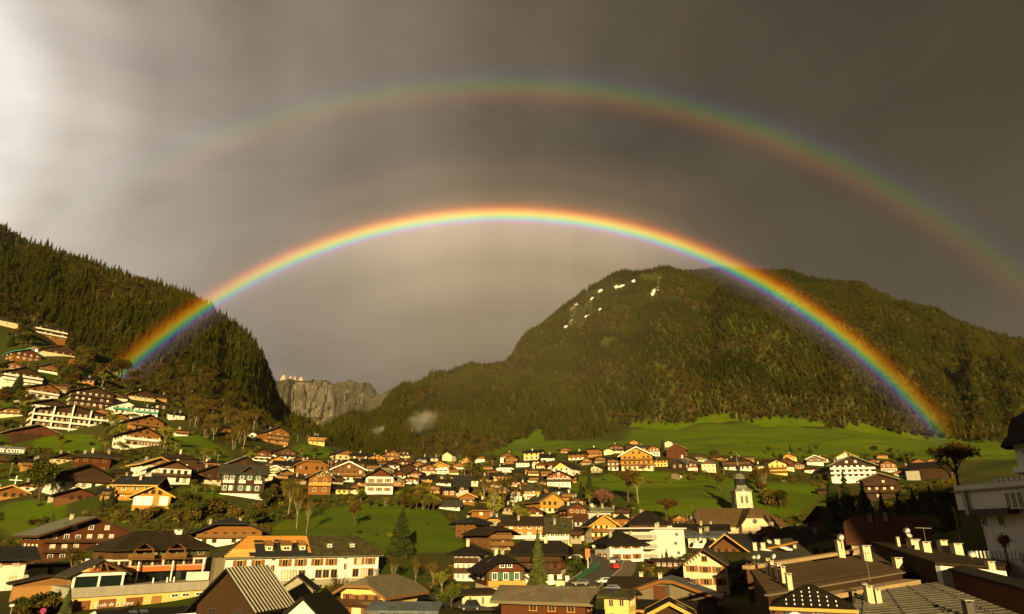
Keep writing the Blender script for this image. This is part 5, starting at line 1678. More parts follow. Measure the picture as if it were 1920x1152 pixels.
# pavilion at the near end of the terrace
PW = 8.6
for x in (0.1, PW * 0.5, PW - 0.2):
    MB().box(x, x + 0.35, -0.35, 0.0, 6.6, 9.0).build('post', 'trim', t)
MB().box(0.45, PW * 0.5, -0.2, -0.1, 6.6, 8.5).build('pane', 'glassgreen', t)
MB().box(PW * 0.5 + 0.35, PW - 0.2, -0.2, -0.1, 6.6, 8.5).build('pane', 'glassgreen', t)
MB().box(-0.2, PW + 0.3, -0.4, 0.1, 8.5, 9.15).build('beam', 'trim', t)
pol = roof_polys(PW / 2 + 1.2, -1.2, 5.5, 8.7, 8.7 + (PW / 2 + 1.2) * 0.50, 0, 0)
rf = MB().slab([[(p[0] + PW / 2, p[1], p[2]) for p in q] for q in pol], 0.3).build('pavilion_roof', 'r_grey', t)
tr = MB()
zt = 8.7 + (PW / 2 + 1.2) * 0.50
for a, b in (((0.2, 9.1), (PW / 2, zt - .5)), ((PW - .2, 9.1), (PW / 2, zt - .5)), ((PW / 2, 9.1), (PW / 2, zt - .5)), ((PW * .32, 9.1), (PW * .42, 10.6)), ((PW * .68, 9.1), (PW * .58, 10.6)), ((0.2, 9.2), (PW - .2, 9.2))):
    tr.tube((a[0], -0.5, a[1]), (b[0], -0.5, b[1]), 0.14, 0.14, 5)
tr.build('truss', 'orange', rf)
# terrace back wall, orange parapet and window strip
y0 = 6.0
MB().box(L * 0.3, L, y0 + 1.2, 15.9, 6.6, 8.6).build('terrace_wall', 'glassgreen', t)
MB().box(L * 0.28, L + 0.1, y0, 15.8, 8.6, 9.6).build('terrace_parapet', 'orangewall', t)
MB().box(L * 0.24, L + 0.1, y0 - 0.1, 15.7, 9.6, 11.1).build('window_band', 'trim', t)
nb = 9
for k in range(nb):
    x = L * 0.27 + (L * 0.71) * (k + 0.5) / nb
    put('window', window_mesh(L * 0.71 / nb * 0.86, 1.0, 'ochre', 'glass'), t, (x, y0 - 0.12, 10.3))
for x in (L * 0.48, L * 0.73, L * 0.97):
    MB().tube((x, y0 - 0.9, 6.6), (x, y0 - 0.9, 11.0), 0.14, 0.14, 8).build('post', 'trim', t)
MB().box(L * 0.86, L, y0 - 2.5, y0 - 0.2, 6.6, 8.2).build('stair_hood', 'white', t)
for x in (0.55, 0.65, .7): MB().tube((L * x, 1.5, 6.6), (L * x, 1.5, 7.6), 0.15, 0.12, 8).build('bollard_light', 'trim', t)
# brown upper house with two dormer balconies
u0 = L * 0.30
MB().box(u0, L + 0.4, y0 - 0.4, y0 + 11, 11.1, 13.4).build('upper_wall', 'brown', t)
A2 = 5.7 + 1.2
pol = roof_polys(A2, u0 - 1.3, L + 1.7, 13.0, 16.6, 1.0, 1.0)
rf = MB().slab([[(p[1], y0 + 5.3 - p[0], p[2]) for p in q][::-1] for q in pol], 0.35).build('roof', 'r_brown', t)
chimney(rf, u0 + 14, y0 + 4.4, 15.6, 1.0, 1.2, 'trim')
for x in (u0 + 5.0, u0 + 11.5):
    pol = roof_polys(2.6, y0 - 2.4, y0 + 3.5, 12.9, 14.3, 0, 0)
    dr = MB().slab([[(p[0] + x, p[1], p[2]) for p in q] for q in pol], 0.22).build('dormer_roof', 'r_brown', rf)
    for a, b in (((x - 1.9, 12.9), (x, 14.1)), ((x + 1.9, 12.9), (x, 14.1)), ((x - 1.9, 12.9), (x + 1.9, 12.9))):
        MB().tube((a[0], y0 - 2.2, a[1]), (b[0], y0 - 2.2, b[1]), 0.13, 0.13, 5).build('beam', 'orange', dr)
    for s in (-1.8, 1.8): MB().box(x + s - .12, x + s + .12, y0 - 2.2, y0 - 1.95, 11.1, 13.0).build('post', 'orange', t)
    balcony(t, x - 2.2, x + 2.2, 11.15, 1.9, 'hwood', 0.95, face=y0 - 0.4)
    put('window', window_mesh(1.6, 1.9, 'hgold', 'glass', 'green'), t, (x, y0 - 0.42, 12.2))
for x in (u0 + 8.2, u0 + 14.5, u0 + 17.5, u0 + 20.5):
    if x < L: put('window', window_mesh(1.2, 1.25, 'hgold', 'curtain' if x < u0 + 9 else 'glass', 'green'), t, (x, y0 - 0.42, 12.3))

# --- buildings that fit the general pattern
house(158, 1052, 140, 50, 'big red-brown hotel with stacked balconies and a green metal roof', 'hotel', d=110, low='red', up='red', split=.3, roofm='r_green', pitch=21, yaw=20, fl=3, nw=7, bal=(0.04, 1, 2), balm='brown', frame='trim', pane='bright', fascia='hdark', attic=3, chim=1, ov=2.2, zc=172)
house(2, 1104, 60, 58, 'house with a grey slate roof, wooden gable and cream wall at the lane', 'house', d=60, low='white', up='orange', split=.7, roofm='r_slate', ridge='e', pitch=26, yaw=14, fl=2, nw=2, chim=0, zc=130, ov=1.8)
house(92, 1082, 120, 22, 'low dark garage block with brown doors under the red-brown hotel', 'garage', d=50, low='greywall', up='dark', split=.75, roofm='r_dark', ridge='e', pitch=4, yaw=16, fl=1, nw=3, pane='glass', chim=0, zc=150, ov=.8)
house(193, 1062, 60, 12, 'low yellow annex with a dark flat roof beside the red-brown hotel', 'annex', d=40, low='yellow', up='yellow', split=.9, roofm='r_dark', ridge='e', pitch=5, yaw=16, fl=1, nw=2, chim=0, zc=150, ov=.6)
house(85, 1108, 96, 16, 'open wooden shelter with a plank screen and gabled lean-to roof', 'shelter', d=34, low='ochre', up='hwood', split=.55, roofm='r_brown', ridge='g', pitch=12, yaw=8, fl=1, nw=0, chim=0, zc=122, ov=1.0)
house(428, 1022, 112, 26, 'wooden chalet with white base and white terrace rail behind the school', 'chalet', d=90, low='white', up='orange', split=.5, roofm='r_slate', pitch=22, hip=.4, yaw=6, fl=2, nw=6, bal=(1,), pane='glass', chim=2, zc=182, ov=2)
house(770, 1094, 122, 20, 'glass fronted pavilion with a dark roof among thin trees', 'pavilion', d=60, low='stone', up='white', split=.35, roofm='r_brown', ridge='e', pitch=17, yaw=-14, fl=1, nw=12, pane='glass', chim=0, zc=158, ov=1.2)
B11 = house(676, 1160, 78, 46, 'cream chalet with a smooth beige clipped roof and dark balcony', 'chalet', d=118, low='cream', up='yellow', split=.52, roofm='r_beige', pitch=27, hip=.42, yaw=-36, fl=2, nw=4, bal=(1,), balm='hdark', shut='shut', pane='glass', fascia='hwood', chim=1, zc=104, ov=1.5)
house(948, 1132, 70, 62, 'red timber chalet with green shutters over a cream ground floor', 'chalet', d=92, low='cream', up='red', split=.5, roofm='r_dark', pitch=31, hip=.36, yaw=16, fl=2, nw=3, bal=(1,), balm='hgold', shut='green', frame='trim', pane='glass', chim=2, zc=128, ov=1.6, attic=2)
house(905, 1144, 66, 30, 'cream bay with a brown skirt roof in front of the red timber chalet', 'annex', d=40, low='cream', up='cream', split=.9, roofm='r_brown', ridge='e', hip=1, pitch=16, yaw=10, fl=1, nw=5, pane='mix', chim=0, zc=120, ov=1.0)
house(874, 1092, 46, 54, 'white house with stacked brown balconies and a black pyramid roof', 'house', d=54, low='white', up='white', split=.5, roofm='r_dark', hip=1, pitch=24, yaw=-12, fl=3, nw=4, bal=(1, 2), balm='hdark', pane='glass', frame='trim', chim=1, zc=146, ov=1.6)
house(1012, 1094, 82, 58, 'red and white chalet with a black roof behind the tall spruce', 'chalet', d=56, low='white', up='red', split=.4, roofm='r_dark', ridge='e', pitch=30, hip=.5, yaw=-10, fl=3, nw=5, bal=(1, 2), balm='hdark', pane='mix', chim=1, zc=140, ov=1.6)
house(872, 1012, 36, 31, 'brown boarded house with a black roof on the edge of the grass bank', 'house', d=52, low='wood', up='wood', split=.4, roofm='r_slate', hip=.8, pitch=22, yaw=-34, fl=3, nw=3, pane='glass', frame='orange', chim=1, zc=190, ov=1.6)
house(938, 1036, 42, 36, 'brown timber chalet ringed by two long balconies', 'chalet', d=62, low='cream', up='wood', split=.16, roofm='r_brown', hip=.45, pitch=22, yaw=36, fl=3, nw=4, bal=(1, 2), balm='hwood', pane='mix', chim=1, zc=180, ov=2)
house(984, 1024, 78, 40, 'long orange house with brown roof and white terrace', 'house', d=46, low='white', up='ochre', split=.3, roofm='r_brown', ridge='e', pitch=29, yaw=-4, fl=3, nw=4, bal=(1,), balm='trim', pane='mix', chim=2, zc=205, ov=1)
house(902, 970, 36, 11, 'low red-orange barn with a brown hipped roof and pale edge', 'barn', d=36, low='orange', up='orange', split=.4, roofm='r_brown', hip=.7, pitch=28, yaw=6, fl=1, nw=1, chim=0, fascia='hwood', zc=228)
house(1046, 1029, 43, 32, 'cream house with green shutters, white balcony and a tall mossy roof', 'house', d=44, low='cream', up='cream', split=.5, roofm='r_moss', ridge='e', pitch=46, yaw=-4, fl=2, nw=4, bal=(1,), balm='trim', shut='green', pane='curtain', chim=1, zc=198, ov=.8)
house(1134, 1027, 46, 42, 'white chalet with golden gable, orange balcony and a shop awning', 'chalet', d=56, low='white', up='gold', split=.8, roofm='r_slate', pitch=33, yaw=16, fl=3, nw=4, bal=(1, 2), balm='orange', shut='yellow', pane='glass', chim=1, zc=200, ov=1.3, fascia='hgold')
house(1090, 1016, 22, 38, 'narrow grey rendered house in the lane beside the shop chalet', 'house', d=40, low='cream', up='greywall', split=.4, roofm='r_rust', ridge='e', pitch=30, fl=3, nw=2, chim=0, zc=210, ov=.7)
house(1166, 988, 42, 10, 'black roofed house with an arched orange dormer front', 'house', d=40, low='wood', up='orange', split=.4, roofm='r_dark', hip=.5, pitch=34, fl=1, nw=2, chim=0, zc=218)
house(1215, 985, 70, 6, 'house under a large plain black roof behind the white hotel', 'house', d=60, low='brown', up='brown', split=.5, roofm='r_dark', ridge='e', hip=1, pitch=34, fl=1, nw=2, chim=0, zc=212)
house(1120, 962, 50, 4, 'low house with a grey-green sheet roof under the hill shrubs', 'house', d=30, low='greywall', up='greywall', split=.5, roofm='r_green', ridge='e', pitch=22, fl=1, nw=2, chim=2, zc=240)
house(1176, 1054, 62, 36, 'white hotel with arched shuttered windows and a black hipped roof', 'hotel', d=74, low='white', up='white', split=.9, roofm='r_dark', hip=1, pitch=30, yaw=24, fl=2, nw=3, shut='shut', frame='ochre', pane='glass', chim=2, zc=166, ov=1.4)
house(1212, 1128, 140, 22, 'low cream building under a wide dark mossy roof', 'building', d=118, low='cream', up='cream', split=.9, roofm='r_brown', ridge='e', pitch=15, yaw=-8, fl=1, nw=2, pane='glass', chim=2, zc=124, ov=.7)
T12 = house(1328, 1128, 80, 66, 'tall cream house with brown shutters and bracketed eaves', 'house', d=84, low='cream', up='cream', split=.5, roofm='r_grey', pitch=33, yaw=-6, fl=3, nw=3, shut='shut', frame='ochre', pane='glass', chim=0, zc=132, ov=1.5, attic=1, fascia='hdark')
house(1372, 1058, 60, 30, 'brown chalet with a broad dark roof below the church', 'chalet', d=80, low='wood', up='wood', split=.4, roofm='r_slate', pitch=34, yaw=-28, fl=2, nw=4, shut='shut', pane='glass', fascia='hgold', chim=0, zc=176, ov=2)
T14 = house(1256, 1160, 168, 40, 'wide barn with grey weathered boards, red doors and a slate blue roof', 'barn', d=90, low='greywood', up='greywood', split=.5, roofm='r_blue', pitch=19, hip=.12, yaw=-6, fl=1, nw=0, chim=0, zc=108, ov=1.2, fascia='orange')
house(1316, 1002, 92, 8, 'long house with a black roof in front of the church', 'house', d=46, low='cream', up='brown', split=.5, roofm='r_dark', ridge='e', pitch=22, fl=1, nw=4, chim=2, zc=216)
house(1322, 1024, 60, 18, 'house with a dull blue sheet roof and grey chimneys', 'house', d=46, low='white', up='cream', split=.5, roofm='r_blue', ridge='e', pitch=18, yaw=-14, fl=1, nw=4, chim=3, zc=196)
house(1508, 1046, 118, 24, 'white walled house under a broad black roof in the shade', 'house', d=90, low='white', up='white', split=.9, roofm='r_dark', ridge='e', pitch=27, hip=.5, yaw=4, fl=1, nw=5, pane='glass', chim=1, zc=164)
house(1540, 984, 44, 10, 'brown roofed barn with a triangular dark gable by the churchyard wall', 'barn', d=54, low='brown', up='dark', split=.4, roofm='r_church', ridge='g', pitch=42, yaw=-30, fl=1, nw=0, chim=0, zc=200)
house(1668, 1022, 128, 8, 'house with a big ribbed dark brown roof carrying chimneys and aerials', 'house', d=112, low='cream', up='brown', split=.5, roofm='r_rust', ridge='e', pitch=38, hip=.25, yaw=2, fl=1, nw=3, chim=3, zc=122, ov=.8)
house(1158, 1172, 44, 50, 'small cream house with a lit window and dark roof by the barn', 'house', d=60, low='yellow', up='yellow', split=.5, roofm='r_moss', ridge='e', pitch=16, yaw=-14, fl=2, nw=2, pane='glass', chim=0, zc=84, ov=.8)
house(1262, 1230, 62, 76, 'dark timber gable with a gold edge at the bottom of the lane', 'house', d=80, low='dark', up='dark', split=.4, roofm='r_dark', pitch=26, fl=2, nw=1, fascia='hgold', chim=0, zc=66, ov=1)
house(1250, 1180, 110, 34, 'low black roofed workshop with a gilded eaves board', 'workshop', d=70, low='dark', up='dark', split=.5, roofm='r_dark', ridge='e', pitch=18, yaw=-4, fl=1, nw=0, fascia='ochre', chim=0, zc=88, ov=.8)  # dark materials here and on the gable house above stand in for shade
house(548, 1172, 62, 62, 'grey stone gable standing in front of the school wall', 'outhouse', d=60, low='stone', up='stone', split=.5, roofm='r_grey', pitch=36, yaw=-8, fl=1, nw=0, chim=0, zc=94, ov=.5)
house(560, 1262, 58, 104, 'white gabled house with a deep brown verge at the street corner', 'house', d=90, low='white', up='white', split=.5, roofm='r_dark', pitch=40, yaw=-24, fl=3, nw=1, chim=0, zc=68, ov=1.1)
T9 = house(408, 1262, 104, 118, 'dark brown barn with a steep corrugated roof', 'barn', d=90, low='dark', up='dark', split=.4, roofm='r_dark', pitch=43, yaw=-40, fl=3, nw=2, pane='glass', frame='hdark', chim=0, zc=72, ov=.9)  # dark wood, taken darker because the gable catches little light
house(290, 1225, 170, 66, 'flat dark roofed hall with a pale eaves edge near the school', 'hall', d=80, low='brown', up='brown', split=.4, roofm='r_dark', ridge='e', pitch=9, yaw=12, fl=2, nw=4, pane='glass', fascia='trim', chim=0, zc=76, ov=1)
T17 = house(1018, 1190, 158, 62, 'red timber barn with a rusted pale metal roof', 'barn', d=84, low='red', up='red', split=.4, roofm='r_metal', ridge='e', pitch=22, yaw=-16, fl=2, nw=4, pane='glass', frame='gold', chim=0, zc=94, ov=1.3, fascia='greywood')
house(752, 1215, 110, 66, 'hall with a blue-grey ribbed metal roof below the beige roofed chalet', 'hall', d=60, low='greywall', up='greywall', split=.5, roofm='r_blue', ridge='e', pitch=16, yaw=-14, fl=2, nw=4, pane='glass', chim=0, zc=72, ov=.8)

# seams of the metal roofs
for T, mat, n in ((T9, 'metal', 15), (T17, 'greywall', 38)):
    t, W_, Dd, H_, rise_, r_ = T
    if T is T9:
        a = W_ / 2 + .9
        s = rise_ / (W_ / 2)
        ribs(r_, [(0.05, -1, H_ + rise_ + .15), (0.05, Dd + 1, H_ + rise_ + .15), (a, Dd + 1, H_ - .9 * s + .15), (a, -1, H_ - .9 * s + .15)], 12, 0.09, 'concrete')
    else:
        s = rise_ / (Dd / 2)
        ribs(r_, [(-W_ / 2 - 1.4, Dd / 2, H_ + rise_ + .15), (W_ / 2 + 1.4, Dd / 2, H_ + rise_ + .15), (W_ / 2 + 1.4, -1.3, H_ - 1.3 * s + .15), (-W_ / 2 - 1.4, -1.3, H_ - 1.3 * s + .15)], n, 0.055, 'r_metal')
# brackets under the eaves of the tall cream house, doors and boards of the wide barn
t, W_, Dd, H_, rise_, r_ = T12
for k in range(7):
    for s in (-1, 1):
        u = (k + 0.4) / 7
        x, z = s * W_ / 2 * u, H_ + rise_ * (1 - u)
        MB().tube((x, -0.05, z - .9), (x, -1.4, z - .05), 0.09, 0.09, 4).build('bracket', 'hdark', r_)
t, W_, Dd, H_, rise_, r_ = T14
MB().box(-W_ * .16, -W_ * .02, -0.14, 0.0, 0, H_ + rise_ * .55).build('door', 'red', t)
MB().box(-W_ * .02, W_ * .02, -0.16, 0.0, 0, H_ + rise_ * .72).build('opening', 'black', t)
MB().box(-W_ * .48, -W_ * .34, -0.14, 0.0, 0, H_ + .3).build('door', 'red', t)

# --- modern white block with balconies on its side
o_, rz_, L = frame2(1232, 168, 1286, 176, 1040)
t = thing('apartment_block', 'plain white flat roofed block with balconies along one side', 'apartment block', o_, rz_)
z0, z1 = zat(1046, 170), zat(992, 170)
MB().box(0, L, 0, 14, z0 - 5, z1).build('wall', 'white', t)
MB().box(-2.6, L + .5, -0.6, 14.5, z1, z1 + 0.35).build('roof', 'r_white', t)
for k in range(3):
    z = z0 + (z1 - z0) * k / 3
    MB().box(-2.4, -0.01, -0.3, 13, z - 0.2, z).build('balcony', 'white', t)
    MB().box(-2.4, -2.3, -0.3, 13, z, z + 0.9).build('railing', 'greywall', t)
    MB().box(-2.4, 0.0, -0.3, -0.2, z, z + 0.9).build('railing', 'greywall', t)
for (u, v) in ((.72, .82), (.66, .50), (.30, .12), (.74, .16)):
    put('window', window_mesh(1.3, 0.7, 'concrete', 'glass'), t, (L * u, -0.01, z0 + (z1 - z0) * v))
house(1262, 1066, 70, 14, 'red restaurant verandah with a brown canopy beneath the white block', 'verandah', d=30, low='red', up='red', split=.9, roofm='r_brown', ridge='e', pitch=8, yaw=-8, fl=1, nw=6, pane='glass', frame='trim', chim=0, zc=160)

# --- dark house with white framed windows and green shutters on the bank
t, W_, Dd, H_, rise_, r_ = house(452, 932, 76, 40, 'black-brown house with white framed windows and green shutters', 'house', d=62, low='white', up='dark', split=.13, roofm='r_grey', ridge='e', pitch=28, fl=1, nw=0, chim=0, ov=1.2)
fh = H_ * 0.87 / 2
for f in range(2):
    for u in (-.40, -.27, -.04, .14, .34):
        put('window', window_mesh(1.15, 1.55, 'trim', 'curtain' if random.random() < .3 else 'glass', 'green'), t, (W_ * u, -0.09, H_ * .13 + fh * (f + .52)))
for u0, u1 in ((-.46, -.2), (-.1, .06), (.26, .44)):
    balcony(t, W_ * u0, W_ * u1, H_ * .13 + fh, 0.9, 'trim', 0.8, face=-0.06)
pol = roof_polys(W_ * .27, -1.5, Dd * .5, H_ - .8, H_ + W_ * .27 * .62 - .2, 0, 0)
MB().slab([[(p[0] + W_ * .12, p[1], p[2]) for p in q] for q in pol], 0.3).build('cross_gable_roof', 'r_grey', r_)
MB().prism([(W_ * .12 - W_ * .22, H_ - .6), (W_ * .12 + W_ * .22, H_ - .6), (W_ * .12, H_ + W_ * .24 * .62 - .5)], -0.08, Dd * .45, 'y').build('gable', 'dark', t)

# --- terraced apartment block with white frame
t, W_, Dd, H_, rise_, r_ = house(128, 807, 118, 30, 'terraced apartment block with white piers and three rows of white balconies', 'apartment_block', d=60, low='brown', up='dark', split=.3, roofm='r_dark', pitch=13, yaw=10, fl=3, nw=12, pane='bright', chim=2, ov=1.2)
for u in (-.5, -.245, .0, .25, .5):
    MB().box(W_ * u - .22, W_ * u + .22, -1.6, -0.07, -3, H_ + rise_ * (1 - abs(u) * 2) - .1).build('pier', 'trim', t)
for f in range(3):
    balcony(t, -W_ / 2, W_ / 2, H_ / 3 * f + .05, 1.45, 'trim', 0.75, face=-0.06)

# --- big barn with one bright sheet roof slope
t, W_, Dd, H_, rise_, r_ = house(455, 892, 84, 13, 'dark barn with one slope of its roof in shining white sheet', 'barn', d=70, low='brown', up='dark', split=.3, roofm='r_dark', pitch=25, yaw=14, fl=1, nw=4, frame='orange', pane='glass', attic=1, chim=2)
s = rise_ / (W_ / 2)
MB().slab([[(-W_ / 2 - 1.1, -1.3, H_ - 1.1 * s + .19), (-0.05, -1.3, H_ + rise_ + .19), (-.05, Dd + 1.2, H_ + rise_ + .19), (-W_ / 2 - 1.1, Dd + 1.2, H_ - 1.1 * s + .19)][::-1]], 0.05).build('roof_sheet', 'r_white', r_)

# --- new yellow timber house and its white-doored garage
house(248, 944, 62, 36, 'new golden timber house with two balconies and a grey roof', 'house', d=60, low='yellow', up='gold', split=.25, roofm='r_slate', ridge='e', pitch=26, yaw=-20, fl=2, nw=3, bal=(.32, 1), balm='gold', fascia='hgold', pane='glass', chim=1, zc=206, ov=1.4)
t, W_, Dd, H_, rise_, r_ = house(283, 948, 62, 19, 'golden timber garage with three white doors', 'garage', d=50, low='gold', up='gold', split=.5, roofm='r_grey', pitch=27, yaw=-4, fl=1, nw=0, attic=3, pane='glass', fascia='hgold', chim=0, zc=198, ov=1.3)
for u in (-.36, -.1, .32):
    MB().box(W_ * u - 1.25, W_ * u + 1.25, -0.12, 0, 0, 2.7).build('door', 'trim', t)

# --- dark hotel with bright balconies
house(1602, 906, 76, 30, 'dark hotel with rows of white windows, white balcony lines and a grey-green roof', 'hotel', d=80, low='white', up='dark', split=.3, roofm='r_green', pitch=23, yaw=16, fl=4, nw=7, bal=(1, 2, 3), balm='trim', pane='curtain', attic=2, chim=1, ov=1.8)

# --- chalet with the lettered roof edge
t, W_, Dd, H_, rise_, r_ = house(-12, 894, 62, 44, 'brown hotel with white letters on its blue-grey roof edge', 'hotel', d=60, low='ochre', up='dark', split=.25, roofm='r_blue', ridge='e', pitch=14, yaw=-4, fl=3, nw=4, frame='orange', pane='mix', bal=(1, 2), chim=0, zc=266, ov=1.0)
MB().box(-W_ / 2 - 1, W_ / 2 + 1.6, -1.5, -1.2, H_ - .6, H_ + 2.6).build('sign_board', 'r_blue', t)
text('LES COTES', 2.0, t, (W_ / 2 + 1.2, -1.55, H_ + .2), (math.pi / 2, 0, 0), 'trim', 0.04, align='RIGHT', bold=0.05, shear=.1)
p, zc, rz_ = spot(28, 908, 0, 250)
c = MB(); c.box(-2.1, 2.1, -.12, .12, 1.3, 1.65); c.box(-.18, .18, -.13, .13, -2, 3.2)
tag(c.build('white_cross', 'trim', loc=p, rot=(0, 0, rz_ + .15)), 'bright white wooden cross beside the lettered brown hotel', 'cross')

# --- stone walls and garage on the bank
for (x0, z0_, x1, z1_, py, hh, lab, mt) in ((88, 214, 152, 214, 944, 13, 'stone retaining wall under the brown verandah chalet', 'stone'), (22, 372, 64, 372, 755, 4, 'pale terrace wall below the golden gabled chalet', 'stone'),
                                      (362, 236, 414, 236, 916, 9, 'concrete garage wall with two dark openings on the lawn', 'concrete'), (1478, 250, 1556, 246, 984, 12, 'old churchyard wall with a mossy top', 'stone')):
    o_, rz_, L = frame2(x0, z0_, x1, z1_, py)
    zz = zat(py, z0_)
    t = thing('retaining_wall', lab, 'wall', o_, rz_)
    h_ = hh * z0_ / F
    MB().box(0, L, 0, .6, zz - 3, zz + h_).build('wall_body', mt, t)
    MB().box(-.1, L + .1, -.1, .7, zz + h_, zz + h_ + .15).build('coping', 'concrete', t)
    if 'garage' in lab:
        for u in (.2, .7): MB().box(L * u - 1.6, L * u + 1.6, -0.05, .02, zz - .5, zz + h_ - .4).build('opening', 'black', t)

# --- church
o_, rz_, L = frame2(1312, 236, 1476, 236, 1000)
t = thing('church', 'cream church with a brown roof and a square tower topped by a layered copper spire', 'church', o_, rz_)
zb, ze, zr = zat(1016, 236), zat(986, 236), zat(953, 246)
Dd = 14.0
MB().box(0, L, 0, Dd, zb - 5, ze).build('wall', 'cream', t)
pol = roof_polys(Dd / 2 + .6, -.6, L + .6, ze - .2, zr, .35, .85)
rf = MB().slab([[(p[1], Dd / 2 - p[0], p[2]) for p in q][::-1] for q in pol], 0.35).build('roof', 'r_church', t)
tx, tw = L * .60, 4.9
MB().prism([(tx - tw, zb - 5), (tx + tw, zb - 5), (tx + tw, ze + .2), (tx + tw * .55, ze + 3.0), (tx - tw * .55, ze + 3.0), (tx - tw, ze + .2)], -4.0, 3, 'y').build('transept_wall', 'cream', t)
pol = roof_polys(tw + .9, -4.6, Dd / 2, ze - .3, zr - .1, .52, 0)
MB().slab([[(p[0] + tx, p[1], p[2]) for p in q] for q in pol], 0.35).build('transept_roof', 'r_church', rf)
MB().lathe([(0.85, 0), (0.85, .1), (.55, .12), (.55, .05)], 14).build('round_window', 'black', t, loc=(tx, -4.02, ze + 1.5), rot=(math.pi / 2, 0, 0))
for u in (.80, .92, .12, .24):
    put('window', window_mesh(1.1, 2.4, 'trim', 'glass', None, True), t, (L * u, -0.02, ze - 3.0))
for x, z in ((-.2, zr), (L * .985 - 2.5, zr)):
    MB().tube((x + .3, Dd / 2, z - .2), (x + .3, Dd / 2, z + 1.6), .09, .03, 5).build('finial', 'copper', rf)
# tower
k = 246 / F
cx = (1395 - 960) * 248 / F - (1312 - 960) * 236 / F
tw = 3.05
zt0, zt1 = zb - 4, zat(921, 248)
MB().box(cx - tw, cx + tw, 8, 8 + 2 * tw, zt0, zt1).build('tower', 'cream', t)
MB().box(cx - tw - .12, cx + tw + .12, 7.88, 8.12 + 2 * tw, zt1 - 5.3, zt1 - 5.0).build('string_course', 'concrete', t)
for s in (-1, 1):
    w = window_mesh(1.1, 2.5, 'concrete', 'black', None, True)
    put('belfry_opening', w, t, (cx + s * .95, 7.97, zt1 - 3.2))
    put('belfry_opening', w, t, (cx - tw - .02, 8 + tw + s * .95, zt1 - 3.2), (0, 0, -math.pi / 2))
MB().lathe([(0.95, 0), (0.95, .12), (.0, .12)], 18).build('clock_face', 'trim', t, loc=(cx, 7.95, zt1 - .35), rot=(math.pi / 2, 0, 0))
cy = 8 + tw
q = math.pi / 4
sp = MB()
sp.lathe([((tw + .5) * 1.414, -.1), ((tw + .4) * 1.414, .2), (tw * 1.02, 1.1), (tw * .80, 2.4)], 4, (cx, cy, zt1), rot=q)
sp.build('spire_skirt', 'copper', t)
MB().lathe([(2.0, 2.2), (1.95, 4.7), (2.15, 4.8)], 8, (cx, cy, zt1), rot=q / 2).build('spire_drum', 'r_slate', t)
MB().lathe([(2.45, 4.7), (2.5, 5.0), (2.0, 5.5), (2.2, 5.8), (1.7, 6.3), (0.9, 6.9)], 10, (cx, cy, zt1)).build('spire_dome', 'copper', t)
MB().lathe([(.75, 6.8), (.7, 8.6), (1.1, 8.7), (1.0, 9.3), (.45, 10.0)], 8, (cx, cy, zt1)).build('spire_lantern', 'r_slate', t)
MB().lathe([(.45, 9.9), (.2, 11.5), (.08, 14.0), (.05, 15.2)], 8, (cx, cy, zt1)).build('spire_needle', 'copper', t)
c = MB(); c.box(cx - .5, cx + .5, cy - .05, cy + .05, zt1 + 14.9, zt1 + 15.02); c.tube((cx, cy, zt1 + 14.2), (cx, cy, zt1 + 15.8), .06, .05, 5); c.build('cross', 'iron', t)
# scaffold against the church front
o_, rz_, _ = frame2(1282, 232, 1310, 232, 1000)
t = thing('scaffold', 'builders scaffold with planks against the end of the church', 'scaffold', o_, rz_)
zz = zat(1004, 232)
for i in range(4):
    for j in range(2):
        MB().tube((i * 1.9, j * 1.4, zz - 3), (i * 1.9, j * 1.4, zz + 9 - i % 2), .06, .06, 5).build('pole', 'metal', t)
for kz in range(4):
    MB().box(-.2, 5.9, -.1, 1.5, zz + 1.8 * kz + .6, zz + 1.8 * kz + .7).build('plank', 'orange' if kz == 2 else 'greywood', t)
# ---------------------------------------------------------------- roofs at the near corner of the town
def block(name, label, cat, pts, wall, roofm, base=0.0, thick=0.25, inset=0.35, wname='wall'):
    """sloping sheet roof through photo points (x, y, depth) on walls that follow it down to the ground"""
    P = [pt(*q) for q in pts]
    c = sum(P, Vector()) / len(P)
    o = Vector((c.x, c.y, base))
    t = thing(name, label, cat, o)
    Q = [p - o for p in P]
    ctr = c - o
    # keep counter-clockwise seen from above
    ar = sum(Q[i].x * Q[(i + 1) % len(Q)].y - Q[(i + 1) % len(Q)].x * Q[i].y for i in range(len(Q)))
    if ar < 0: Q = Q[::-1]
    r = MB().slab([[tuple(q) for q in Q]], thick).build('roof', roofm, t)
    mb = MB()
    B = []
    for q in Q:
        d = Vector((ctr.x - q.x, ctr.y - q.y, 0)); d.normalize()
        B.append(q + d * inset)
    n = len(B)
    for i in range(n):
        a, b = B[i], B[(i + 1) % n]
        mb.quad([(a.x, a.y, -2), (b.x, b.y, -2), (b.x, b.y, b.z - thick), (a.x, a.y, a.z - thick)])
    mb.quad([(p.x, p.y, p.z - thick) for p in B])
    mb.build(wname, wall, t)
    return t, r, Q, o


RECIPE['tan'] = (m_plain, (0.36, 0.25, 0.13), 0.9, 0.35, 0.9, 0.0, 0.5)


def strip(t, o, a, b, up, th, mat, name):
    """straight board or kerb between two photo points"""
    p, q = pt(*a) - o, pt(*b) - o
    d = (q - p); n = Vector((-d.y, d.x, 0)).normalized() * th
    mb = MB()
    mb.slab([[tuple(p - n + Vector((0, 0, up))), tuple(q - n + Vector((0, 0, up))), tuple(q + n + Vector((0, 0, up))), tuple(p + n + Vector((0, 0, up)))]], up + .1)
    return mb.build(name, mat, t)


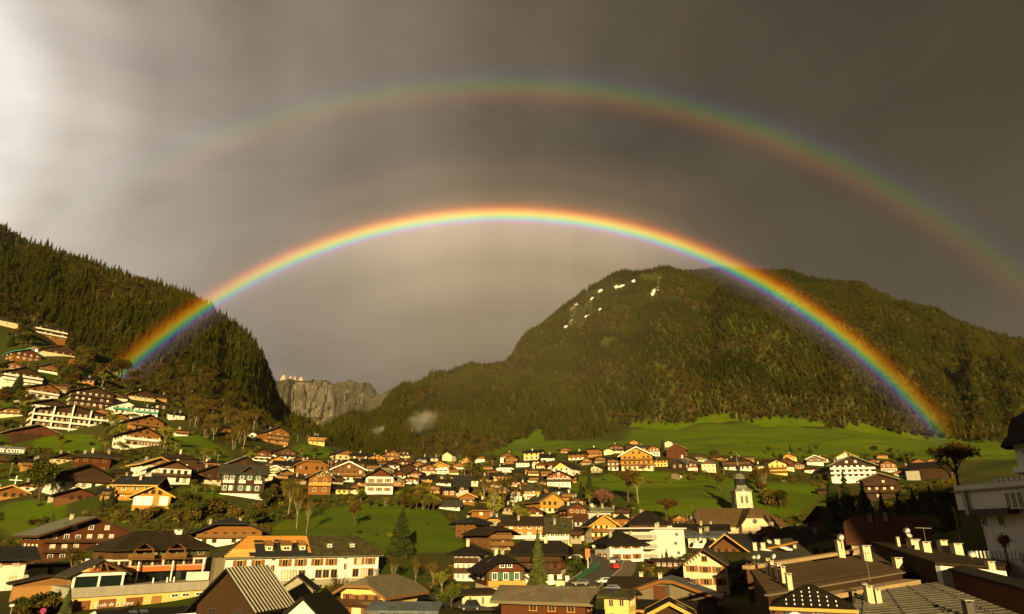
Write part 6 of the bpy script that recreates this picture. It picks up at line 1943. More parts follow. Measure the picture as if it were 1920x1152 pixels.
def stack(parent, o, x, yb, yt, w, zc, mat='cream', tiles=True):
    """chimney seen at a photo pixel"""
    b = pt(x, yb, zc) - o
    k = zc / F
    h = (yb - yt) * k; ww = w * k
    mb = MB()
    mb.box(-ww / 2, ww / 2, -ww / 2, ww / 2, -.8, h * .86, 0)
    for s in (-1, 1):
        mb.box(s * ww * .36 - ww * .12, s * ww * .36 + ww * .12, -ww * .45, ww * .45, h * .86, h * .95, 0)
    mb.box(-ww * .62, ww * .62, -ww * .62, ww * .62, h * .95, h * 1.01, 1)
    return mb.build('chimney', [mat, 'concrete'], parent, loc=b)


T21, R21, Q21, O21 = block('warehouse', 'long low building with a weathered plank roof and cream chimneys', 'building',
                           [(1406, 1070, 74), (1640, 1036, 96), (1746, 1063, 88), (1437, 1115, 62)], 'dark', 'r_plank')  # wall coloured dark in place of the lane's shade
strip(R21, O21, (1400, 1066, 75), (1614, 1033, 95), .3, .55, 'tan', 'parapet')
strip(R21, O21, (1437, 1116, 61.8), (1748, 1064, 87.8), .05, .22, 'greywood', 'eaves_board')
a, b, c, d = [pt(*q) - O21 for q in ((1408, 1071, 73.6), (1640, 1038, 95.5), (1744, 1063, 87.6), (1438, 1114, 62.2))]
for k in range(24):                                   # boards lying along the slope
    s0, s1 = k / 24, (k + .86) / 24
    lz = Vector((0, 0, .05 + .05 * random.random()))
    q = [a.lerp(d, s0) + lz, b.lerp(c, s0) + lz, b.lerp(c, s1) + lz, a.lerp(d, s1) + lz]
    MB().slab([[tuple(p) for p in q][::-1]], .07).build('roof_plank', 'r_plank', R21)
for x, yb, yt, w, zc in ((1441, 1068, 1048, 7, 72), (1448, 1070, 1052, 6, 71), (1462, 1083, 1058, 7, 69), (1470, 1091, 1064, 8, 68), (1481, 1104, 1077, 9, 65), (1624, 1044, 1024, 14, 88), (1685, 1069, 1047, 13, 84), (1576, 1036, 1014, 11, 89)):
    stack(R21, O21, x, yb, yt, w, zc)
T22, R22, Q22, O22 = block('town_house', 'white walled house with a tilted brown sheet roof and a row of square chimneys', 'house',
                           [(1634, 1016, 100), (1706, 1021, 104), (1890, 1050, 92), (1880, 1063, 78), (1752, 1054, 76)], 'dark', 'r_brown')  # dark wall colour imitates the shaded underside of the roof
pa, pb = pt(1757, 1056, 75.4) - O22, pt(1880, 1066, 77.2) - O22
dd_ = Vector((pb.x - pa.x, pb.y - pa.y, 0)); nn_ = Vector((dd_.y, -dd_.x, 0)).normalized() * .35
wl = MB()
for q0, q1 in ((0, .47), (.53, 1)):
    a_, b_ = pa.lerp(pb, q0) + nn_, pa.lerp(pb, q1) + nn_
    wl.slab([[(a_.x, a_.y, a_.z - .3), (b_.x, b_.y, b_.z - .3), (b_.x - nn_.x * 2, b_.y - nn_.y * 2, b_.z - .3), (a_.x - nn_.x * 2, a_.y - nn_.y * 2, a_.z - .3)]], 3.6)
wl.build('rendered_wall', 'white', T22)
for x, yb, yt, w, zc in ((1714, 1028, 1012, 16, 94), (1737, 1038, 1017, 14, 90), (1769, 1032, 1014, 13, 95), (1795, 1038, 1020, 15, 92), (1685, 1024, 1008, 5, 96), (1859, 1074, 1054, 12, 77)):
    stack(R22, O22, x, yb, yt, w, zc)
T23, R23, Q23, O23 = block('workshop', 'workshop under a broad ribbed grey sheet roof', 'workshop',
                           [(1606, 1112, 54), (1756, 1092, 62), (1925, 1157, 47), (1900, 1200, 40), (1575, 1185, 40)], 'concrete', 'r_steel')
a, b, c, d = [pt(*q) - O23 for q in ((1608, 1113, 53.8), (1756, 1093, 61.8), (1922, 1157, 47), (1585, 1180, 40.5))]
ribs(R23, [tuple(a), tuple(d), tuple(c), tuple(b)], 16, .05, 'r_steel')
ro = MB()
for u in (.08, .34, .60, .86):
    for k in range(22):
        p = a.lerp(b, u).lerp(d.lerp(c, u), k / 22) + Vector((0, 0, .05))
        ro.box(p.x - .07, p.x + .07, p.y - .07, p.y + .07, p.z - .03, p.z + .07)
o = ro.build('roof_bolt', 'black', R23); o['kind'] = 'stuff'
strip(R23, O23, (1610, 1141, 50), (1806, 1112, 56), .04, .06, 'metal', 'roof_seam')
strip(R23, O23, (1552, 1120, 52), (1712, 1092, 61), .25, .7, 'tan', 'parapet')
for x, yb, yt, w, zc in ((1631, 1126, 1100, 12, 50), (1647, 1130, 1106, 10, 50), (1820, 1162, 1128, 14, 46)):
    stack(R23, O23, x, yb, yt, w, zc, 'cream' if x < 1700 else 'iron')
# kiosk with the sports sign
p0, p1 = pt(1449, 1135, 47), pt(1602, 1147, 45)
dx = Vector((p1.x - p0.x, p1.y - p0.y, 0)); L = dx.length; rz_ = math.atan2(dx.y, dx.x)
ez = (p0.z + p1.z) / 2
t = thing('sports_shop', 'sports shop with a black hipped roof dotted with white snow guards', 'shop', (p0.x, p0.y, 0), rz_)
pol = roof_polys(2.6, -.2, L + .2, ez, ez + 1.45, 1.0, 1.0)
rf = MB().slab([[(p[1], 2.4 - p[0], p[2]) for p in q][::-1] for q in pol], 0.12).build('roof', 'r_dark', t)
MB().box(-.25, L + .25, -.32, -.18, ez - .20, ez + .02).build('fascia', 'hgold', rf)
g = MB()
for k in range(9):
    for j in range(5):
        v = .12 + j * .17
        x = L * (k + .7) / 9.6
        if x < 2.5 * v + .2 or x > L - 2.5 * v - .2: continue
        g.box(x - .035, x + .035, -.2 + 2.6 * v - .03, -.2 + 2.6 * v + .03, ez + 1.45 * v, ez + 1.45 * v + .11)
g.build('snow_guard', 'trim', rf)
MB().box(0.1, L - .1, .1, 5, -1, ez - .1).build('wall', 'brown', t)
MB().box(L * .08, L * .13, -.02, .1, ez - 3.2, ez - .42).build('post', 'orange', t)
sg = MB().box(L * .14, L * .96, -.05, .08, ez - 2.4, ez - .24).build('sign_board', 'black', t)
e = MB()
e.prism([(L * .27 + math.cos(a_) * L * .125, ez - .92 + math.sin(a_) * .62) for a_ in [6.283 * i / 28 for i in range(28)]], -.09, -.05, 'y')
e.build('emblem_ring', 'trim', sg)
e = MB()
e.prism([(L * .27 + math.cos(a_) * L * .105, ez - .92 + math.sin(a_) * .50) for a_ in [6.283 * i / 28 for i in range(28)]], -.11, -.09, 'y')
e.build('emblem_field', 'signred', sg)
e = MB()
st = []
for i in range(20):
    a_ = 6.283 * i / 20
    r_ = .46 if i % 2 == 0 else .25
    st.append((L * .27 + math.cos(a_) * r_, ez - .62 + math.sin(a_) * r_ * .9))
e.prism(st, -.14, -.11, 'y'); e.build('emblem_flower', 'trim', sg)
MB().prism([(L * .27 + math.cos(a_) * .18, ez - .62 + math.sin(a_) * .16) for a_ in [6.283 * i / 14 for i in range(14)]], -.17, -.14, 'y').build('emblem_heart', 'signyellow', sg)
MB().prism([(L * .50 + math.cos(a_) * .09, ez - .42 + math.sin(a_) * .09) for a_ in [6.283 * i / 14 for i in range(14)]], -.09, -.05, 'y').build('dot', 'signyellow', sg)
text('SPORT ALPES', .55, sg, (L * .53, -.07, ez - .74), (math.pi / 2, 0, 0), 'trim', .02, bold=.015)
# shed roof in the corner
T25, R25, Q25, O25 = block('shed', 'dark red boarded shed with a pale lit ridge edge', 'shed', [(1777, 1066, 66), (1805, 1060, 74), (1960, 1098, 62), (1960, 1118, 50), (1905, 1100, 54)], 'red', 'r_dark')
# cluttered flat roof below the church
T18, R18, Q18, O18 = block('town_house', 'house with a patched grey roof cluttered with dishes and skylights', 'house', [(1396, 1052, 116), (1418, 1020, 132), (1482, 1008, 142), (1524, 1040, 128), (1470, 1060, 112)], 'brown', 'r_grey')
strip(R18, O18, (1442, 1029, 128), (1493, 1017, 138), .2, .35, 'gold', 'ridge_board')
for x, y in ((1433, 1031), (1440, 1033), (1470, 1027), (1478, 1030)):
    b = pt(x, y, 127) - O18
    MB().box(-.8, .8, -.35, .35, -.15, .12).build('skylight', 'trim', R18, loc=b, rot=(0.25, 0, .5))
for x, yb, yt, w, zc in ((1430, 1028, 1018, 8, 128), (1457, 1025, 1012, 9, 134), (1490, 1030, 1022, 5, 132), (1415, 1030, 1018, 7, 126)):
    stack(R18, O18, x, yb, yt, w, zc)

# satellite dishes and aerials
dm = MB(); dm.lathe([(.02, 0), (.3, .03), (.48, .10), (.6, .19)], 16); dm.lathe([(.6, .19), (.48, .12), (.3, .05), (.02, .02)], 16)
dm.tube((0, 0, .02), (.1, 0, .55), .02, .02, 4)
DISH = dm.mesh('dish', 'dishwhite', True)
pm = MB().tube((0, 0, -1.6), (0, 0, .1), .04, .04, 5).mesh('dish_pole', 'iron')
_pair, _edge, _blue = 'white dish of the stacked pair above the tilted brown roof', 'white dish of the couple at the edge of the cluttered grey roof', 'white dish on the dull blue sheet roof'
for x, y, zc, s, lab in ((1576, 1008, 89, .75, 'white satellite dish crowning the lone cream chimney of the plank roof'), (1450, 1044, 75, .55, 'small white dish behind the chimney row of the plank roof'), (1421, 1045, 112, .75, _edge), (1413, 1045, 112, .6, _edge),
                         (1442, 1016, 132, .9, 'white dish on top of the cluttered grey roof'), (1700, 996, 100, .8, _pair), (1704, 1004, 97, .75, _pair), (1822, 1040, 84, .8, 'white dish at the far end of the tilted brown roof'),
                         (1622, 1098, 52, .45, 'small dish behind the workshop chimney'), (1312, 1012, 190, 1.2, _blue), (1341, 1012, 188, 1.1, _blue)):
    p = pt(x, y, zc)
    t = thing('satellite_dish', lab, 'satellite dish', p, random.uniform(-.5, .5), 'satellite dishes on the roofs')
    d_ = put('dish', DISH, t, None, (R(62), 0, random.uniform(-.5, .5))); d_.scale = (s, s, s)
    q = put('pole', pm, t, (0, .12, 0)); q.scale = (1, 1, max(.6, s * 1.3))
for x, yb, yt, w, zc, lab in ((1646, 985, 953, 22, 124, 'rake aerial on the ridge of the big brown roof'), (1739, 1030, 992, 30, 98, 'wide television aerial above the square chimneys'), (1630, 1082, 1040, 12, 72, 'bent wire aerial frame on the plank roof')):
    p = pt(x, yb, zc); k = zc / F
    t = thing('aerial', lab, 'aerial', p)
    h = (yb - yt) * k
    MB().tube((0, 0, -.5), (0, 0, h), .05, .04, 5).build('mast', 'metal', t)
    MB().tube((-w * k / 2, 0, h), (w * k / 2, 0, h - .1), .05, .05, 4).build('boom', 'metal', t)
    for i in range(6):
        xx = -w * k / 2 + w * k * i / 5
        MB().tube((xx, -.35, h), (xx, .35, h), .02, .02, 4).build('element', 'metal', t)
p = pt(1805, 1030, 104); q = pt(1788, 950, 106)
t = thing('flue_pole', 'tall leaning pole with a sunlit top beside the square chimneys', 'pole', p)
MB().tube((0, 0, -6), tuple(q - p), .28, .17, 8).build('shaft', 'palebark', t)

# ---------------------------------------------------------------- white hotel with turret on the bank
o_, rz_, L = frame2(1793, 100, 2010, 82, 940)
t = thing('hotel', 'white hotel with a crenellated roof terrace on the shaded bank', 'hotel', o_, rz_)
zt, zm, zl = zat(911, 100), zat(957, 100), zat(1000, 100)
MB().box(0, L, 0, 6, zm, zt - .9).build('wall', 'white', t)
MB().box(-.4, L, -.4, 6.2, zt - .95, zt - .75).build('cornice', 'concrete', t)
MB().box(0.05, L, .05, .3, zt - .75, zt).build('parapet', 'white', t)
for k in range(12):
    MB().box(L * .42 + k * .9, L * .42 + k * .9 + .5, -.05, .4, zt, zt + .5).build('merlon', 'white', t)
MB().box(2.6, L, 1.2, 6, zl - 8, zm).build('lower_wall', 'white', t)
MB().box(1.9, 2.5, -.5, 1.5, zm - .8, zt - .95).build('pier', 'greywall', t)
for k in range(5):
    put('window', window_mesh(.75, 2.2, 'trim', 'glass'), t, (L * .50 + k * 1.05, -.02, zt - 2.6))
for x in (3.2, 6.2, 11.0, 12.6):
    put('window', window_mesh(1.1, 1.5, 'trim', 'glass'), t, (x, 1.18, zm - 1.6))
MB().box(3.4, 9.6, -.6, 1.2, zm - .8, zm - .02).build('canopy', 'black', t)
pc = pt(1982, 900, 112)
t = thing('turret', 'white hotel turret with blue shutters and a steep dark hat roof', 'tower', (pc.x, pc.y, 0))
z0, z1, z2 = 14.0, zat(822, 112), zat(760, 112)
rr = 5.0
MB().lathe([(rr, z0), (rr, z1)], 8, rot=R(22.5)).build('wall', 'white', t)
MB().lathe([(rr + 2.0, z1 - .9), (rr + 1.9, z1 - .5), (rr + .6, z1 + 1.0), (rr - .6, z1 + 4.0), (rr - 2.6, z2 - .4), (.2, z2 + 1.2)], 8, rot=R(22.5)).build('roof', 'r_dark', t)
MB().lathe([(.35, z2 + .8), (.2, z2 + 1.6), (.05, z2 + 4)], 6).build('finial', 'gilt', t)
for zz in (z1 - 5.5, z1 - 10.5):
    MB().lathe([(rr + .1, zz - .3), (rr + .9, zz), (rr + .9, zz + 1.0), (rr + .8, zz + 1.0), (rr + .8, zz)], 8, rot=R(22.5)).build('balcony', 'trim', t)
for zz in (z1 - 2.8, z1 - 8.2, z1 - 13):
    for k in range(6):
        a_ = R(180 + 12 + k * 22.5)
        a0 = R(180 + 22.5 + 45 * (k // 2) - (0 if k % 2 else 0))
        fa = R(202.5 + 45 * (k // 2) - 22.5 + 0)
        n_ = Vector((math.cos(fa + R(22.5)), math.sin(fa + R(22.5)), 0)); tn = Vector((-n_.y, n_.x, 0))
        c_ = n_ * (rr * math.cos(R(22.5)) + .03) + tn * (.9 if k % 2 else -.9)
        put('window', window_mesh(.6, 1.7, 'trim', 'glass', 'bluepaint'), t, (c_.x, c_.y, zz), (0, 0, math.atan2(n_.y, n_.x) + math.pi / 2))
# white baluster fence
o_, rz_, L = frame2(1832, 90, 1918, 90, 1042)
t = thing('fence', 'white picket fence in front of the shaded bank', 'fence', o_, rz_)
zz = zat(1044, 90)
for k in range(13):
    MB().box(L * k / 12 - .12, L * k / 12 + .12, -.1, .1, zz - .8, zz + .75).build('picket', 'trim', t)
MB().box(-.1, L + .1, -.06, .06, zz - .5, zz - .3).build('rail', 'trim', t)

# ---------------------------------------------------------------- unseen hill added behind the camera, shaped to cast the shade over the near corner
hb = MB()
for i in range(25):
    for j in range(15):
        x = 60 + 300 * i / 24; y = -420 + 350 * j / 14
        e = min(1, i / 1.1) * min(1, (24 - i) / 5.0) * min(1, j / 4.0) * min(1, (14 - j) / 3.0)
        hb.v.append((x, y, -4 + 96 * e ** .8 + 8 * noise.noise(Vector((x * .03, y * .03, 1))) * e))
for i in range(24):
    for j in range(14):
        hb.f.append((i * 15 + j, (i + 1) * 15 + j, (i + 1) * 15 + j + 1, i * 15 + j + 1)); hb.m.append(0)
tag(hb.build('hill', MMAT, smooth=True), kind='structure')

# ---------------------------------------------------------------- road, fence, cars, signs
def ribbon(name, pix, width, mat, lift, kind='structure', label=None):
    pts = [ground(x, y)[0] for x, y in pix]
    P = []
    for a, b in zip(pts[:-1], pts[1:]):
        n = max(2, int((b - a).length / 2.0))
        for k in range(n): P.append(a.lerp(b, k / n))
    P.append(pts[-1])
    mb = MB()
    ed = []
    for i, p in enumerate(P):
        d = P[min(i + 1, len(P) - 1)] - P[max(i - 1, 0)]
        n = Vector((-d.y, d.x, 0)).normalized()
        row = []
        for s in (-1, -.5, 0, .5, 1):
            q = p + n * s * width / 2
            row.append(Vector((q.x, q.y, max(zg(q.x, q.y), zg(p.x, p.y)) + lift)))
        ed.append(row)
    for a, b in zip(ed[:-1], ed[1:]):
        for k in range(4): mb.quad([a[k], b[k], b[k + 1], a[k + 1]])
    tag(mb.build(name, mat), label, kind=kind)
    return ed


road = ribbon('road', [(1140, 1024), (1128, 1032), (1130, 1044), (1140, 1056), (1132, 1070), (1108, 1088), (1085, 1106), (1060, 1130)], 8.0, 'asphalt', .35)
ribbon('pavement', [(1162, 1052), (1176, 1062), (1168, 1078), (1150, 1092)], 5.0, 'paving', .42)
ribbon('road', [(905, 1150), (880, 1142), (840, 1130), (810, 1122)], 5.5, 'asphalt', .35)
for px_ in ([(1556, 930), (1530, 945), (1505, 962)], [(1240, 838), (1300, 834), (1360, 838), (1420, 834)], [(1440, 842), (1520, 834), (1600, 838), (1680, 834)], [(1110, 905), (1180, 902), (1260, 906), (1330, 902)], [(1300, 925), (1350, 940), (1400, 930)]):
    ribbon('path', px_, 1.6, 'dirt', .12)
for side in (0, 4):
    mb = MB()
    for a, b in zip(road[:-1], road[1:]):
        p, q = a[side], b[side]
        mb.tube(p + Vector((0, 0, .05)), q + Vector((0, 0, .05)), .13, .13, 4, cap=False)
    tag(mb.build('kerb', 'concrete'), kind='structure')


def car(x, y, yaw, paint, label, zc=None, van=False):
    p, zc, rz = spot(x, y, yaw, zc)
    p = p + Vector((0, 0, .35))
    t = thing('parked_car', label, 'car', p, rz)
    t.scale = (.8, .8, .8)
    Lc, Wc, Hc = (4.2, 1.75, 1.45) if not van else (4.8, 1.9, 2.0)
    prof = [(-Lc / 2, .35), (-Lc / 2, .75), (-Lc * .27, .88), (-Lc * .12, Hc), (Lc * .30, Hc), (Lc * .47, .92), (Lc / 2, .85), (Lc / 2, .35)]
    MB().prism(prof, -Wc / 2, Wc / 2, 'y').build('body', paint, t)
    gl = MB().prism([(-Lc * .235, .92), (-Lc * .115, Hc - .08), (Lc * .29, Hc - .08), (Lc * .42, .95)], -Wc / 2 - .012, Wc / 2 + .012, 'y')
    gl.build('side_window', 'glass', t)
    MB().box(-Lc / 2 - .03, -Lc / 2 + .02, -Wc * .45, -Wc * .25, .6, .75).build('headlight', 'lampglass', t)
    MB().box(-Lc / 2 - .03, -Lc / 2 + .02, Wc * .25, Wc * .45, .6, .75).build('headlight', 'lampglass', t)
    for sx in (-1, 1):
        for sy in (-1, 1):
            w = MB().tube((0, -.11, 0), (0, .11, 0), .33, .33, 14).build('wheel', 'black', t, loc=(sx * Lc * .31, sy * (Wc / 2 - .08), .33))
            MB().tube((0, -.125, 0), (0, .125, 0), .18, .18, 10).build('rim', 'metal', w)


car(1151, 1056, 20, 'cargrey', 'dark grey car parked in front of the white arched hotel')
car(1143, 1049, 60, 'carwhite', 'white car at the corner of the white arched hotel')
car(1152, 1070, -70, 'redpaint', 'red car at the edge of the dark mossy roof')
car(1088, 1101, 10, 'cargrey', 'grey car waiting at the foot of the sloping road')
car(1134, 1098, 20, 'carwhite', 'silver car beside the cream low building')
car(1147, 1112, 5, 'carblue', 'dark blue car in front of the cream low building')
car(1080, 1052, -20, 'carwhite', 'white car parked above the orange hoarding')
car(881, 1148, 8, 'cardark', 'black car in the lane below the cream bay', van=True)

# green mesh fence along the road
pts = [ground(x, y)[0] for x, y in ((1124, 1064), (1112, 1073), (1098, 1083), (1082, 1094))]
t = thing('fence', 'green mesh fence along the sloping road', 'fence', pts[0])
for a, b in zip(pts[:-1], pts[1:]):
    a0, b0 = a - pts[0], b - pts[0]
    MB().prism([(0, -.2), ((b0 - a0).length, -.2 + b0.z - a0.z), ((b0 - a0).length, 1.5 + b0.z - a0.z), (0, 1.5)], -.03, .03, 'y').build('fence_panel', 'green', t, loc=a0, rot=(0, 0, math.atan2(b0.y - a0.y, b0.x - a0.x)))
    MB().tube((0, 0, -.3), (0, 0, 1.7), .05, .05, 6).build('post', 'green', t, loc=a0)


def board(x, yb, zb, w, h, mat, label, name='sign', post='trim', legs=1, cat='sign', zc=None, lift=None):
    """sign of w x h photo pixels whose foot is at (x, yb) and lower edge zb pixels above it"""
    p, zc, rz = spot(x, yb, 0, zc)
    k = zc / F
    t = thing(name, label, cat, p, rz)
    MB().box(-w * k / 2, w * k / 2, -.06, .06, zb * k, (zb + h) * k).build('panel', mat, t)
    for i in range(legs):
        xx = 0 if legs == 1 else (-1 + 2 * i) * w * k * .4
        MB().tube((xx, .1, -.6), (xx, .1, zb * k + .1), .08, .08, 6).build('post', post, t)
    return t, k


board(1103, 1072, 25, 9, 15, 'orangewall', 'tall orange hoarding on a white post by the road')
board(1098, 1060, 6, 6, 8, 'ochre', 'small rusty notice board near the orange hoarding')
board(1064, 1094, 2, 7, 11, 'trim', 'white information panel at the end of the green fence', legs=2)
board(1149, 1058, 1, 10, 5, 'trim', 'low white banner beside the red car', legs=2)
board(1062, 1030, 4, 20, 4, 'signyellow', 'yellow shop banner under the cream green-shuttered house', legs=2)
p, zc, rz_ = spot(77, 1164, 0, 104)
t = thing('road_sign', 'round red ringed no parking sign by the shrubs', 'sign', p, rz_)
MB().tube((0, .08, -1), (0, .08, 1.5), .05, .05, 6).build('post', 'metal', t)
MB().tube((0, -.03, 1.45), (0, .03, 1.45), .42, .42, 20).build('disc', 'redpaint', t)
MB().tube((0, -.05, 1.45), (0, -.03, 1.45), .30, .30, 20).build('field', 'signblue', t)
MB().box(-.05, .05, -.065, -.05, 1.17, 1.73).build('bar', 'redpaint', t)
for x, yb, yt, zc, lab in ((14, 1175, 1139, 100, 'street lamp with a round white head by the lane'), (496, 1190, 1148, 78, 'street lamp with a flat white head below the school'), (582, 1130, 1090, 116, 'black street lantern before the school base')):
    p = pt(x, yb, zc); k = zc / F
    t = thing('street_lamp', lab, 'street lamp', p)
    h = (yb - yt) * k
    MB().tube((0, 0, -3), (0, 0, h - .2), .08, .06, 8).build('post', 'metal' if zc < 110 else 'iron', t)
    MB().lathe([(.08, h - .25), (.36, h - .15), (.42, h), (.25, h + .18), (.02, h + .22)], 12).build('lamp_head', 'lampglass' if zc < 110 else 'iron', t)
# planters and cabinet
for x, y, zc in ((1050, 1096, 132), (1109, 1108, 122)):
    p = pt(x, y, zc)
    t = thing('planter', 'rectangular cream planter box beside the road', 'planter', p, .1, 'planters by the road')
    MB().box(-.9, .9, -.35, .35, -.5, .7).build('box', 'cream', t)
    MB().box(-.75, .75, -.25, .25, .7, .95).build('plants', 'hedge', t)
p = pt(803, 1142, 108)
t = thing('cabinet', 'pair of white utility cabinets beside the beige roofed chalet', 'cabinet', p, -.3)
for x in (-.75, .45): MB().box(x - .5, x + .5, -.35, .35, -1, 1.1).build('box', 'trim', t)

# wooden line poles among the houses
for x, yb, yt, lab in ((49, 634, 617, 'line pole below the brick apartment block'), (55, 652, 638, 'line pole behind the teal edged chalet'), (51, 692, 679, 'line pole above the dark balconied chalet'), (238, 808, 760, 'tall line pole beside the orange loggia chalet'),
                       (271, 757, 746, 'line pole by the mint green houses'), (324, 790, 772, 'line pole next to the small white cottage'), (407, 872, 852, 'line pole at the edge of the lawn near the barn'), (612, 908, 864, 'grey line pole by the white edged chalet'),
                       (618, 908, 858, 'taller grey line pole by the white edged chalet'), (784, 918, 890, 'line pole in the shrubs east of the white bank house'), (864, 893, 875, 'white post near the bare bushes'), (871, 895, 878, 'striped post near the bare bushes'),
                       (557, 830, 815, 'line pole behind the hillside hotel'), (1288, 862, 848, 'line pole beside the dark red chalet'), (1411, 880, 860, 'line pole beyond the steeple'), (18, 892, 868, 'leaning pole in front of the lettered hotel'), (1358, 890, 862, 'line pole in front of the hip roofed house')):
    p, zc, rz_ = spot(x, yb)
    h = (yb - yt) * zc / F
    t = thing('line_pole', lab, 'pole', p, rz_)
    MB().tube((0, 0, -1), (0, 0, h), .16, .11, 6).build('shaft', 'palebark', t)
    MB().box(-.7, .7, -.06, .06, h - .6, h - .45).build('crossarm', 'palebark', t)
# ---------------------------------------------------------------- trees and shrubs one can tell apart
MODELS = {}
for i, (h, r, s) in enumerate(((10, 2.3, 11), (10, 2.0, 12), (10, 2.6, 13))):
    MODELS['spruce%d' % i] = (trunk_mesh(8.5, .22), conifer_crown(h, r, 26, 15, s, 'needle', True, .05, .5))
MODELS['palespruce'] = (trunk_mesh(8.5, .20), conifer_crown(10, 2.3, 24, 14, 21, 'needle_pale', True, .05, .6))
MODELS['yew'] = (trunk_mesh(7, .3), conifer_crown(10, 3.6, 30, 20, 22, 'needle', True, .02, .55))
for i in range(3):
    MODELS['bare%d' % i] = broadleaf(10, .75, 100 + i, 'twig', 'palebark' if i != 1 else 'bark', 350, .14, 5, .30)
    MODELS['olive%d' % i] = broadleaf(10, .95, 110 + i, 'olive', 'bark', 2200, .24, 4, .24)
    MODELS['bud%d' % i] = broadleaf(10, .9, 120 + i, 'bud', 'palebark', 1500, .19, 4, .26)
    MODELS['brown%d' % i] = broadleaf(10, .95, 130 + i, 'twigred' if i else 'twig', 'bark', 1500, .19, 4, .26)
MODELS['blossom'] = broadleaf(10, .95, 140, 'blossom', 'bark', 1300, .22, 4, .24)
MODELS['tall0'] = broadleaf(10, .45, 150, 'twig', 'palebark', 300, .16, 4, .45)
MODELS['tall1'] = broadleaf(10, .5, 151, 'twig', 'palebark', 380, .16, 4, .40)
RECIPE['rustleaf'] = (m_leaf, (0.30, 0.13, 0.03), (0.24, 0.10, 0.03), (0.14, 0.06, 0.02))
MODELS['rust'] = broadleaf(10, .8, 160, 'rustleaf', 'bark', 420, .22, 4, .22)
for i in range(3):
    MODELS['bush%d' % i] = bush_mesh(2.2, 1.7, 170 + i, ('olive', 'hedge', 'twig')[i], 420, .22)
MODELS['ybush'] = bush_mesh(2.2, 1.6, 180, 'bud', 420, .22)


def plant(model, x, y, hpx, label, group=None, zc=None, wide=1.0, name=None, cat='tree'):
    a, b = MODELS[model]
    p, zc, rz = spot(x, y, 0, zc)
    h = hpx * zc / F
    bush = 'bush' in model
    s = h / (2.2 if bush else 10.0)
    nm = name or ('shrub' if bush else ('spruce_tree' if ('spruce' in model or model == 'yew') else {'ba': 'bare_tree', 'sp': 'bare_tree', 'br': 'leafless_tree', 'ol': 'leafy_tree', 'bu': 'budding_tree', 'ta': 'birch_tree', 'bl': 'blossom_tree', 'ru': 'autumn_tree'}[model[:2]]))
    t = thing(nm, label, 'shrub' if bush else cat, p - Vector((0, 0, .1)), random.uniform(0, 6.28), group)
    t.scale = (s * wide, s * wide, s)
    put('stems' if bush else 'trunk', a, t)
    put('foliage' if bush else 'crown', b, t)
    return t


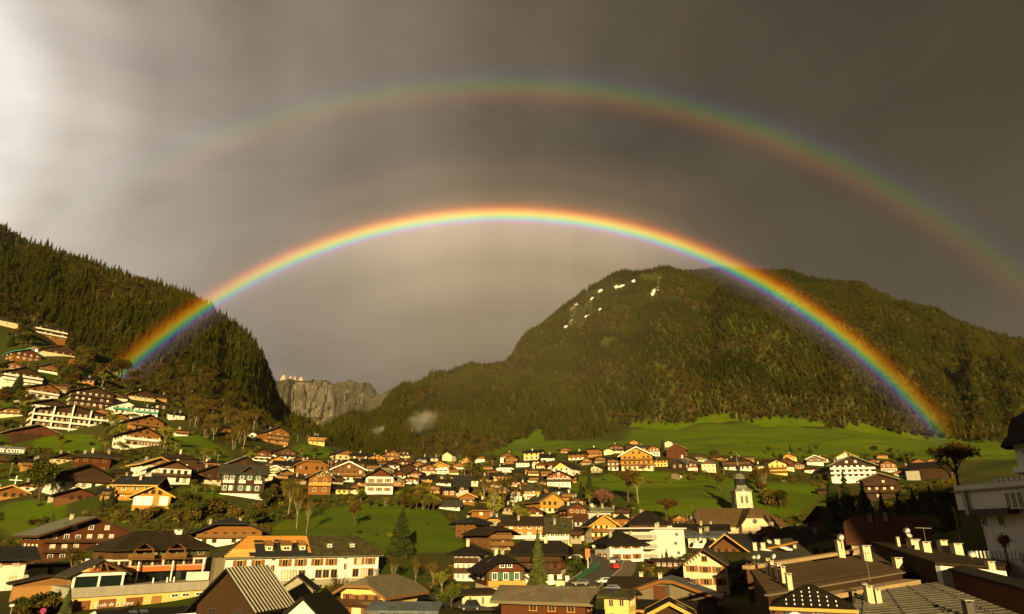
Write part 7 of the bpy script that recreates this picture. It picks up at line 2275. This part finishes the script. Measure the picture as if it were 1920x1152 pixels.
for args in [
    ('yew', 751, 1034, 82, 'broad dark evergreen alone on the green bank behind the school', None, 166, 1.05),
    ('palespruce', 1009, 1098, 104, 'tall pale spruce in front of the red and white chalet', None, 128, .95),
    ('spruce0', 207, 948, 38, 'dark young spruce beside the new golden house', None, None, 1.0),
    ('spruce1', 190, 952, 28, 'small spruce next to the stone retaining wall', None, None, 1.0),
    ('palespruce', 122, 1150, 50, 'bushy green fir at the end of the music school', None, 104, 1.1),
    ('spruce2', 1106, 932, 50, 'dark spruce on the slope below the narrow white and orange house', None, None, 1.0),
    ('spruce0', 1090, 936, 34, 'shorter dark spruce by the slope path', None, None, 1.2),
    ('spruce1', 1243, 852, 34, 'slim spruce at the edge of the meadow houses', None, None, .8),
    ('yew', 28, 748, 52, 'round dark evergreen in front of the white balconied chalet', None, None, 1.1),
    ('spruce1', 1251, 1056, 28, 'little spruce beside the white arched hotel', None, 164, 1.0),
    ('palespruce', 94, 992, 34, 'pale clipped conifer on the grass above the red-brown hotel', None, None, 1.2),
    ('spruce2', 1572, 1006, 118, 'black spruce at the edge of the shaded clump', None, 188, 1.0),
    ('spruce0', 1600, 1010, 128, 'tallest black spruce in the shaded clump', None, 184, 1.0),
    ('yew', 1632, 1008, 98, 'broad black evergreen in the shaded clump', None, 180, 1.0),
    ('spruce1', 1664, 1004, 84, 'black spruce against the shaded house', None, 176, 1.0),
    ('spruce2', 1694, 998, 70, 'dark spruce at the foot of the shaded bank', None, 170, 1.1),
    ('spruce0', 1722, 980, 66, 'dark spruce halfway up the shaded bank', None, 178, 1.1),
    ('spruce1', 1752, 968, 60, 'dark spruce under the bare spreading tree', None, 172, 1.1),
    ('yew', 1780, 990, 54, 'dark evergreen beside the white crenellated hotel', None, 130, 1.1),
    ('spruce0', 1700, 866, 22, 'lone small spruce on the meadow edge', None, None, .9),
    ('brown2', 1798, 916, 88, 'large dark twiggy tree against the mountain foot', None, 150, 1.2),
    ('rust', 1892, 1060, 60, 'tree with sparse rusty leaves before the white hotel', None, 88, 1.0),
    ('olive0', 70, 956, 88, 'big olive green tree in front of the small orange chalet', None, 216, .85),
    ('tall0', 556, 990, 84, 'tall bare birch on the bank above the school', None, 196, 1.0),
    ('tall1', 541, 962, 66, 'bare birch at the corner of the white framed dark house', None, 214, 1.0),
    ('tall0', 575, 996, 62, 'thin bare birch lowest on the bank', None, 188, .9),
    ('brown1', 664, 990, 52, 'round reddish tree standing alone on the grass bank', None, 196, .85),
    ('olive1', 468, 1000, 52, 'olive bush-like tree beside the wooden chalet behind the school', None, 192, 1.0),
    ('brown0', 285, 992, 44, 'brown bare tree on the rough bank', None, 194, 1.1),
    ('olive2', 350, 985, 40, 'olive thicket tree on the rough bank', None, 194, 1.2),
    ('brown2', 1178, 942, 64, 'dark brown tree on the meadow under the golden chalet', None, None, 1.1),
    ('bud1', 1197, 944, 52, 'pale blossoming tree with a leaning trunk on the meadow', None, None, 1.1),
    ('blossom', 1128, 958, 40, 'pink blossoming tree by the road bend', None, None, 1.1),
    ('brown0', 1351, 922, 34, 'small brown tree alone on the church meadow', None, None, 1.0),
    ('tall1', 1436, 928, 56, 'bare tall tree beside the church meadow', None, None, 1.0),
    ('brown1', 1424, 915, 40, 'brown bushy tree beyond the steeple', None, None, 1.2),
    ('olive1', 1466, 955, 36, 'olive bush-like tree low on the church meadow', None, None, 1.2),
    ('tall0', 926, 968, 70, 'bare tree in the gully between the village halves', None, None, 1.1),
    ('bare1', 945, 962, 74, 'spreading bare tree in the gully by the narrow white house', None, None, 1.0),
    ('bare2', 908, 940, 50, 'bare grey-brown tree behind the orange cabin', None, None, 1.0),
    ('bud0', 975, 992, 44, 'golden budding tree behind the long orange house', None, 232, 1.2),
    ('brown2', 1250, 974, 40, 'russet bush-like tree at the foot of the church meadow', None, 236, 1.5),
    ('brown0', 884, 892, 56, 'wide brown tree at the forest edge near the pinkish cottage', None, None, 1.2),
    ('olive0', 846, 1148, 50, 'olive rounded tree beside the black car lane', None, 118, 1.0),
    ('bud2', 828, 1116, 42, 'yellow-green budding tree by the utility cabinets', None, 128, 1.0),
    ('tall1', 736, 1104, 62, 'thin bare tree in front of the glass pavilion', None, 140, .9),
    ('tall0', 778, 1100, 56, 'thin bare tree at the corner of the glass pavilion', None, 142, .9),
    ('bare2', 812, 1106, 52, 'bare tree at the end of the glass pavilion', None, 142, .9),
    ('tall1', 628, 1160, 78, 'thin bare tree before the school wall', None, 112, .8),
    ('tall0', 610, 1165, 70, 'leafless sapling left of the cream chalet balcony', None, 108, .8),
    ('bare0', 128, 1098, 72, 'pale bare tree beside the open wooden shelter', None, 122, .8),
    ('bud0', 206, 812, 38, 'pale yellow tree beside the terraced block', None, None, 1.1),
    ('bud1', 306, 842, 42, 'yellow-green tree beside the lower orange chalet', None, None, 1.1),
    ('bud2', 386, 874, 34, 'yellow-green tree on the smooth lawn', None, None, 1.0),
    ('tall0', 455, 846, 56, 'tall bare tree above the red boarded chalet', None, None, 1.0),
    ('tall1', 440, 842, 46, 'bare tree at the head of the smooth lawn', None, None, 1.0),
    ('bud1', 468, 876, 28, 'bright yellow-green bush-like tree by the red boarded chalet', None, None, 1.3),
    ('brown1', 590, 858, 22, 'small brown ball shaped tree on the green knoll', None, None, 1.0),
    ('bud0', 566, 858, 20, 'small yellow-green tree on the green knoll', None, None, 1.0),
    ('olive2', 1340, 868, 26, 'round olive tree above the cream stone house', None, None, 1.1),
    ('blossom', 1208, 884, 14, 'small pink tree in front of the big golden chalet', None, None, 1.0),
    ('brown0', 112, 836, 22, 'small reddish tree on the lawn below the terraced block', None, None, 1.0),
]:
    m_, x, y, h, lab, gr, zc, wd = args
    plant(m_, x, y, h, lab, gr, zc, wd)

# hedges and thickets: alike plants that only their place tells apart
rnd = random.Random(77)
RECTS = [(o['_px'][0], o['_px'][1], o['_px'][2], o['_px'][3]) for o in bpy.data.objects if '_px' in o]


def free(x, y, h):
    for (a, b, c, d) in RECTS:
        if a - 4 < x < c + 4 and b < y and y - h < d and y > d - 2 and y - d < h: return False
        if a < x < c and b - 2 < y < d - 1: return False
    return True


FILL = [  # region in the photograph, models, height range, how many, label, group
    ([(620, 934), (820, 940), (815, 962), (620, 950)], ('brown0', 'brown1', 'olive0'), (16, 26), 22, 'brown hedge tree along the top of the grass bank', 'hedge along the grass bank'),
    ([(240, 952), (520, 940), (500, 990), (260, 985)], ('olive0', 'olive1', 'brown0', 'bush2'), (14, 30), 26, 'brown-green thicket plant on the rough bank above the school', 'thicket on the rough bank'),
    ([(330, 770), (480, 790), (490, 850), (440, 850), (350, 805)], ('bare0', 'bare1', 'tall1', 'brown0', 'brown2', 'tall0'), (22, 44), 34, 'bare tree in the wood edge above the smooth lawn', 'bare trees above the lawn'),
    ([(20, 680), (200, 690), (330, 740), (330, 770), (200, 720), (130, 715), (20, 700)], ('brown0', 'bare1', 'olive0', 'brown2'), (20, 40), 26, 'brown tree between the upper chalets and the forest', 'brown trees under the forest'),
    ([(0, 610), (40, 620), (140, 640), (190, 690), (20, 660)], ('brown0', 'olive0', 'bare0', 'spruce0'), (16, 34), 18, 'tree among the highest chalets', 'trees among the highest chalets'),
    ([(190, 815), (330, 815), (330, 860), (190, 858)], ('bud0', 'olive1', 'bud2', 'ybush'), (12, 24), 14, 'yellow-green orchard tree below the orange chalets', 'orchard below the orange chalets'),
    ([(760, 895), (900, 900), (930, 960), (840, 975), (780, 940)], ('olive0', 'brown0', 'bud1', 'bare2', 'ybush'), (14, 34), 30, 'garden tree in the gully between the two slopes', 'trees in the gully'),
    ([(900, 870), (1060, 880), (1070, 960), (960, 960), (900, 930)], ('olive1', 'bare0', 'brown0', 'bud0'), (12, 26), 22, 'garden tree among the middle chalets', 'garden trees among the middle chalets'),
    ([(1090, 940), (1250, 965), (1240, 985), (1110, 975)], ('brown0', 'olive0', 'bud1', 'brown1'), (14, 26), 14, 'shrubby tree along the lane under the meadow', 'trees along the lane'),
    ([(1400, 905), (1440, 930), (1490, 960), (1450, 950)], ('brown2', 'olive2', 'bush2'), (12, 26), 10, 'bushy tree in the strip beside the church meadow', 'bushes beside the church meadow'),
    ([(1440, 892), (1560, 894), (1560, 902), (1440, 900)], ('bush2', 'bush0', 'brown0'), (7, 12), 14, 'hedge shrub along the meadow terrace', 'hedge along the meadow terrace'),
    ([(500, 860), (900, 868), (900, 890), (500, 885)], ('olive0', 'brown0', 'bud2', 'bush0'), (10, 20), 24, 'small garden tree among the village top roofs', 'garden trees among the top roofs'),
    ([(0, 850), (120, 855), (110, 900), (40, 905)], ('olive0', 'bush0', 'brown0'), (12, 24), 10, 'shrub on the lawn beside the lettered hotel', 'shrubs beside the lettered hotel'),
    ([(20, 1110), (100, 1108), (110, 1160), (20, 1160)], ('olive1', 'bush2', 'bush1', 'brown0'), (16, 34), 14, 'shrub on the bank below the wooden shelter', 'shrubs below the wooden shelter'),
    ([(820, 1090), (870, 1110), (850, 1150), (800, 1120)], ('olive2', 'bush0', 'brown1'), (14, 28), 8, 'shrub by the lane below the glass pavilion', 'shrubs below the pavilion'),
    ([(1060, 1050), (1110, 1052), (1095, 1085), (1060, 1085)], ('bush1', 'bush0', 'ybush', 'olive0'), (8, 16), 12, 'garden shrub behind the green fence', 'shrubs behind the green fence'),
    ([(1700, 880), (1800, 880), (1800, 960), (1720, 960)], ('brown0', 'olive0', 'spruce1', 'bare1'), (22, 46), 18, 'dark tree on the shaded bank', 'trees on the shaded bank'),
    ([(1250, 895), (1420, 892), (1420, 902), (1250, 905)], ('bush2', 'brown0', 'bush0'), (6, 12), 14, 'low shrub below the row of meadow houses', 'shrubs below the meadow houses'),
    ([(1420, 845), (1760, 848), (1760, 880), (1440, 880)], ('olive0', 'brown0', 'bush0', 'spruce1'), (9, 18), 16, 'small tree among the meadow houses', 'trees among the meadow houses'),
    ([(60, 985), (230, 970), (240, 985), (70, 1000)], ('bush0', 'olive0', 'bush2'), (10, 18), 10, 'bush on the grass above the red-brown hotel', 'bushes above the red-brown hotel'),
]
FILL += [
    ([(0, 690), (150, 710), (330, 760), (340, 815), (180, 815), (0, 815)], ('brown0', 'bare1', 'olive0', 'brown2', 'bud0', 'olive1'), (14, 30), 52, 'on the steep chalet slope', 'trees on the steep chalet slope'),
    ([(340, 850), (580, 870), (560, 935), (350, 925)], ('olive0', 'brown0', 'bud2', 'bare0', 'bush0'), (12, 26), 26, 'among the terrace houses', 'trees among the terrace houses'),
    ([(580, 880), (900, 890), (900, 960), (800, 960), (600, 935)], ('olive1', 'brown0', 'bare1', 'bud1'), (12, 26), 26, 'among the houses above the bank', 'trees among the houses above the bank'),
    ([(1080, 975), (1300, 985), (1290, 1040), (1100, 1040)], ('olive1', 'brown0', 'bush1', 'bud1'), (10, 20), 14, 'in the lanes below the church', 'plants in the lanes below the church'),
]
LOOK = {'brown0': 'tawny twiggy tree', 'brown1': 'russet twiggy tree', 'brown2': 'dark russet tree', 'bare0': 'bare pale-limbed tree', 'bare1': 'bare dark-limbed tree', 'bare2': 'bare spreading tree', 'olive0': 'olive leafy tree', 'olive1': 'rounded olive tree',
        'olive2': 'wide olive tree', 'bud0': 'yellow budding tree', 'bud1': 'golden budding tree', 'bud2': 'pale budding tree', 'tall0': 'slim birch', 'tall1': 'tall bare birch', 'spruce0': 'small dark spruce', 'spruce1': 'narrow dark spruce', 'bush0': 'olive shrub', 'bush1': 'green shrub', 'bush2': 'brown shrub', 'ybush': 'yellow shrub'}
PLACE = {}
for f in FILL:
    w = f[4].split(' ')
    for q in ('along', 'on', 'in', 'between', 'among', 'below', 'beside', 'by', 'behind'):
        if q in w:
            PLACE[f[5]] = ' '.join(w[w.index(q):]); break
for poly, models, (h0, h1), n, lab, grp in FILL:
    xs = [p[0] for p in poly]; ys = [p[1] for p in poly]
    got = tries = 0
    n = int(n * 1.25)
    while got < n and tries < n * 30:
        tries += 1
        x, y = rnd.uniform(min(xs), max(xs)), rnd.uniform(min(ys), max(ys))
        h = rnd.uniform(h0, h1)
        if not in_poly(x, y, poly) or not free(x, y, h): continue
        mo = rnd.choice(models)
        plant(mo, x, y, h, ('tall ' if h > h0 + .62 * (h1 - h0) and not LOOK[mo].startswith(('tall', 'small')) else 'low ' if h < h0 + .3 * (h1 - h0) and not LOOK[mo].startswith(('tall', 'small')) else '') + LOOK[mo] + ' ' + PLACE[grp], grp, None, rnd.uniform(.9, 1.35))
        got += 1

# ---------------------------------------------------------------- rough growth on the unmown ground
KEEP = [(o.location.x, o.location.y, (o['_px'][2] - o['_px'][0])) for o in bpy.data.objects if '_px' in o]
under, tries = [], 0
while len(under) < 7000 and tries < 60000:
    tries += 1
    px, py = rnd.uniform(-60, 1800), 640 + 470 * rnd.random() ** .8
    if any(in_poly(px, py, pl) for pl in MEADOWS) and rnd.random() < .955: continue
    p, zc = ground(px, py)
    if zc > 640 or zc < 90: continue
    if noise.noise(Vector((p.x * .03, p.y * .03, 7))) < -.05 + .25 * rnd.random() - .1: continue
    bad = False
    for hx, hy, w in KEEP:
        r = w * zc / F * .62
        dx, dy = p.x - hx, p.y - hy
        if dx * dx + dy * dy < r * r: bad = True; break
    if bad or (1040 < px < 1200 and py > 1020): continue
    s = rnd.uniform(.25, .95) * min(1.25, zc / 220)
    under.append((p.x, p.y, p.z - .15, rnd.choice((0, 0, 1, 1, 2, 3, 4)), rnd.uniform(0, 6.28), s * rnd.uniform(.9, 1.6), s))
scatter('undergrowth', under, 'low brown and green scrub between the gardens', _ng2, 'scrub')
for o in list(bpy.data.objects):
    if '_px' in o: del o['_px']
# ---------------------------------------------------------------- rainbow: emissive sheets painted as sunlit rain 600 m away, square to the sun's rays
AX = pray(945.84, 1279.1).normalized()          # away from the sun
SL = 600.0


def bow(name, a_mid, lo, hi, stops, strength, label, a0, a1, fade0, fade1, kind=None, sl=SL, cat='rainbow', lr=(1, 1)):
    """annulus of angular radius lo..hi degrees about the antisolar axis; colour by angle, faded out towards its feet"""
    D = sl * math.cos(R(a_mid))
    q = AX.to_track_quat('-Z', 'Y')
    vs, fs = [], []
    n, k = 160, 4
    for i in range(n + 1):
        a = R(a0 + (a1 - a0) * i / n)
        for j in range(k + 1):
            r = D * math.tan(R(lo + (hi - lo) * j / k))
            vs.append((math.cos(a) * r, math.sin(a) * r, 0))
    for i in range(n):
        for j in range(k):
            fs.append((i * (k + 1) + j, i * (k + 1) + j + 1, (i + 1) * (k + 1) + j + 1, (i + 1) * (k + 1) + j))
    me = bpy.data.meshes.new(name)
    me.from_pydata(vs, [], fs)
    m = bpy.data.materials.new(name)
    m.use_nodes = True
    m.node_tree.nodes.clear()
    h = N(m.node_tree)
    t = h.n('ShaderNodeTexCoord').outputs['Object']
    s = h.n('ShaderNodeSeparateXYZ', i={0: t})
    rr = h.math('SQRT', h.math('ADD', h.math('POWER', s.outputs[0], 2), h.math('POWER', s.outputs[1], 2)))
    deg = h.math('MULTIPLY', h.math('ARCTANGENT', h.math('DIVIDE', rr, D)), 180 / math.pi)
    f = h.math('DIVIDE', h.math('SUBTRACT', deg, lo), hi - lo)
    col = h.ramp(f, [((d - lo) / (hi - lo), c) for d, c in stops], 'B_SPLINE' if kind is None else 'EASE')
    an = h.math('MULTIPLY', h.math('ARCTAN2', s.outputs[1], s.outputs[0]), 180 / math.pi)
    e0 = h.n('ShaderNodeMapRange', interpolation_type='SMOOTHSTEP', i={0: an, 1: a0, 2: a0 + fade0}).outputs[0]
    e1 = h.n('ShaderNodeMapRange', interpolation_type='SMOOTHSTEP', i={0: an, 1: a1, 2: a1 - fade1}).outputs[0]
    side = h.n('ShaderNodeMapRange', i={0: an, 1: a0, 2: a1, 3: lr[0], 4: lr[1]}).outputs[0]
    if cat == 'rain':                                  # streaks in the painted glow, like shafts of falling rain
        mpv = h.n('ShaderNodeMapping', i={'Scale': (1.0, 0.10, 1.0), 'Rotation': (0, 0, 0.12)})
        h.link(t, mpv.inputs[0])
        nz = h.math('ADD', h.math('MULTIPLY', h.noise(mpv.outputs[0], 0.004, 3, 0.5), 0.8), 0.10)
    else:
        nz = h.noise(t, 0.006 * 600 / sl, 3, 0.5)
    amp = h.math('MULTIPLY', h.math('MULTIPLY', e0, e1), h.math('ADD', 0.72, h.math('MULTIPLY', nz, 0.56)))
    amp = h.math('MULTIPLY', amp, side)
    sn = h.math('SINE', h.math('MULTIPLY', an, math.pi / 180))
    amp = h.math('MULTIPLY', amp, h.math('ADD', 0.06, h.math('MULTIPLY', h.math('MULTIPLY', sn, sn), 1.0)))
    em = h.n('ShaderNodeEmission', i={'Color': col, 'Strength': h.math('MULTIPLY', amp, strength)})  # emission replaces sunlight scattered by the rain
    tr = h.n('ShaderNodeBsdfTransparent')
    ad = h.n('ShaderNodeAddShader', i={0: em.outputs[0], 1: tr.outputs[0]})
    h.link(ad.outputs[0], h.n('ShaderNodeOutputMaterial').inputs[0])
    m.cycles.emission_sampling = 'NONE'
    me.materials.append(m)
    o = put(name, me)
    o.location = CAM + AX * D
    o.rotation_mode = 'QUATERNION'
    o.rotation_quaternion = q
    tag(o, label, cat, kind=kind)
    return o


g0 = 38.49
bow('rainbow', g0, g0 - 1.8, g0 + 1.5, [
    (g0 - 1.8, (0, 0, 0)), (g0 - 1.25, (0.04, 0.03, 0.05)), (g0 - 1.0, (0.09, 0.04, 0.09)), (g0 - 0.80, (0.07, 0.12, 0.06)), (g0 - 0.62, (0.26, 0.07, 0.26)), (g0 - 0.44, (0.20, 0.14, 0.48)),
    (g0 - 0.26, (0.06, 0.50, 0.56)), (g0 - 0.07, (0.20, 0.78, 0.20)), (g0 + 0.12, (0.90, 0.80, 0.06)), (g0 + 0.32, (1.15, 0.58, 0.03)), (g0 + 0.55, (1.0, 0.28, 0.0)), (g0 + 0.80, (0.48, 0.08, 0.0)), (g0 + 1.1, (0.12, 0.01, 0.0)), (g0 + 1.5, (0, 0, 0))],
    0.42, 'bright rainbow arching over the valley, red on its outer edge', 24.5, 150.5, 4, 4, lr=(0.85, 0.66))
g1 = 49.46
bow('rainbow', g1, g1 - 2.0, g1 + 2.2, [
    (g1 - 2.0, (0, 0, 0)), (g1 - 1.5, (0.12, 0.01, 0.0)), (g1 - 0.95, (0.62, 0.15, 0.0)), (g1 - 0.45, (0.70, 0.42, 0.02)), (g1 + 0.05, (0.30, 0.62, 0.05)), (g1 + 0.5, (0.04, 0.42, 0.20)), (g1 + 0.95, (0.06, 0.10, 0.32)), (g1 + 1.5, (0.06, 0.02, 0.10)), (g1 + 2.2, (0, 0, 0))],
    0.042, 'faint outer rainbow above the bright one, colours reversed', 22, 152.0, 6, 24, lr=(1.6, 0.8))
bow('rain_glow', g0, 14.0, g0 + 7, [(14.0, (0, 0, 0)), (22.0, (0.02, 0.014, 0.008)), (29.0, (0.40, 0.29, 0.165)), (34.0, (0.85, 0.63, 0.36)), (37.0, (1.35, 1.02, 0.60)), (g0 - 0.5, (1.35, 1.00, 0.58)), (g0 + 0.9, (0.50, 0.30, 0.12)), (g0 + 3, (0.22, 0.13, 0.05)), (g0 + 7, (0, 0, 0))],
    0.15, 'painted glow of sunlit rain inside the bright rainbow', 48, 134, 30, 34, kind='stuff', sl=3400, cat='rain')  # emissive sheet added to brighten the sky in and around the bow
bow('rain_glow', g0, 12.0, g0 - 0.8, [(12.0, (0, 0, 0)), (18.0, (0.25, 0.15, 0.05)), (27.0, (0.9, 0.60, 0.22)), (33.0, (1.0, 0.68, 0.26)), (g0 - 0.8, (0.4, 0.26, 0.10))],
    0.020, 'thin painted gold glow of rain in front of the wooded ridge', 50, 122, 26, 24, kind='stuff', sl=640, cat='rain')  # emissive sheet added for a warm glow over the ridge

# ---------------------------------------------------------------- haze
hz = MB()
hz.box(-4500, 4500, -400, 6200, -60, 1500)
m = bpy.data.materials.new('haze')
m.use_nodes = True
m.node_tree.nodes.clear()
hh = N(m.node_tree)
pv = hh.n('ShaderNodeVolumePrincipled', i={'Color': (0.88, 0.82, 0.72, 1), 'Density': 0.000016, 'Anisotropy': 0.0})
hh.link(pv.outputs[0], hh.n('ShaderNodeOutputMaterial').inputs['Volume'])
tag(hz.build('haze', m), 'thin rain haze filling the valley air', 'haze', kind='stuff')

# ---------------------------------------------------------------- two scraps of mist drifting along the wooded slope
def mist(px, py, zc, w, hgt, dens, seed, label):
    mb = MB()
    k = zc / F
    mb.lathe([(0.02, -1), (.5, -.86), (.86, -.5), (1, 0), (.86, .5), (.5, .86), (.02, 1)], 16)
    m = bpy.data.materials.new('mist')
    m.use_nodes = True
    m.node_tree.nodes.clear()
    h = N(m.node_tree)
    t = h.n('ShaderNodeTexCoord').outputs['Object']
    ln = h.n('ShaderNodeVectorMath', operation='LENGTH'); h.link(t, ln.inputs[0])
    n = h.noise(t, 1.6, 5, 0.6, 0.4)
    f = h.math('SUBTRACT', h.math('ADD', h.math('MULTIPLY', n, 1.9), -0.35), ln.outputs['Value'], clamp=True)
    v = h.n('ShaderNodeVolumePrincipled', i={'Color': (0.9, 0.88, 0.84, 1), 'Density': h.math('MULTIPLY', f, dens)})
    h.link(v.outputs[0], h.n('ShaderNodeOutputMaterial').inputs['Volume'])
    o = mb.build('mist', m, loc=pt(px, py, zc))
    o.scale = (w * k / 2, w * k / 2, hgt * k / 2)
    tag(o, label, 'mist', kind='stuff')


mist(795, 786, depth(795, 800) - 70, 100, 68, 0.055, 1, 'pale scrap of mist hanging on the wooded slope')
mist(716, 806, depth(716, 812) - 60, 64, 34, 0.05, 2, 'small faint scrap of mist low on the wooded slope')
